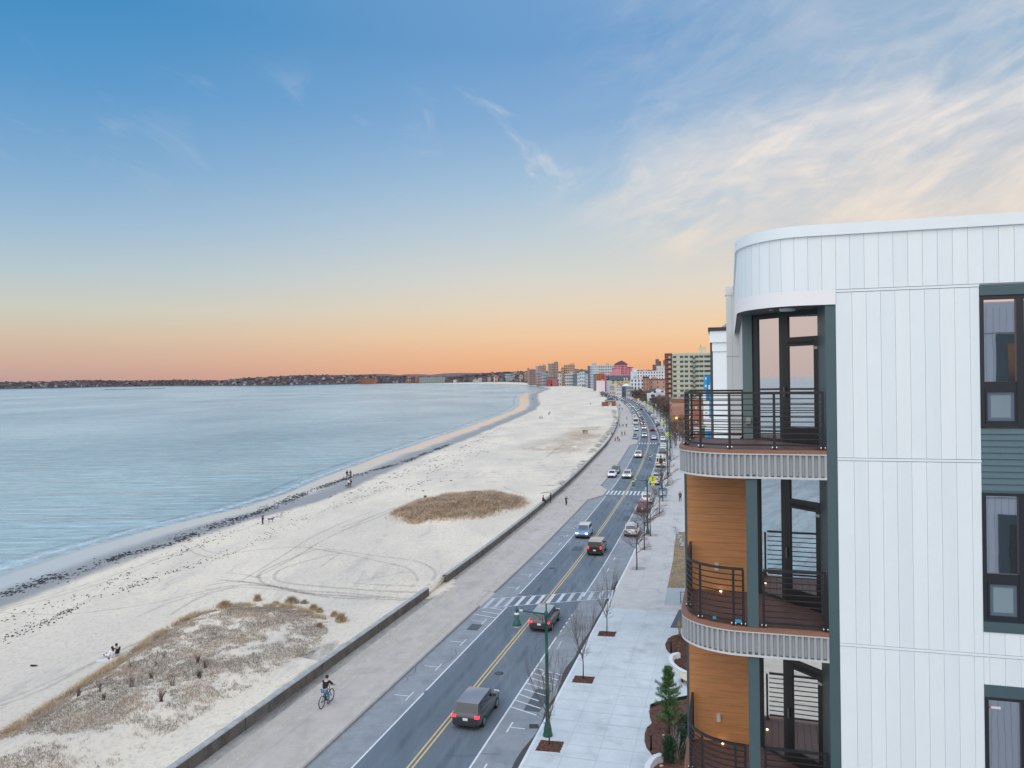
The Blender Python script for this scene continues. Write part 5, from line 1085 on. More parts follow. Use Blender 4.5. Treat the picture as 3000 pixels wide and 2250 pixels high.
TP=[(1865.6,1668.8,1.05,'spreading bare tree nearest the camera on the old pavement'),(1888,1611,1.15,'spreading bare tree between the silver off-roader and the pavement'),(1905.7,1570.8,1.1,'spreading bare tree right beside the second lamp post'),(1932,1505.7,1.0,'spreading bare tree beside the maroon parked car'),(1941.5,1468.8,1.2,'spreading bare tree by the blue information board'),(1956.7,1424.5,1.05,'spreading bare tree by the first cars beyond the second crossing'),(1962,1387.5,1.05,'spreading bare tree beside the shuttle bus'),(1969,1328.5,1.2,'spreading bare tree beside the dark parked off-roaders')]
for i,(x,y,s,l) in enumerate(TP): tk,cr=VT[i%4]; tree_obj(tk,cr,G(x,y,.15),l,'spreading street trees',s,i*1.3)
VB=[]
for sd_ in range(3):
    tk,cr=bare_tree(80+sd_,8.5,2.2,'round',5 if sd_==0 else 4,.16 if sd_==0 else .62,5,TWIGF); VB.append((tk.mesh('trunk'),cr.mesh('crown')))
for i,(y,o,s,l) in enumerate([(243,8.6,1.12,'big bare tree left of the balcony, nearest of the large ones'),(259,10.2,1.0,'big bare tree just behind the nearest large one'),(230,10.6,.95,'big bare tree touching the balcony rail in view'),(285,12.5,.95,'large bare tree at the side lot entrance')]):
    tk,cr=VB[0]; tree_obj(tk,cr,RP(y,o,.15),l,'large bare trees by the balcony',s,i*2.1)
rt=random.Random(5)
for y in range(235,760,13):
    if y>300 and rt.random()<.1: continue
    tk,cr=VT[y%4]; tree_obj(tk,cr,RP(y,8.2,.15),'bare street tree in the far row along the bend pavement','far street trees along the bend',rt.uniform(.85,1.15),rt.random()*6)
for i in range(120):
    y=rt.uniform(420,1050); o=rt.uniform(12.5,16+max(0,(y-400)*.035)); tk,cr=VB[1+i%2]
    tree_obj(tk,cr,RP(y,o,.1),'brown bare tree in the thicket between the road and the white buildings','bare thicket trees',rt.uniform(.75,1.15),rt.random()*6)
# beach-edge trees and shelters along the far curve
def fw2(i):
    y=rs.uniform(1500,4150); return RP(y,rs.uniform(14,60),0),rs.uniform(3.5,8)
woods('shore_trees',700,fw2,[M(.05,.042,.045),M(.07,.055,.055),M(.04,.045,.04)],0,0)
# the farthest cars, a pixel each, as one object
mb=MB()
for i in range(75):
    y=1270+i*38; c=paint(pool[i%len(pool)]); 
    for o_ in (-4.85,-9.) if i%3 else (-4.85,): p=RP(y,o_,.6); mb.box((p.x,p.y,.65),(1.8,4.4,.9),c,-RA(y)); mb.box((p.x,p.y,1.3),(1.5,2.6,.5),CARGLASS,-RA(y))
tag(mb.build('far_cars'),kind='stuff')
# ------------------------------------------------------------------ planting, paving furniture by the building
def pit(corn,l):
    P=[G(*c,z=.152) for c in corn]; c=sum(P,Vector())/4; e=empty('tree_pit',c); b=MB(); q=[(p-c) for p in P]; b.prism([(p.x,p.y) for p in q],-.02,.004,MULCH); b.build('mulch',e)
    r=MB(); rr=random.Random(len(l)); 
    for _ in range(260):
        a,bb=rr.random(),rr.random(); p=q[0].lerp(q[1],a).lerp(q[3].lerp(q[2],a),bb); r.box((p.x,p.y,.012),(.09*rr.random()+.03,.03,.02),rr.choice([MULCH,M(.16,.075,.045),M(.06,.03,.02)]),rr.random()*3)
    r.build('bark_chips',e); tag(e,l,'tree pit','mulch squares in the new paving')
pit([(1584.2,2168),(1652.9,2173.3),(1639.6,2204.8),(1567.7,2198.8)],'brown mulch square nearest the camera under the first young tree')
pit([(1685,1979),(1743,1983),(1735,2003),(1675,1999)],'brown mulch square under the second young tree')
pit([(1756.6,1848.5),(1806,1851),(1799.7,1865.7),(1750,1863)],'brown mulch square under the third young tree')
mb=MB()
for x,y in [(1865.6,1668.8),(1888,1611),(1905.7,1570.8),(1932,1505.7),(1941.5,1468.8),(1956.7,1424.5),(1962,1387.5)]:
    g=G(x,y); a=.7; q=[RP(g.y-a,0)-RP(g.y,0)+g+Vector((-.6,0,.156)),RP(g.y-a,0)-RP(g.y,0)+g+Vector((.9,-.2,.156)),RP(g.y+a,0)-RP(g.y,0)+g+Vector((.9,-.2,.156)),RP(g.y+a,0)-RP(g.y,0)+g+Vector((-.6,0,.156))]; mb.poly(q,M(.34,.31,.29))
struct(mb.build('tree_grate'))
def bed(px,l,z=.17,seed=1,straw=0):
    P=[G(*c,z=z) for c in px]; c=sum(P,Vector())/len(P); e=empty('planting_bed',c); b=MB(); q=[(p.x-c.x,p.y-c.y) for p in P]; b.prism(q,-.1,0,M(.03,.03,.03),MULCH); b.build('mulch',e); V=[Vector((x,y,0)) for x,y in q]
    r=MB(); rr=random.Random(seed); k=0; xs=[v.x for v in V]; ys_=[v.y for v in V]
    while k<1400:
        x=rr.uniform(min(xs),max(xs)); y=rr.uniform(min(ys_),max(ys_))
        if not inpoly(x,y,V): continue
        k+=1; r.box((x,y,.012+.02*rr.random()),(.10*rr.random()+.03,.03,.02),rr.choice([MULCH,M(.15,.07,.045),M(.06,.03,.02)]),rr.random()*3)
        if straw and rr.random()<.08*straw: r.tube([(x,y,0),(x+rr.uniform(-.12,.12),y+rr.uniform(-.12,.12),.06)],.012,M(.5,.38,.2),3)
    r.build('bark_chips',e); tag(e,l,'planting bed'); return e
bed([(2040,1852),(1997,1857),(1972,1862),(1957,1871),(1949,1886),(1951,1899),(1960,1911),(1972,1920),(2040,1925)],'rounded mulch bed with straw grasses and a black bollard light',seed=1,straw=1)
bed([(2040,1914),(1990,1912),(1975,1928),(1976,1940),(1990,1952),(2021,1968),(2040,1975)],'mulch bed held by the curved pale seat wall',z=.2,seed=2)
bed([(1906,2066),(1902,2084),(1905,2105),(1910,2118),(1896,2130),(1889,2148),(1888,2170),(1894,2190),(1913,2214),(1935,2209),(1925,2225),(1905,2250),(1890,2290),(2080,2290),(2060,2036),(1990,2045)],'large wavy-edged mulch bed around the pine at the building foot',seed=3)
def curb_wall(px,w,h,m,name,l,cat,z0=.15):
    P=[G(*c,z=z0+h) for c in px]; b=MB(); n=len(P); vs=[]
    for i,p in enumerate(P):
        t=P[min(i+1,n-1)]-P[max(i-1,0)]; nn=Vector((-t.y,t.x,0)).normalized()*w/2
        for q,z in ((p-nn,z0),(p-nn,z0+h),(p+nn,z0+h),(p+nn,z0)): vs.append((q.x,q.y,z))
    b.add(vs,[(i*4+j,i*4+(j+1)%4,i*4+4+(j+1)%4,i*4+4+j) for i in range(n-1) for j in range(4)]+[(0,1,2,3),((n-1)*4+3,(n-1)*4+2,(n-1)*4+1,(n-1)*4)],m); tag(b.build(name),l,cat)
curb_wall([(1990,1912),(1974,1915),(1966,1922),(1964,1932),(1970,1943),(1983,1954),(2003,1965),(2030,1974)],.3,.45,mat('pale_seat_concrete',(.6,.62,.63),.8,var=.05,vs=2),'seat_wall','curved pale concrete seat wall beside the building','wall')
curb_wall([(1938,2208),(1922,2213),(1908,2224),(1898,2240),(1892,2262)],.3,.45,mat('pale_seat_concrete_b',(.6,.62,.63),.8,var=.05,vs=2),'seat_wall','pale concrete seat wall at the bottom edge beside the mulch bed','wall')
curb_wall([(1906,2063),(1930,2055),(1955,2048),(1990,2042),(2040,2032)],.06,.22,BLACK,'bed_edging','black metal edging along the top of the large mulch bed','edging')
e=empty('wooden_bench',G(2008,1985,.6)); b=MB(); pts=[G(*q,z=.6)-G(2008,1985,.6) for q in ((1992,1969),(2035,1979),(2035,2004),(1991,1983))]
b.prism([(p.x,p.y) for p in pts],-.06,0,M(.62,.50,.36)); b.build('seat',e)
for k in (0,1):
    b=MB(); p=(pts[0].lerp(pts[3],.5)).lerp(pts[1].lerp(pts[2],.5),.15+.7*k); b.box((p.x,p.y,-.26),(.12,.3,.4),BLACK); b.build('leg',e)
tag(e,'pale wooden bench seat attached to the end of the curved seat wall','bench')
def bollard(px,py,l):
    b=MB(); b.lathe([(.07,0),(.07,.82),(.075,.83),(.075,.92),(.0,.93)],BLACK,14); e=empty('bollard_light',G(px,py,.17)); b.build('post',e); q=MB(); q.lathe([(.066,.83),(.066,.86)],M(.5,.5,.48),12); q.build('lamp_band',e); tag(e,l,'bollard light','black bollard lights in the beds')
bollard(1966,1912,'black bollard light in the rounded bed with straw grasses'); bollard(1907,2197,'black bollard light in the large bed left of the pine')
# pine
def pine(loc,h,r,label,seed,cols,taper=1.,dens=1.,name='pine_tree'):
    rr=random.Random(seed); e=empty(name,loc); t=MB(); t.tube([(0,0,0),(.02,0,h*.5),(0,0,h*.95)],[.07,.045,.015],BARK,6); br=MB(); F_=[]; 
    c=MB(); nb=int(60*dens)
    for i in range(nb):
        z=h*(.10+.86*(i/nb)**.9); a=i*2.4+rr.uniform(-.4,.4); L_=r*min(1,(1-(z/h))*2.6)**.8*rr.uniform(.45,1.15)+.06; d=Vector((math.cos(a),math.sin(a),rr.uniform(.35,.8))); tip=Vector((0,0,z))+d*L_; t.tube([(0,0,z),Vector((0,0,z)).lerp(tip,.5)+Vector((0,0,-.04)),tip],[.018,.012,.006],BARK,4)
        for k in range(5):
            q=Vector((0,0,z)).lerp(tip,.3+.7*k/4); 
            for j in range(60):
                v=Vector((rr.gauss(0,1),rr.gauss(0,1),rr.gauss(.9,.9))).normalized()*rr.uniform(.08,.17); w=Vector((-v.y,v.x,0)); w=(w.normalized() if w.length>1e-6 else Vector((1,0,0)))*.011; s=q+Vector((rr.gauss(0,.05),rr.gauss(0,.05),rr.gauss(0,.05))); c.add([s-w,s+w,s+v],[(0,1,2)],cols[(i+j)%len(cols)])
    t.build('trunk',e); c.build('needles',e); tag(e,label,'tree'); return e
GR=[M(.06,.14,.04),M(.09,.20,.055),M(.04,.095,.035),M(.14,.26,.08)]
pine(G(1960,2150,.17),4.2,.66,'green pine tree standing in the large mulch bed',3,GR)
pine(G(1962,2236,.17),1.5,.28,'small columnar dark green conifer low in the bed, left one',4,[M(.02,.06,.03),M(.03,.08,.035)],dens=.8,name='small_conifer')
pine(G(1998,2222,.17),1.7,.32,'small bluish conifer in the bed close to the building corner',5,[M(.04,.08,.05),M(.03,.06,.045)],dens=.8,name='small_conifer')
pine(G(2012,2160,.17),1.2,.5,'low spreading green shrub between the pine and the building corner',6,[M(.04,.075,.035),M(.06,.09,.05)],dens=.6,name='low_conifer')
def stems(loc,n,h,c,l,sp=.5,name='twig_shrub'):
    b=MB(); rr=random.Random(n)
    for _ in range(n):
        a=rr.uniform(0,2*PI); t=rr.uniform(.1,sp); q=Vector((math.cos(a)*t*h,math.sin(a)*t*h,h*rr.uniform(.7,1.05))); s=Vector((rr.uniform(-.15,.15),rr.uniform(-.15,.15),0)); m_=s.lerp(q,.5)+Vector((rr.uniform(-.08,.08),0,.05)); b.tube([s,m_,q],[.012,.009,.005],c,3); b.tube([m_,m_+Vector((rr.uniform(-.3,.3),rr.uniform(-.3,.3),.3*h))],[.008,.004],c,3)
    tag(b.build(name,loc=loc),l,'shrub')
stems(G(1983,2235,.17),20,1.9,M(.35,.31,.28),'pale leafless shrub between the two small conifers'); stems(G(1992,1872,.17),16,1.7,M(.42,.30,.18),'tall straw-coloured stems at the back of the rounded bed',.12,'ornamental_stems'); stems(G(2022,1905,.17),18,.6,M(.09,.13,.06),'small greenish shrub against the wood wall')
# pale stones
b=MB(); 
for k,(x,y,l) in enumerate([(1938,2222,'pale stone on mulch nearest the seat wall end'),(1926,2236,'pale stone on mulch left of the small conifer'),(1937,2246,'pale stone on mulch at the bottom edge'),(1985,2180,'pale stone under the pine on its right'),(1944,2155,'tiny white stone beneath the pine')]):
    b=MB(); b.blob((0,0,.05),.14-.015*k,M(.4,.33,.27),.25,1,(1.3,1,.6)); tag(b.build('stone',loc=G(x,y,.17)),l,'stone')
# mats, drive, lawn, fence behind
mb=MB(); P=[G(*c,z=.156) for c in [(1989,1786),(2040,1786),(2040,1841),(1963,1839)]]; mb.poly(P,mat('dark_grating',(.085,.09,.10),.8,var=.3,vs=6)); struct(mb.build('dark_paving'))
mb=MB(); P=[G(*c,z=.153) for c in [(1955,1722),(2040,1722),(2040,1776),(1945,1772)]]; mb.poly(P,M(.33,.36,.37)); struct(mb.build('entrance_slab'))
LAWN=mat('dry_lawn',(.26,.21,.13),.95,var=.4,vs=3,dark=(.12,.13,.11),dsc=.5,dthr=(.5,.62)); lp=[(1982,1560),(2040,1556),(2040,1722),(1955,1722),(1962,1690),(1972,1640),(1975,1600)]
mb=MB(); P=[G(*c,z=.16) for c in lp]; mb.poly(P,LAWN); struct(mb.build('lawn'))
pts=[];hts=[];ci=[]
while len(pts)<9000:
    x=rg.uniform(min(p.x for p in P),max(p.x for p in P)); y=rg.uniform(min(p.y for p in P),max(p.y for p in P))
    if inpoly(x,y,P): pts.append((x,y,.16)); hts.append(.09); ci.append(rg.choice((0,0,1,3)))
tag(grass('lawn_grass',pts,hts,(GM,ci),.04,.6,4),kind='stuff')
mb=MB(); 
for k in range(11):
    p=G(1976,1545,.2).lerp(G(1998,1598,.2),k/10); mb.blob((p.x+.2*(k%2),p.y,.2),.3,M(.3,.35,.4),.3,1,(1,1,.5))
tag(mb.build('gravel_border'),kind='stuff')
e=empty('railing_fence',G(1994,1768,.15)); b=MB(); b.tube([(0,0,0),(0,0,1.15)],.03,BLACK,8); b.build('post',e); b=MB(); b.tube([(0,0,1.1),(3.,-.5,1.1)],.02,BLACK,6); b.tube([(0,0,.15),(3.,-.5,.15)],.015,BLACK,6)
for k in range(24): b.tube([(k*.125,-k*.0208,.15),(k*.125,-k*.0208,1.1)],.004,BLACK,3)
for k in range(9): b.tube([(0,0,.2+k*.1),(3,-.5,.2+k*.1)],.004,BLACK,3)
b.build('mesh_panel',e); tag(e,'low black mesh fence with a square post beside the entrance slab','fence')
# ------------------------------------------------------------------ buildings along the beach road
WD=M(.035,.045,.06,rough=.3); WD2=M(.06,.07,.085,rough=.3); ROOFG=M(.30,.31,.33)
def px_w(x0,x1,d): return abs(x1-x0)*d/F
_wm={}
def add_windows(parent,xs,zs,w,h,m=None,y=-.05,name='window'):
    k=(round(w,2),round(h,2),id(m))
    if k not in _wm: b=MB(); b.box((0,0,0),(w,.12,h),m or WD); _wm[k]=b.mesh(name)
    for z in zs:
        for x in xs: o=bpy.data.objects.new(name,_wm[k]); COL.objects.link(o); o.parent=parent; o.location=(x,y,z)
def block(x0,x1,ytop,d,depth,wall,label,cat='building',floors=0,cols=0,wm=None,ww=.5,wh=.5,base=0,name='apartment_block',roof=None,parapet=.6,rz=0.,z0=None,fh=None,trim=None,skip=0,wx=(0,1)):
    c=AT((x0+x1)/2,1108,d); w=px_w(x0,x1,d); top=AT((x0+x1)/2,ytop,d).z; e=empty(name,(c.x,d,base),rz or -math.atan((x0-1500)/F)-.02); h=top-base
    b=MB(); b.b2(-w/2,w/2,0,depth,0,h,wall); b.build('wall',e)
    r=MB(); r.b2(-w/2-.25,w/2+.25,-.25,depth+.25,h+.004,h+parapet,roof or wall); r.build('roof',e)
    if w>7 and d>500:
        for k in range(1+(len(label)%2)): u=MB(); xx=-w*.3+w*.5*((len(label)*7+k*5)%10)/10; u.b2(xx,xx+min(4.5,w*.22),depth*.3,depth*.6,h+parapet+.01,h+parapet+1.6+((len(label)+k)%3)*.6,M(.32,.32,.33)); u.build('rooftop_unit',e)
    if floors:
        hh=h-(z0 or 0)
        zs=[(z0 or 0)+hh*(i+.5)/floors for i in range(skip,floors)]; a,bb=wx; xs=[-w/2+w*(a+(bb-a)*(i+.5)/cols) for i in range(cols)]
        add_windows(e,xs,zs,(bb-a)*w/cols*ww,hh/floors*wh,wm)
        add_windows_side(e,-w/2,depth,zs,hh/floors*wh,max(2,int(depth/6)),wm)
    tag(e,label,cat); return e,w,h
def add_windows_side(e,x,depth,zs,h,n,m=None):
    k=('s',round(h,2),id(m))
    if k not in _wm: b=MB(); b.box((0,0,0),(.12,1.6,h),m or WD); _wm[k]=b.mesh('window')
    for z in zs[:6]:
        for i in range(min(n,3)): o=bpy.data.objects.new('window',_wm[k]); COL.objects.link(o); o.parent=e; o.location=(x-.05,depth*(i+.5)/min(n,3),z)
# high-rise, green and cream bands with brown curved end
d=455; x0,x1=1971.5,2150; c=AT((x0+x1)/2,1108,d); w=px_w(x0,x1,d); top=AT(1990,1034.5,d).z; e=empty('apartment_tower',(c.x,d,0),-.205); tag(e,'tall apartment tower with mint green and cream bands and a brown brick end','building')
CREAM=M(.58,.55,.44); MINT=M(.42,.52,.43); BRN=mat('brown_brick',(.15,.075,.06),.85,var=.12,vs=2)
b=MB(); b.b2(-w/2,w/2,0,22,0,top,CREAM); nf=13; fh=2.87; 
b.build('wall',e); b=MB()
zs=[]
for i in range(nf):
    zt=top-.15-i*fh
    if zt-1.45<0: break
    b.b2(-w/2,w/2,-.15,.0,zt-1.35,zt,MINT); zs.append(zt-1.35-.75)
b.build('green_band',e)
b=MB(); xl=-w/2; rr=px_w(1950,1971.5,d); P=[(xl-.0,-.3),(xl-rr*.75,-.3),(xl-rr*.93,0),(xl-rr,1.2),(xl-rr,20),(xl,20)]; b.prism(P[::-1],0,top+.1,BRN); b.build('brick_end',e)
add_windows(e,[xl+px_w(0,t,d) for t in (7.5,27.5,41,56,)],zs,2.0,1.25,WD2); add_windows(e,[xl+px_w(0,t,d) for t in (71,84,98,106)],zs,2.3,1.25,WD2); 
add_windows(e,[xl-rr*.35],zs,1.2,1.2,M(.45,.42,.36),y=-.36,name='balcony_window')
for z in zs:
    b=MB(); b.b2(xl+px_w(0,59,d),xl+px_w(0,66,d),-1.6,-.16,z-1.0,z-.1,M(.10,.13,.12)); b.build('balcony',e)
    b=MB(); b.b2(xl-rr*.95,xl-.1,-1.2,-.3,z-.85,z-.75,M(.4,.36,.33)); b.build('balcony_ledge',e)
b=MB(); q=px_w(0,79,d); b.b2(xl+q,xl+px_w(0,99,d),4,10,top+.1,top+3.6,M(.55,.53,.42)); b.build('rooftop_plant_room',e)
b=MB(); b.tube([(xl+q+1,5,top+3.6),(xl+q+1,5,top+5)],.15,BLACK,5); b.tube([(xl+20,5,top+.1),(xl+20,5,top+1.8)],.1,BLACK,5); b.build('antenna',e)
# neighbours right of the road
def hipped(e,w,dp,h,rh,m,ov=.6,y0=0,x0=0,inset=.5):
    b=MB(); x=w/2+ov; ya,yb=y0-ov,y0+dp+ov; ri=(dp/2)*1.0; rx=max(.3,w/2-ri*inset*2)
    b.add([(x0-x,ya,h),(x0+x,ya,h),(x0+x,yb,h),(x0-x,yb,h),(x0-rx,(ya+yb)/2,h+rh),(x0+rx,(ya+yb)/2,h+rh),(x0-x,ya,h-.25),(x0+x,ya,h-.25),(x0+x,yb,h-.25),(x0-x,yb,h-.25)],[(0,1,5,4),(1,2,5),(2,3,4,5),(3,0,4),(6,7,1,0),(7,8,2,1),(8,9,3,2),(9,6,0,3),(9,8,7,6)],m); return b.build('roof',e)
# restaurant with brown tile roof and lit yellow wall
d=300; c=AT(1985,1108,d); w=px_w(1959,2012,d); e=empty('restaurant',(c.x+1,d,0),-.15); tag(e,'low restaurant with brown tiled roof and warmly lit yellow wall','building')
RT=mat('brown_roof_tile',(.26,.12,.08),.85,var=.25,vs=1.5); b=MB(); b.b2(-w/2+.5,w/2,0,9,0,6.9,M(.55,.35,.10)); b.build('wall',e)
b=MB(); b.add([(-w/2-.3,-.8,6.6),(w/2+.2,-.8,6.6),(w/2-.8,5,9.7),(-w/2+1.,5,9.7),(-w/2+1,9,9.7),(w/2-.8,9,9.7)],[(0,1,2,3),(3,2,5,4)],RT); b.add([(-w/2-.3,-.8,6.6),(-w/2+1.,5,9.7),(-w/2+1,9,9.7),(-w/2-.3,9.8,6.6)],[(0,1,2,3)],RT); b.build('roof',e)
b=MB(); b.b2(-w/2+.8,w/2+.5,9,15,0,11.6,M(.4,.3,.24)); b.b2(-w/2+.4,w/2+.8,8.6,15.4,11.6,12.9,RT); b.build('upper_storey',e)
LAMP=mat('warm_lamp',(1,.8,.5),.5,emit=(1,.62,.25),es=14)
for x in (-1.6,3.0): b=MB(); b.box((x,-.3,5.6),(.35,.25,.35),LAMP); b.build('wall_lamp',e)
add_windows(e,[-.1,1.3],[5.2],1.0,1.0,WD); b=MB(); b.add([(w/2-1,-.9,6.8),(w/2+1.5,-.9,5.0),(w/2+1.5,-.7,5.3),(w/2-1,-.7,7.1)],[(0,1,2,3)],M(.7,.7,.7)); b.build('white_trim',e)
e,w,h=block(1963,2014,1184,345,12,M(.30,.14,.11),'flat brown building with a pale roof strip behind the restaurant',base=0,roof=M(.40,.26,.22),parapet=1.,cols=0)
e,w,h=block(1961,2018,1178,392,14,M(.25,.11,.09),'brick building with teal sloped roof and white gables in front of the tower',roof=M(.06,.12,.14),parapet=2.4)
b=MB(); b.b2(w/2-8,w/2-.5,-1,5,h+.3,h+2.2,M(.75,.77,.8)); b.build('white_canopy',e)
for x in(-w/2+1.5,-w/2+4): b=MB(); b.add([(x-.8,-.4,h-.5),(x+.8,-.4,h-.5),(x,-.4,h+2.8)],[(0,1,2)],M(.5,.6,.6)); b.add([(x-.8,-.4,h-.5),(x,-.4,h+2.8),(x,1,h+2.8)],[(0,1,2)],M(.5,.6,.6)); b.build('gable',e)
# mural building
d=225; BL=M(.015,.20,.50); BL2=M(.03,.32,.62); PW=M(.72,.78,.82)
c=AT(2080,1108,d); e=empty('mural_building',(c.x,d,0),-.25); tag(e,'narrow building painted bright blue and white beside the balcony','building')
zt=AT(2080,1097,d).z
b=MB(); b.b2(px_w(0,-10,d)*-1,4,0,10,0,zt,BL); b.build('wall',e)
def pt(x0,x1,y0,y1,m,nm='painted_patch',o=-.06): 
    b=MB(); a=AT(x0,y1,d); q=AT(x1,y0,d); b.b2(a.x-c.x,q.x-c.x,o,-.003,a.z,q.z,m); b.build(nm,e)
pt(2064,2071,1102,1285,BL2); pt(2066,2070,1106,1112,PW,o=-.08); pt(2066,2070.5,1128,1134,PW,o=-.08); pt(2080,2085,1118,1225,BL2); pt(2076,2080,1128,1140,PW,o=-.08); pt(2062,2078,1175,1262,PW,o=-.1); pt(2070,2086,1225,1262,PW,o=-.12); pt(2060,2068,1143,1176,PW,o=-.1); pt(2066,2070,1265,1268,BL2,o=-.13); pt(2067,2071,1208,1211,BL,o=-.13)
e,w,h=block(2030,2063,1176,262,10,M(.36,.12,.085),'red brick building with a white band seen through the balcony railing',floors=3,cols=2,wm=M(.5,.5,.5),ww=.35,wh=.25)
b=MB(); b.b2(-w/2,w/2,-.2,0,3.2,4.6,M(.6,.6,.6)); b.build('shop_band',e)
e,w,h=block(2048,2062,1254,200,6,M(.045,.055,.045),'dark green kiosk with pale roof dome seen through the balcony railing','kiosk',roof=M(.35,.38,.25),name='kiosk')
# white neighbour blocks just behind our building
e=empty('white_neighbour_block',(AT(2118,1108,60).x,60,0),-.268); tag(e,'white rendered block with black roof cap rising behind the top balcony','building'); c=e.location
def rel(px,py,d=60): p=AT(px,py,d); return p.x-c.x,p.z
xa=rel(2090,1100)[0]; xb=rel(2160,1100)[0]; zt=rel(2118,969)[1]
b=MB(); b.b2(xa,xb+3,0,12,0,zt-1.6,WHITE); b.build('wall',e)
b=MB(); b.b2(xa-.22,xb+3,-.2,12,zt-.9,zt,WHITE); b.b2(xa-.05,xb+3,-.08,12,zt-1.6,zt-.9,WHITE); b.build('cornice',e)
b=MB(); b.b2(xa-.34,xb+3,-.3,12.2,zt+.003,zt+.27,M(.04,.045,.05)); b.build('roof_cap',e)
b=MB(); b.b2(xa-.2,xa-.002,.1,12,0,zt-.9,M(.06,.07,.08)); b.build('dark_side',e)
b=MB(); q=rel(2104,950)[0]; b.add([(q,3,zt+.28),(q+6,3,zt+.28),(q+6,3,zt+1.5),(q+1.6,3,zt+1.5),(q,8,zt+.28),(q+6,8,zt+.28),(q+6,8,zt+1.5),(q+1.6,8,zt+1.5)],[(0,1,2,3),(3,2,6,7),(0,3,7,4),(4,7,6,5)],M(.36,.36,.37)); b.tube([(q+2.0,5,zt+1.5),(q+2.0,5,zt+2.3)],.04,BLACK,5); b.build('rooftop_unit',e)
# white clapboard house and pale houses
d=560; c=AT(1925,1108,d); e=empty('white_house',(c.x,d,0)); tag(e,'white clapboard house with steep gable and grey roof before the tan building','house'); WH=M(.72,.76,.80); RG=M(.10,.13,.16)
def hz(py): return AT(1925,py,d).z
def hx(px): return AT(px,1108,d).x-c.x
b=MB(); b.b2(hx(1903),hx(1935),0,12,0,hz(1152),WH); b.add([(hx(1903),0,hz(1152)),(hx(1950),0,hz(1146)),(hx(1925),0,hz(1138)),(hx(1914),0,hz(1144))],[(0,1,2,3)],WH); b.b2(hx(1930),hx(1951),.01,10,0,hz(1146),WH); b.build('wall',e)
b=MB(); b.add([(hx(1901),-.2,hz(1147)),(hx(1916),-.2,hz(1147)),(hx(1923.5),-.2,hz(1138)),(hx(1903),-.2,hz(1138.5)),(hx(1903),9,hz(1138)),(hx(1924),9,hz(1138))],[(0,1,2,3),(3,2,5,4)],RG); b.add([(hx(1922),-2.2,hz(1160)),(hx(1947),-2.2,hz(1158)),(hx(1948),-.1,hz(1149)),(hx(1923),-.1,hz(1149))],[(0,1,2,3)],M(.33,.38,.42)); b.add([(hx(1930),-3,hz(1164)),(hx(1950),-3,hz(1160)),(hx(1944),-2,hz(1156))],[(0,1,2)],M(.38,.15,.10)); b.build('roof',e)
for x,y,w_,h_ in [(1918,1147.5,1.6,1.2),(1940,1147,1.6,1.2),(1912,1159,2.6,1.8),(1905,1169,1,1.6),(1915,1169,2.0,1.3),(1939,1172,1.7,1.5),(1944,1172,1.7,1.5)]: add_windows(e,[hx(x)],[hz(y)],w_,h_,WD,y=-.12 if x<1930 or y<1150 else -.13)
# brown/tan hotel, white modern building, yellow building, pink hotel, orange building
e,w,h=block(1900,1953,1113.5,760,20,M(.50,.32,.26),'wide tan-pink rendered hotel with brown cornice behind the white house',floors=4,cols=3,ww=.16,wh=.35,wm=WD2,roof=M(.16,.07,.06),parapet=1.)
e,w,h=block(1883,1900.5,1108,750,16,M(.36,.22,.17),'narrow brown tower section with dark cornice beside the tan hotel',floors=5,cols=2,ww=.25,wh=.45,wm=WD2,roof=M(.08,.045,.05),parapet=1.6)
WM_=M(.62,.68,.78)
e,w,h=block(1848,1869,1090,900,20,WM_,'pale blue-white left wing of the modern apartment building',floors=6,cols=1,ww=.0,wh=.0)
e,w,h=block(1867,1952,1087.5,880,24,M(.70,.72,.78),'long white modern apartment building with small dark windows',floors=5,cols=11,ww=.42,wh=.5,wm=M(.05,.08,.14),z0=11.,parapet=.5)
e,w,h=block(1847,1886,1110,830,16,M(.66,.71,.78),'lower white front block with dark square windows beside the yellow building',floors=5,cols=4,ww=.38,wh=.6,wm=M(.03,.06,.10),parapet=.4)
e,w,h=block(1853.5,1867,1082,905,12,M(.55,.60,.65),'short pale stair tower on the modern apartment building')
e,w,h=block(1924,1951,1073,980,20,M(.60,.62,.68),'taller pale block behind the modern apartment building',floors=5,cols=4,ww=.15,wh=.3)
d=1000; c=AT(1815,1108,d); e=empty('yellow_building',(c.x,d,0)); tag(e,'long pale yellow building with dark gabled roof and two small dormers','building')
hz=lambda py:AT(1815,py,d).z
hx=lambda px:AT(px,1108,d).x-c.x
b=MB(); b.b2(hx(1791),hx(1848),0,18,0,hz(1113),M(.62,.58,.38)); b.b2(hx(1781),hx(1792),-1,18,0,hz(1114),M(.42,.50,.50)); b.build('wall',e)
b=MB(); b.add([(hx(1783),-1.2,hz(1114)),(hx(1849),-1.2,hz(1114)),(hx(1848),8,hz(1100)),(hx(1785),8,hz(1100)),(hx(1783),17,hz(1114)),(hx(1849),17,hz(1114))],[(0,1,2,3),(3,2,5,4)],M(.055,.08,.095)); b.build('roof',e)
for x in (1829,1836.5): b=MB(); b.add([(hx(x-2.2),-2,hz(1120)),(hx(x+2.2),-2,hz(1120)),(hx(x+2.2),-2,hz(1109.5)),(hx(x),-2,hz(1106)),(hx(x-2.2),-2,hz(1109.5)),(hx(x-2.2),3,hz(1109.5)),(hx(x),6,hz(1106)),(hx(x+2.2),3,hz(1109.5))],[(0,1,2,3,4),(4,3,6,5),(3,2,7,6)],M(.55,.45,.36)); b.build('dormer',e)
add_windows(e,[hx(x) for x in (1795,1798,1808,1813,1822.5)],[hz(1115.5),hz(1121.5)],1.5,1.3,WD)
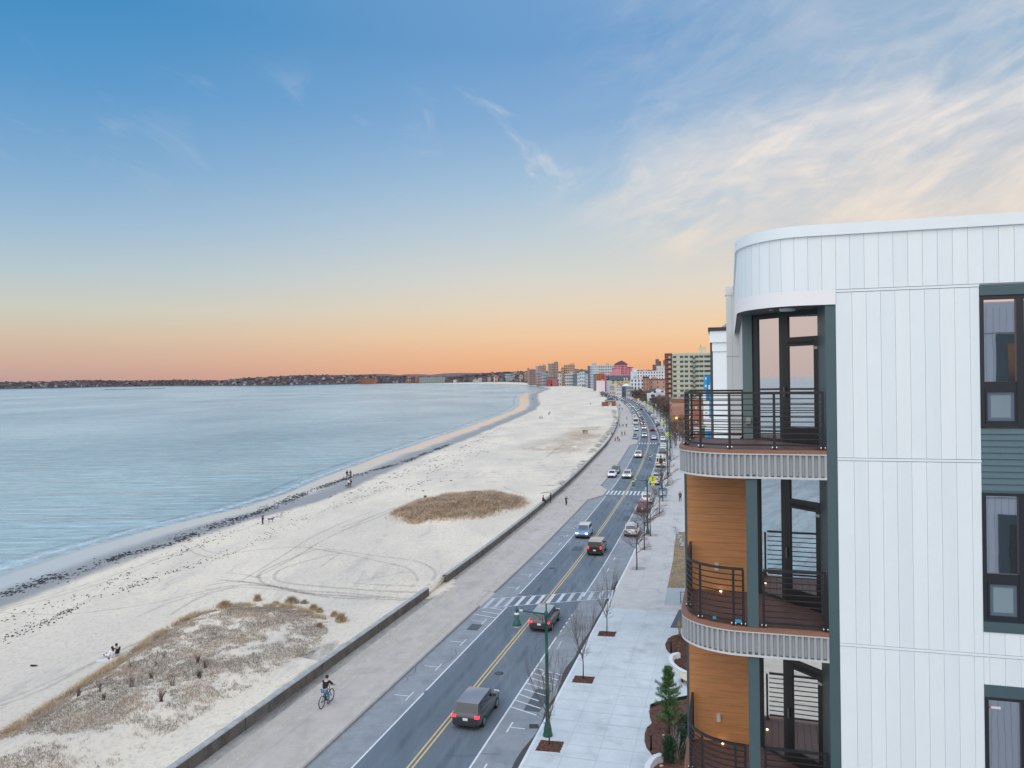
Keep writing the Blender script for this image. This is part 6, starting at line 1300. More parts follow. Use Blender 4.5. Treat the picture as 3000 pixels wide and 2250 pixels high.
for x0_,x1_,yt_,d_,c_,r_,l_ in [(1806,1821,1127,800,(.62,.66,.72),(.30,.33,.38),'small white house with grey roof before the yellow building'),(1808,1824,1122,860,(.30,.10,.10),(.33,.10,.09),'low red roofed house before the yellow building'),(1823,1847,1124,820,(.10,.12,.15),(.62,.65,.68),'dark glazed shop with white roof before the white modern building'),(1834,1846,1131,760,(.40,.42,.45),(.16,.18,.2),'low grey house behind the bare thicket'),(1786,1800,1128,880,(.55,.50,.54),(.2,.2,.22),'small pale house behind the far queue of cars')]:
    c=AT((x0_+x1_)/2,1108,d_); e=empty('small_house',(c.x,d_,0),-.12); w=px_w(x0_,x1_,d_); h=AT(1820,yt_,d_).z; b=MB(); b.b2(-w/2,w/2,0,9,0,h*.82,M(*c_)); b.build('wall',e); hipped(e,w,9,h*.82,h*.18,M(*r_)); add_windows(e,[-w/3,0,w/3],[h*.6,h*.3],w*.14,h*.1,WD); tag(e,l_,'house')
d=1250; c=AT(1820,1108,d); e=empty('pink_hotel',(c.x,d,0),-.13); tag(e,'bright pink stepped hotel with a dark pyramid roof','building'); PK=M(.60,.25,.31); PKR=M(.09,.04,.055)
hz=lambda py:AT(1820,py,d).z
hx=lambda px:AT(px,1108,d).x-c.x
b=MB(); b.b2(hx(1800),hx(1838.5),0,22,0,hz(1068),PK); b.b2(hx(1794),hx(1800),2,22,0,hz(1080),PK); b.b2(hx(1786),hx(1794),3,22,0,hz(1090),PK); b.b2(hx(1838.5),hx(1852),2,22,0,hz(1077),PK); b.build('wall',e)
b=MB(); xa,xb=hx(1799),hx(1840); b.add([(xa,-1,hz(1068)),(xb,-1,hz(1068)),(xb,23,hz(1068)),(xa,23,hz(1068)),(hx(1807),7,hz(1062)),(hx(1833),7,hz(1062)),(hx(1833),15,hz(1062)),(hx(1807),15,hz(1062)),(hx(1822.5),11,hz(1055.5))],[(0,1,5,4),(1,2,6,5),(2,3,7,6),(3,0,4,7),(4,5,8),(5,6,8),(6,7,8),(7,4,8)],PKR); b.build('roof',e)
b=MB(); b.b2(hx(1839),hx(1856),1.5,22,hz(1077),hz(1075.5),PKR); b.b2(hx(1794),hx(1800),1.5,20,hz(1080),hz(1078),PKR); b.build('side_roof',e)
add_windows(e,[hx(x) for x in (1821,1824,1827,1832,1836)],[hz(y) for y in (1074,1079,1084,1089.5,1094.5)],1.3,1.5,M(.10,.03,.05)); add_windows(e,[hx(x) for x in (1803,1806,1812,1816)],[hz(y) for y in (1074,1079)],1.3,1.3,M(.10,.03,.05)); add_windows(e,[hx(1845)],[hz(y) for y in (1079,1084,1090,1095)],1.6,1.6,M(.15,.03,.05),y=1.9)
e,w,h=block(1747.5,1771,1095.5,1150,20,M(.36,.13,.04),'orange-brown apartment building with square windows',floors=5,cols=4,ww=.4,wh=.4,wm=M(.16,.03,.02),z0=12,parapet=.5)
e,w,h=block(1747,1772,1116,1120,16,M(.70,.62,.66),'white and pink lower block in front of the orange-brown building',parapet=.4)
e,w,h=block(1771.5,1784,1100.5,1130,18,M(.50,.13,.30),'narrow magenta building beside the orange-brown one',floors=6,cols=1,ww=.5,wh=.4,wm=M(.10,.01,.08),parapet=.4)
e,w,h=block(1738,1746.5,1096,1200,14,M(.16,.18,.21),'dark slate-grey narrow slab beside the orange-brown building',parapet=.4)
GW=M(.52,.60,.66)
e,w,h=block(1726,1755,1071.5,1500,22,GW,'pale blue-grey hotel left wing with grid of dark windows',floors=9,cols=5,ww=.4,wh=.45,wm=M(.05,.07,.09)); b=MB(); b.b2(-3,5,4,12,h+.7,h+5,M(.40,.40,.42)); b.build('rooftop_plant_room',e)
e,w,h=block(1722,1727,1073,1495,24,M(.10,.13,.19),'dark navy end wall of the pale hotel'); 
e,w,h=block(1755,1801,1070.5,1540,22,M(.58,.61,.63),'white hotel right wing with grid of dark windows',floors=8,cols=9,ww=.5,wh=.5,wm=M(.08,.09,.11)); b=MB(); b.b2(-2,5,4,12,h+.7,h+4,M(.35,.36,.37)); b.build('rooftop_plant_room',e)
TN=M(.42,.31,.26); TN2=M(.36,.28,.25)
def tower(x0,x1,yt,d,l,wall,fl,cl,side=None,bumps=(),**k):
    e,w,h=block(x0,x1,yt,d,20,wall,l,floors=fl,cols=cl,ww=.62,wh=.5,wm=M(.09,.07,.08),name='tower_block',**k)
    for (a,b_,y) in bumps:
        q=MB(); q.b2(AT(a,1108,d).x-e.location.x,AT(b_,1108,d).x-e.location.x,1,15,h+.62,AT(a,y,d).z,wall); q.build('rooftop_plant_room',e)
    if side:
        q=MB(); q.b2(-w/2-.4,-w/2+w*.22,-.3,14,0,h+.8,side); q.build('corner_bay',e)
    return e
tower(1570,1600,1073,2100,'stepped tan tower block, leftmost of the three beach towers',TN,12,6,M(.30,.35,.42),[(1589,1599,1068)])
tower(1605.5,1624,1066,2050,'tan tower block wing joined to the tallest beach tower',TN,14,5,M(.30,.35,.40),[(1605.5,1610,1064)])
tower(1623,1635.5,1061,2045,'tallest beach tower with flat dark top',TN2,15,3)
tower(1652,1684,1069.5,2000,'broad tan tower block, rightmost of the three beach towers',M(.46,.34,.25),10,6,None,[(1674,1683,1064.5)])
tower(1644,1652,1077.5,1990,'lower tan wing on the left of the broad tower block',M(.42,.32,.26),8,2)
block(1551,1570,1083,2300,20,M(.22,.17,.17),'brown block of flats left of the beach towers',floors=8,cols=4,ww=.5,wh=.4)
block(1545,1551,1079,2500,12,M(.30,.2,.17),'small distant tan tower peeping over the trees')
block(1571,1596,1091,2020,16,M(.42,.28,.25),'pinkish flats at the foot of the leftmost beach tower',floors=5,cols=6,ww=.5,wh=.5)
block(1585,1605,1095,1980,16,M(.30,.38,.46),'bluish low flats between the first two beach towers',floors=4,cols=5,ww=.5,wh=.5)
block(1600,1636,1102,1960,16,M(.30,.24,.22),'brown low flats below the tallest beach tower',floors=3,cols=8,ww=.5,wh=.5)
block(1601,1613,1112,1940,12,M(.30,.06,.07),'low dark red beach building left of the pale flats')
block(1618,1632,1111,1940,12,M(.33,.12,.14),'low pinkish red beach building below the tallest tower')
block(1634,1645,1096,1950,14,M(.55,.56,.58),'small white flats right of the tallest beach tower',floors=3,cols=2,ww=.4,wh=.5)
block(1655,1680,1096,1900,16,M(.46,.49,.53),'white terraced flats below the broad tower block',floors=4,cols=5,ww=.7,wh=.4); block(1668,1678,1091,1910,12,M(.46,.5,.53),'stepped white penthouse above the terraced flats'); block(1679,1690,1096,1880,14,M(.10,.15,.18),'dark glassy flats right of the white terraced ones')
for x0,x1,yt,c_,l in [(1691,1698,1094,(.52,.58,.62),'slim pale flats first in the white row'),(1698,1714,1090,(.50,.58,.64),'pale blue-white flats with curved top in the white row'),(1715,1724,1097,(.50,.56,.60),'low pale flats last in the white row')]: block(x0,x1,yt,1750,16,M(*c_),l,floors=4,cols=3,ww=.5,wh=.5,wm=M(.10,.17,.20))
for x0,x1,y0,y1,l in [(1480,1499,1096,1105,'upper'),(1484,1512,1101,1108,'middle'),(1488,1519,1106,1112,'lower')]: block(x0,x1,y0,4380-(y0-1096)*8,14,M(.30,.46,.50),f'{l} terrace of the pale turquoise hillside building',floors=3,cols=5,ww=.8,wh=.3)
for x0,x1,yt,d,l in [(1921,1931,1053,3300,'dark distant tower left of the high-rise, tallest one'),(1930,1937,1058,3350,'dark distant tower attached to the tallest distant one'),(1912,1925,1069,3200,'lower dark distant block beside the distant towers'),(1943.5,1953,1056,3300,'dark distant tower half hidden by the brown brick end')]: block(x0,x1,yt,d,20,M(.22,.15,.15),l,floors=10,cols=3,ww=.5,wh=.4,name='distant_tower')
# blocks on the far curve
block(1228,1304,1105,4000,30,M(.23,.29,.30),'long pale building with zigzag windows on the far shore',floors=4,cols=14,ww=.45,wh=.55,wm=M(.06,.08,.09))
for x0,x1,yt,l,c_ in [(1056,1060,1105,'left stair tower of the orange brick school on the far shore',(.30,.12,.07)),(1060,1095,1109,'long orange brick school on the far shore',(.26,.11,.07)),(1097,1104,1105,'right stair tower of the orange brick school on the far shore',(.32,.13,.07)),(1216,1225,1105,'orange brick block left of the zigzag building',(.34,.13,.08)),(1192,1203,1104,'tan block among the dark trees on the far shore',(.30,.17,.11)),(1328,1337,1113,'small white block on the far beach',(.6,.62,.64)),(1385,1402,1113,'pale low block at the far end of the beach',(.46,.46,.46)),(1450,1456,1100,'little red and white beacon on the dark slope',(.5,.2,.15))]: block(x0,x1,yt,4050,20,M(*c_),l,floors=3 if x1-x0>20 else 2,cols=max(2,int((x1-x0)/4)),ww=.5,wh=.5)
mb=MB(); vs=[]; HX=[1300,1330,1360,1400,1500,1560,1640,1690,1720,1800,1860,1890,1960,2300]; HY=[1122,1116,1108,1101,1096,1096,1094,1089,1090,1092,1090,1088,1091,1092]
def fd(x): return float(np.interp(x,[1480,1600],[4400/2600,1.]))
for x in range(1300,2300,15):
    y=float(np.interp(x,HX,HY)); q=AT(x,1108,1)
    for d,k in ((2600,-.02),(2640,.1),(2800,.45),(3000,.85),(3150,1.),(3400,.7),(3900,-.05)): d*=fd(x); vs.append((q.x*d,d,(AT(x,y,3150*fd(x)).z)*k))
n=7; fs=[(i*n+j,i*n+n+j,i*n+n+1+j,i*n+1+j) for i in range(len(vs)//n-1) for j in range(n-1)]
mb.add(vs,fs,FARL,True); struct(mb.build('hillside')); hb=BVHTree.FromPolygons([Vector(v) for v in vs],fs)
def hillp(x,d):
    d*=fd(x); q=AT(x,1108,1)*d; h=hb.ray_cast(Vector((q.x,d,400)),Vector((0,0,-1)))[0]; return Vector((q.x,d,h.z if h else 0))
def fw3(i):
    x=rs.uniform(1315,1560) if i%2 else rs.uniform(1540,1980); return hillp(x,2610+560*rs.random()**.8),rs.uniform(3.5,7.5)*fd(x)**.6
woods('hillside_woods',1500,fw3,[M(.10,.07,.065),M(.075,.055,.055),M(.06,.052,.055),M(.085,.065,.065)],0,0)
rb=random.Random(4)
for i in range(290):
    x=rb.choice([rb.uniform(1340,1550),rb.uniform(1380,1550),rb.uniform(1540,1725),rb.uniform(1690,1800)]); me,nm,rn=rb.choice(protoH); d=2620+rb.random()*480; p=hillp(x,d); o=bpy.data.objects.new('hillside_house',me); COL.objects.link(o); o.location=(p.x,p.y,p.z+1.2); q=rb.uniform(.55,1.15); q*=1+.55*(fd(x)-1)/.69; o.scale=(q*rb.uniform(1,1.5),q,q); o.rotation_euler=(0,0,rb.uniform(-.6,.6)); z='left of the beach towers' if x<1545 else 'behind the beach towers' if x<1700 else 'behind the pale hotel'
    tag(o,f'small {nm} house with {rn} roof on the hillside {z}','house',f'{nm} {rn}-roofed hillside houses {z}')
for x0_,x1_,yt_,c_,l_ in [(1400,1412,1108,(.42,.44,.47),'pale flat-roofed building at the foot of the hillside, leftmost'),(1428,1438,1106,(.36,.33,.30),'tan building low on the hillside, second from the left'),(1446,1458,1104,(.50,.50,.52),'white building low on the hillside beside the beacon'),(1522,1532,1100,(.40,.38,.36),'grey-beige building on the hillside nearest the towers'),(1536,1545,1098,(.30,.27,.26),'brown narrow building on the hillside next to the towers'),(1463,1475,1109,(.26,.17,.15),'low brick building behind the beach trees left of the turquoise terraces')]:
    block(x0_,x1_,yt_,2580*fd(x0_),14,M(*c_),l_,floors=3,cols=4,ww=.5,wh=.45)
mb=MB(); vs=[]
for x in range(1270,1560,8):
    for k,z in ((.955,-1.35),(.968,-.7),(.985,.6),(1.003,1.6)): d=k*4350; q=AT(x,1108,1); vs.append((q.x*d,d,z))
mb.add(vs,[(i*4+j,i*4+4+j,i*4+5+j,i*4+1+j) for i in range(len(vs)//4-1) for j in range(3)],M(.60,.56,.50)); struct(mb.build('far_beach'))
TANV=veilmat('tan_sand',(.50,.385,.265),.34,.7,.10,(1,.5,1),.95,.55,attr=True); DKV=veilmat('grey_grit',(.17,.165,.16),.42,.66,.35,(1,.35,1),.95,.75,attr=True)
track([(1560,1320),(1620,1300),(1680,1280),(1740,1250)],16,TANV,'tan_sand'); track([(1640,1330),(1700,1300),(1745,1270)],9,TANV,'tan_sand')
track([(1796,1200),(1805,1225),(1800,1245),(1785,1270),(1760,1300),(1735,1328)],3.2,DKV,'grey_grit'); track([(1720,1343),(1690,1375),(1640,1420)],2.0,DKV,'grey_grit'); track([(640,2170),(760,2080),(880,1990),(960,1930)],1.3,DKV,'grey_grit'); track([(900,1930),(960,1900),(1010,1885)],2.2,DKV,'grey_grit'); track([(1560,1446),(1610,1442),(1650,1436)],1.6,DKV,'grey_grit'); track([(1580,1424),(1640,1420),(1670,1415)],1.2,DKV,'grey_grit')
# brick pavilion at the end of the wall, beach shelter with dark roof beyond
BR=mat('red_brick',(.26,.10,.075),.85,var=.15,vs=2); d=560
c=AT(1788,1108,d); e=empty('brick_pavilion',(c.x,d,0)); tag(e,'small red brick pavilion with grey hipped roof standing on the sand','building'); hz=lambda py:AT(1788,py,d).z
hx=lambda px:AT(px,1108,d).x-c.x
b=MB(); b.b2(hx(1776),hx(1803),0,7,0,hz(1173.5),BR); b.b2(hx(1764.5),hx(1776),.5,6,0,hz(1178),BR); b.build('wall',e)
b=MB(); b.b2(hx(1774),hx(1804.5),-.6,7.6,hz(1175),hz(1173.6),M(.65,.64,.62)); b.build('eaves',e); hipped(e,hx(1803)-hx(1776),7,hz(1173.5),hz(1166)-hz(1173.5),M(.05,.065,.07),ov=.5,x0=(hx(1803)+hx(1776))/2)
b=MB(); b.b2(hx(1782),hx(1790.5),-.15,-.01,0,hz(1179),M(.5,.5,.47)); b.build('white_doors',e); b=MB(); b.b2(hx(1783.5),hx(1786),-.3,-.16,hz(1185),hz(1181),WD); b.build('hatch',e); b=MB(); b.tube([(hx(1803.8),-.4,0),(hx(1803.8),-.4,hz(1174))],.12,M(.6,.58,.56),6); b.build('column',e)
def shelter(y,o,l,L_,label):
    e=empty('beach_shelter',RP(y,o,0),-RA(y)); b=MB()
    for i in range(6):
        for s in(-2.2,2.2): b.tube([(s,(i-2.5)*L_/5.5,0),(s,(i-2.5)*L_/5.5,3.2)],.18,M(.06,.05,.055),6)
    b.build('posts',e); b=MB(); b.add([(-3.6,-L_/2,3.1),(3.6,-L_/2,3.1),(3.6,L_/2,3.1),(-3.6,L_/2,3.1),(0,-L_/2+2,5.2),(0,L_/2-2,5.2)],[(0,1,4),(1,2,5,4),(2,3,5),(3,0,4,5),(3,2,1,0)],M(.09,.09,.11)); b.build('roof',e); tag(e,label,'shelter','dark roofed beach shelters')
shelter(845,-17,0,34,'dark roofed beach shelter nearest, left of the packed traffic'); shelter(905,-17,0,34,'dark roofed beach shelter just beyond the nearest one'); shelter(1720,-20,0,40,'pair of far dark shelters on the sand edge, nearer'); shelter(1800,-22,0,40,'pair of far dark shelters on the sand edge, farther')
for k,(y,o) in enumerate([(2650,-16),(2800,-16)]): shelter(y,o,0,44,'pale-roofed shelter on the farthest beach curve'+(', left of two' if k else ', right of two'))
# ------------------------------------------------------------------ people
SKIN=M(.50,.31,.23); HAIRD=M(.02,.015,.013); HAIRB=M(.06,.03,.02)
def skinmesh(V,E,Rr,mats,pick,sub=1):
    me=bpy.data.meshes.new('tmp'); me.from_pydata(V,E,[]); o=bpy.data.objects.new('tmp',me); COL.objects.link(o)
    md=o.modifiers.new('s','SKIN'); md.use_smooth_shade=True
    sk=me.skin_vertices[0].data
    for i,r in enumerate(Rr): sk[i].radius=(r,r) if not isinstance(r,tuple) else r
    sk[0].use_root=True
    if sub: m2=o.modifiers.new('u','SUBSURF'); m2.levels=sub; m2.render_levels=sub
    dg=bpy.context.evaluated_depsgraph_get(); dg.update(); r=bpy.data.meshes.new_from_object(o.evaluated_get(dg)); 
    bpy.data.objects.remove(o); b=MB(); b.v=[tuple(v.co) for v in r.vertices]; b.f=[tuple(p.vertices) for p in r.polygons]; b.sm=[True]*len(b.f); b.mats=list(mats)
    b.m=[pick(sum((Vector(b.v[i]) for i in f),Vector())/len(f)) if pick else 0 for f in b.f]; bpy.data.meshes.remove(r); return b
# joints: pelvis, chest, neck, head, (shoulder, elbow, wrist) L/R, (hip, knee, ankle, toe) L/R ; figure faces +Y
def pose(kind,r):
    J={}
    if kind in('stand','walk'):
        J.update(pel=(0,0,.95),ch=(0,.0,1.25),sh=(0,0,1.42),nk=(0,0,1.50),hd=(0,.02,1.63),tp=(0,.01,1.72))
        st=.0 if kind=='stand' else .24
        for s,n in((-1,'l'),(1,'r')):
            k=s*st; J['s'+n]=(s*.19,0,1.41); J['e'+n]=(s*.25,-k*.5,1.14); J['w'+n]=(s*.24,-k*.9+.08,.90); J['h'+n]=(s*.09,0,.90); J['k'+n]=(s*.11,k*.6+.04,.50); J['a'+n]=(s*.11,k*1.1-.02 if k>0 else k*1.3-.02,.09 if k>=0 else .14); J['t'+n]=(s*.13,J['a'+n][1]+.17,.04 if k>=0 else .06)
    elif kind=='sitground':
        J.update(pel=(0,0,.13),ch=(0,-.02,.42),sh=(0,.03,.60),nk=(0,.05,.68),hd=(0,.10,.80),tp=(0,.10,.89))
        for s,n in((-1,'l'),(1,'r')):
            J['s'+n]=(s*.19,.03,.58); J['e'+n]=(s*.26,.17,.36); J['w'+n]=(s*.12,.40,.42); J['h'+n]=(s*.10,.03,.13); J['k'+n]=(s*.15,.42,.42); J['a'+n]=(s*.12,.66,.08); J['t'+n]=(s*.13,.82,.04)
    elif kind=='sitlegs':
        J.update(pel=(0,0,.13),ch=(0,-.06,.42),sh=(0,-.04,.60),nk=(0,-.02,.67),hd=(.0,.0,.78),tp=(0,-.01,.87))
        for s,n in((-1,'l'),(1,'r')):
            J['s'+n]=(s*.17,-.04,.57); J['e'+n]=(s*.25,.0,.33); J['w'+n]=(s*.24,.16,.12); J['h'+n]=(s*.10,.03,.13); J['k'+n]=(s*.14,.44,.20); J['a'+n]=(s*.10,.84,.08); J['t'+n]=(s*.12,.95,.13)
    elif kind=='sitwall':
        J.update(pel=(0,0,.12),ch=(0,.02,.42),sh=(0,.04,.60),nk=(0,.05,.68),hd=(0,.08,.80),tp=(0,.08,.89))
        for s,n in((-1,'l'),(1,'r')):
            J['s'+n]=(s*.19,.04,.58); J['e'+n]=(s*.24,.12,.34); J['w'+n]=(s*.12,.33,.25); J['h'+n]=(s*.10,.04,.11); J['k'+n]=(s*.12,.44,.10); J['a'+n]=(s*.12,.46,-.34); J['t'+n]=(s*.12,.62,-.40)
    elif kind=='cycle':
        J.update(pel=(0,-.25,.98),ch=(0,-.10,1.25),sh=(0,.02,1.42),nk=(0,.05,1.50),hd=(0,.11,1.62),tp=(0,.11,1.71))
        for s,n in((-1,'l'),(1,'r')):
            J['s'+n]=(s*.19,.02,1.40); J['e'+n]=(s*.27,.22,1.20); J['w'+n]=(s*.27,.46,1.07); J['h'+n]=(s*.10,-.22,.93); up=s<0
            J['k'+n]=(s*.13,.22 if up else .05,.72 if up else .56); J['a'+n]=(s*.12,.02 if up else -.05,.42 if up else .16); J['t'+n]=(s*.12,.18 if up else .10,.38 if up else .10)
    return J
def person(kind,top,bottom,hair=HAIRD,long=False,hood=None,fine=True,dress=False,hands=False):
    J=pose(kind,None); names=['pel','ch','sh','nk','hd','tp']; V=[J[n] for n in names]; E=[(0,1),(1,2),(2,3),(3,4),(4,5)]; Rr=[(.15,.11),(.15,.11),(.13,.09),.055,(.085,.10),(.065,.075)]
    TV={}
    for n in 'lr':
        b=len(V); V+=[J['s'+n],J['e'+n],J['w'+n]]; w=Vector(J['w'+n]); d=(w-Vector(J['e'+n])).normalized(); V+=[tuple(w+d*.08)]; E+=[(2,b),(b,b+1),(b+1,b+2),(b+2,b+3)]; Rr+=[.062,.045,.03,(.038,.022)]
        if hands:
            sd=Vector((-d.y,d.x,0)); sd=sd.normalized() if sd.length>.01 else Vector((1,0,0)); dn=Vector((0,0,-1))
            for q in range(4): c=len(V); o=sd*(q-1.5)*.02; V+=[tuple(w+d*.11+o+dn*.005),tuple(w+d*(.145-.008*abs(q-1.3))+o+dn*.03)]; E+=[(b+3,c),(c,c+1)]; Rr+=[.009,.008]
            c=len(V); V+=[tuple(w+d*.06-sd*.045+dn*.02)]; E+=[(b+3,c)]; Rr+=[.010]
        b=len(V); V+=[J['h'+n],J['k'+n],J['a'+n],J['t'+n]]; E+=[(0,b),(b,b+1),(b+1,b+2),(b+2,b+3)]; Rr+=[.092,.062,.042,(.045,.035)]
    body=skinmesh(V,E,Rr,[SKIN],None,1)
    hd=Vector(J['hd']); nf=MB(); 
    for s in(-1,1): nf.blob(hd+Vector((s*.033,.088,.012)),.011,M(.02,.02,.02),0,1)
    nose=MB(); body.blob(hd+Vector((0,.10,-.012)),.018,SKIN,0,1,(.8,1.2,1.2)); 
    for s in(-1,1): body.blob(hd+Vector((s*.088,0,-.01)),.02,SKIN,0,1,(.5,1,1.4))
    tv=['pel','ch','sh']; V=[tuple(Vector(J['pel'])+Vector((0,0,-.02))),J['ch'],tuple(Vector(J['sh'])+Vector((0,0,.02)))]; E=[(0,1),(1,2)]; Rr=[(.185,.145),(.195,.155),(.165,.135)]
    for n in 'lr': b=len(V); V+=[J['s'+n],J['e'+n],tuple(Vector(J['e'+n]).lerp(Vector(J['w'+n]),.88 if kind!='cycle' else .12))]; E+=[(2,b),(b,b+1),(b+1,b+2)]; Rr+=[.095,.068,.052]
    jacket=skinmesh(V,E,Rr,[top],None,1)
    V=[J['pel']]; E=[]; Rr=[(.165,.125)]
    for n in 'lr': b=len(V); V+=[J['h'+n],J['k'+n],tuple(Vector(J['k'+n]).lerp(Vector(J['a'+n]),.93))]; E+=[(0,b),(b,b+1),(b+1,b+2)]; Rr+=[.108,.078,.062]
    tr=skinmesh(V,E,Rr,[bottom],None,1)
    sh=MB()
    for n in 'lr': a=Vector(J['a'+n]);t=Vector(J['t'+n]); sh.tube([a+Vector((0,-.03,-.03)),a.lerp(t,.6)+Vector((0,0,-.01)),t+(t-a)*.15],[.052,.05,.035],DK if not dress else M(.7,.7,.7),8)
    hr=MB(); hm=hood or hair; hr.blob(hd+Vector((0,-.022,.035)),.108,hm,.03,2,(.95,1.,1.0))
    if long: hr.tube([hd+Vector((0,-.05,.02)),hd+Vector((0,-.10,-.12)),hd+Vector((0,-.12,-.34))],[.085,.08,.05],hair,8)
    # keep the face clear of the hair cap
    hr.v=[(x,min(y,hd.y+.055+max(0,(z-hd.z-.05))*.6),max(z,hd.z-.05) if not long and not hood and y>hd.y-.03 else z) for x,y,z in hr.v]
    parts=[('body',body),('eyes',nf),('jacket',jacket),('trousers',tr),('shoes',sh),('hair',hr)]
    return parts
_pc={}
def put_person(loc,rz,label,kind='walk',top=(.03,.03,.035),bottom=(.03,.035,.05),near=False,group=None,long=False,hood=None,hair=HAIRD,s=1.,hands=False):
    key=(kind,top,bottom,near,long,hood,id(hair),hands)
    if key in _pc: e=copytree(_pc[key])
    else:
        P=person(kind,M(*top,rough=.9),M(*bottom,rough=.9),hair,long,M(*hood) if hood else None,hands=hands)
        if near:
            e=empty('person'); b0=None
            for n,b in P: o=b.build(n,e)
        else:
            m=MB(); [m.merge(b) for n,b in P]; e=m.build('person')
        _pc[key]=e
    e.location=loc; e.rotation_euler=(0,0,rz); e.scale=(s,s,s)
    if 'group' in e: del e['group']
    tag(e,label,'person',group); return e
def H_(p): v=hit(*p); v.z-=.0; return v
def PZ(px,py): return G(px,py,.15)
# couple on the sand, seen from behind, facing the sea (towards -X)
p=H_((343,1922)); put_person(p+Vector((0,0,-.02)),R(52),'man in dark navy jacket sitting on the sand leaning towards the woman','sitground',(.015,.017,.03),(.45,.45,.47),True,'couple sitting on the sand',hair=HAIRB,s=1.1,hands=True)
p=H_((329,1926)); put_person(p+Vector((0,0,-.02)),R(60),'woman with long black hair in white clothes sitting on the sand','sitlegs',(.78,.80,.84),(.74,.73,.70),True,'couple sitting on the sand',long=True,s=1.0,hands=True)
b=MB(); b.box((0,0,.02),(1.1,.5,.03),M(.6,.6,.66)); b.blob((.3,0,.06),.1,M(.12,.07,.06),.2,1); tag(b.build('beach_towel',loc=H_((306,1934)),rz=.4),'pale towel and bits lying on the sand at the woman\'s feet','towel')
# cyclist
p=PZ(957,2064); hd_=math.atan2(-(RP(52,0)-RP(50,0)).x,(RP(52,0)-RP(50,0)).y)
def bike(loc,rz,label,s=1.):
    e=empty('bicycle',loc,rz); e.scale=(s,s,s); BF=M(.03,.03,.03,rough=.4)
    for y,n in((-.56,'w'),(.56,'w')):
        t=MB(); P=[(0,y+.35*math.cos(a*PI/14),.36+.35*math.sin(a*PI/14)) for a in range(29)]; t.tube(P,.028,TYRE,6,cap=False); wo_=t.build('wheel',e); sp=MB()
        for a in range(10): sp.tube([(0,y,.36),(0,y+.34*math.cos(a*PI/5),.36+.34*math.sin(a*PI/5))],.003,M(.5,.5,.5),3)
        sp.tube([(-.04,y,.36),(.04,y,.36)],.03,BF,8); sp.build('spokes',wo_)
    f=MB(); A=(0,-.56,.36);B=(0,-.08,.33);C_=(0,-.24,.80);D_=(0,.36,.84);E_=(0,.38,.70);F_=(0,.56,.36)
    for a,b_ in((A,B),(A,C_),(B,C_),(B,E_),(C_,D_),(E_,D_),(E_,F_)): f.tube([a,b_],.022,BF,6)
    f.tube([C_,(0,-.26,.93)],.016,BF,6); f.tube([D_,(0,.40,1.0)],.018,BF,6); f.build('frame',e)
    h=MB(); h.tube([(-.3,.42,1.03),(-.1,.42,1.02),(.1,.42,1.02),(.3,.42,1.03)],.016,BF,6); h.build('handlebar',e); q=MB(); q.blob((0,-.27,.95),.1,BF,.05,1,(.7,1.3,.3)); q.build('saddle',e)
    q=MB(); q.tube([(-.08,-.08,.33),(.08,-.08,.33)],.06,BF,10); q.tube([(.09,-.08,.33),(.09,-.05,.14),(.17,-.05,.14)],.012,BF,4); q.tube([(-.09,-.08,.33),(-.09,.0,.5),(-.17,.0,.5)],.012,BF,4); q.build('crank',e)
    tag(e,label,'bicycle'); return e
bike(p,hd_,'black bicycle ridden along the promenade in the foreground',1.12)
put_person(p,hd_,'cyclist with dark shirt and blue jeans riding along the promenade','cycle',(.012,.013,.018),(.10,.20,.36),True,s=1.12,hands=True)
# pair at the wall, child on scooter
q=RP(yof(1586,1494),wo(yof(1586,1494))-.2,1.0); put_person(q,R(-75),'person in black sitting on the sea wall facing the promenade','sitwall',(.012,.012,.015),(.015,.015,.018),True,s=1.05)
put_person(RP(q.y+.5,wo(q.y)+.45,.15),R(80),'person in black with long hair standing against the sea wall','stand',(.014,.014,.02),(.015,.015,.02),True,long=True)
p=PZ(1659,1479); bike(p,hd_+.1,'small dark bicycle on the promenade beyond the seated pair',.85); put_person(p+Vector((0,0,.0)),hd_+.1,'rider in dark clothes on the small bicycle','cycle',(.02,.02,.03),(.03,.03,.05),True,s=.85)
# walkers on the beach
put_person(H_((770,1536)),R(80),'person in grey-blue hooded coat standing by the wrack line with a dog','stand',(.12,.17,.20),(.03,.035,.045),True,hood=(.12,.17,.20))
put_person(H_((1017,1399)),R(10),'person in dark jacket, left one of the upper pair at the waterline','stand',(.05,.02,.02),(.03,.04,.07),True)
put_person(H_((1027,1398.5)),R(-10),'person in grey coat, right one of the upper pair at the waterline','stand',(.10,.11,.10),(.05,.06,.05),True)
put_person(H_((1021.4,1428)),R(20),'person in white top walking with a companion below the upper pair','walk',(.72,.72,.72),(.03,.03,.04),True)
put_person(H_((1027,1427.5)),R(20),'person in black beside the one in the white top','walk',(.015,.015,.018),(.10,.10,.12),True)
for i,(x,l) in enumerate(((1709,'left'),(1714,'middle'),(1719.7,'right'))): put_person(H_((x,1271.5)),R(170-i*10),f'dark dressed walker, {l} of three abreast on the sand','walk',((.03,.03,.035),(.08,.02,.03),(.05,.07,.05))[i],(.03,.03,.03),group='three walkers abreast on the sand')
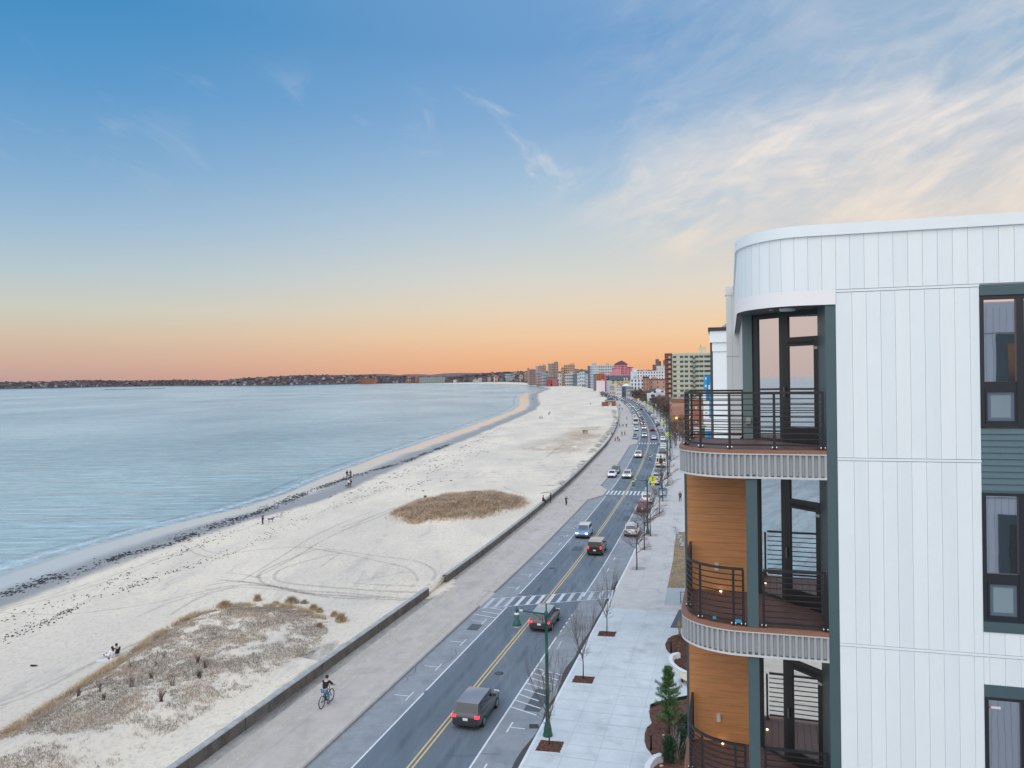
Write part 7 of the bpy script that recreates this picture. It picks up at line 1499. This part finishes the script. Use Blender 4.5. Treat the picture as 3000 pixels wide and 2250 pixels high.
for x,y,l,t in [(1730,1187,'lone walker on the sand left of the brick pavilion',(.03,.03,.03)),(1670,1148,'tiny lone figure far out on the white sand',(.03,.03,.03)),(1607.7,1217,'figure in blue, left one of a pair on mid beach',(.03,.07,.10)),(1611,1213.5,'dark figure just right of the one in blue on mid beach',(.02,.02,.03)),(1582,1228,'crouched dark figure, left one of the lower mid-beach pair',(.02,.02,.02)),(1588,1227,'slim dark figure, right one of the lower mid-beach pair',(.04,.05,.04)),(1580,1181.7,'lone dark figure beside the tidal pool',(.02,.02,.02)),(1559.7,1171,'dark figure on the grey wet sand spit',(.02,.02,.02)),(1530.6,1159.5,'tiny dark figure at the far water edge of the spit',(.02,.02,.02))]: put_person(H_((x,y)),rs.uniform(0,6),l,'walk',t,(.03,.03,.04))
PP=[(1802.4,1293.5,'person in pale top and dark trousers, left of three below the wall sitter',(.5,.5,.5)),(1809.5,1292,'person in bright red coat on the promenade',(.55,.03,.05)),(1814,1294,'person in white beside the one in red',(.65,.63,.63)),(1822,1278,'person in black, left of two walking abreast',(.015,.015,.015)),(1830.6,1276,'person in grey, right of two walking abreast',(.28,.28,.30)),(1815.4,1252,'dark figure by the wall beside a pushchair',(.03,.03,.035)),(1835,1252.8,'tall dark figure right of the pushchair',(.015,.015,.02)),(1836.6,1230.5,'person in brown alone in mid promenade',(.15,.12,.09)),(1815.4,1202,'dark figure, left of two farther along the promenade',(.04,.03,.03)),(1823,1202,'dark figure, right of two farther along the promenade',(.02,.02,.02)),(1814,1190.7,'left one of the pair near the pavilion corner',(.04,.03,.04)),(1817,1190.7,'right one of the pair near the pavilion corner',(.03,.03,.03)),(1806,1187,'figure in dark red at the pavilion corner',(.15,.04,.04))]
for x,y,l,t in PP: put_person(PZ(x,y),rs.uniform(0,6),l,'walk',t,(.025,.025,.03))
yy=yof(1795,1282); put_person(RP(yy,wo(yy)-.2,1.0),R(-75),'dark figure sitting on the far curve of the sea wall','sitwall',(.02,.02,.02),(.03,.03,.03)); yy=yof(1809,1248); put_person(RP(yy,wo(yy)-.2,1.0),R(-75),'black figure sitting on the wall by the pushchair group','sitwall',(.012,.012,.012),(.03,.03,.03))
b=MB(); b.box((0,0,.62),(.5,.6,.4),M(.03,.03,.03),.0); b.tube([(-.25,-.3,.6),(-.25,-.7,1.05),(.25,-.7,1.05),(.25,-.3,.6)],.02,BLACK,5); e=empty('pushchair',PZ(1824.4,1249.5),.5); b.build('seat',e)
for s in(-1,1):
    for y in(-.35,.35): w_=MB(); w_.tube([(s*.27-.03,y,.14),(s*.27+.03,y,.14)],.14,TYRE,10,smooth=False); w_.tube([(s*.26,y,.2),(s*.24,0,.5)],.02,M(.6,.6,.6),4); w_.build('wheel',e)
tag(e,'dark pushchair between the adults on the promenade','pushchair')
put_person(PZ(1993,1468.8),R(160),'person in dark clothes walking on the pavement left of the wood wall','walk',(.10,.10,.10),(.02,.02,.025),True)
for i in range(46):
    y=rs.uniform(690,1150); o=rs.uniform(-18,-7); t=rs.choice([(.02,.02,.02),(.05,.05,.07),(.3,.05,.06),(.4,.4,.42),(.08,.1,.16)]); nm={.02:'black',.05:'dark',.3:'red',.4:'pale',.08:'blue'}[t[0]]
    put_person(RP(y,o,.15),rs.uniform(0,6),f'tiny figure in {nm} in the far crowd beside the packed traffic','walk',t,(.03,.03,.04),group=f'figures in {nm} in the far crowd')
# dogs
def dog(loc,rz,label,s=1.,c=DK):
    V=[(0,-.28,.48),(0,0,.45),(0,.24,.47),(0,.36,.60),(0,.42,.66),(0,.54,.64)]; E=[(0,1),(1,2),(2,3),(3,4),(4,5)]; Rr=[(.09,.10),(.09,.10),(.11,.13),.07,.065,.03]
    for s_ in(-1,1):
        b=len(V); V+=[(s_*.07,-.27,.40),(s_*.08,-.20,.28),(s_*.08,-.33,.16),(s_*.08,-.30,.02)]; E+=[(0,b),(b,b+1),(b+1,b+2),(b+2,b+3)]; Rr+=[.06,.045,.025,.028]
        b=len(V); V+=[(s_*.07,.24,.36),(s_*.07,.22,.20),(s_*.07,.25,.02)]; E+=[(2,b),(b,b+1),(b+1,b+2)]; Rr+=[.05,.03,.027]
        b=len(V); V+=[(s_*.05,.40,.74)]; E+=[(4,b)]; Rr+=[.02]
    b=len(V); V+=[(0,-.42,.55),(0,-.55,.68)]; E+=[(0,b),(b,b+1)]; Rr+=[.025,.015]
    o=skinmesh(V,E,Rr,[c],None,1).build('dog'); o.location=loc; o.rotation_euler=(0,0,rz); o.scale=(s,s,s); tag(o,label,'dog')
dog(H_((793.6,1530)),R(-80),'black dog on the sand right of the person in the hooded coat',1.15); dog(H_((1015,1427.5)),R(60),'small dark dog beside the person in the white top',.8)
b=MB(); b.lathe([(.25,0),(.3,.8),(.28,.85)],M(.05,.045,.04),12); tag(b.build('litter_bin',loc=H_((1246,1466))),'dark bin standing at the upper left edge of the grass mound','bin')
S.render.engine='CYCLES'
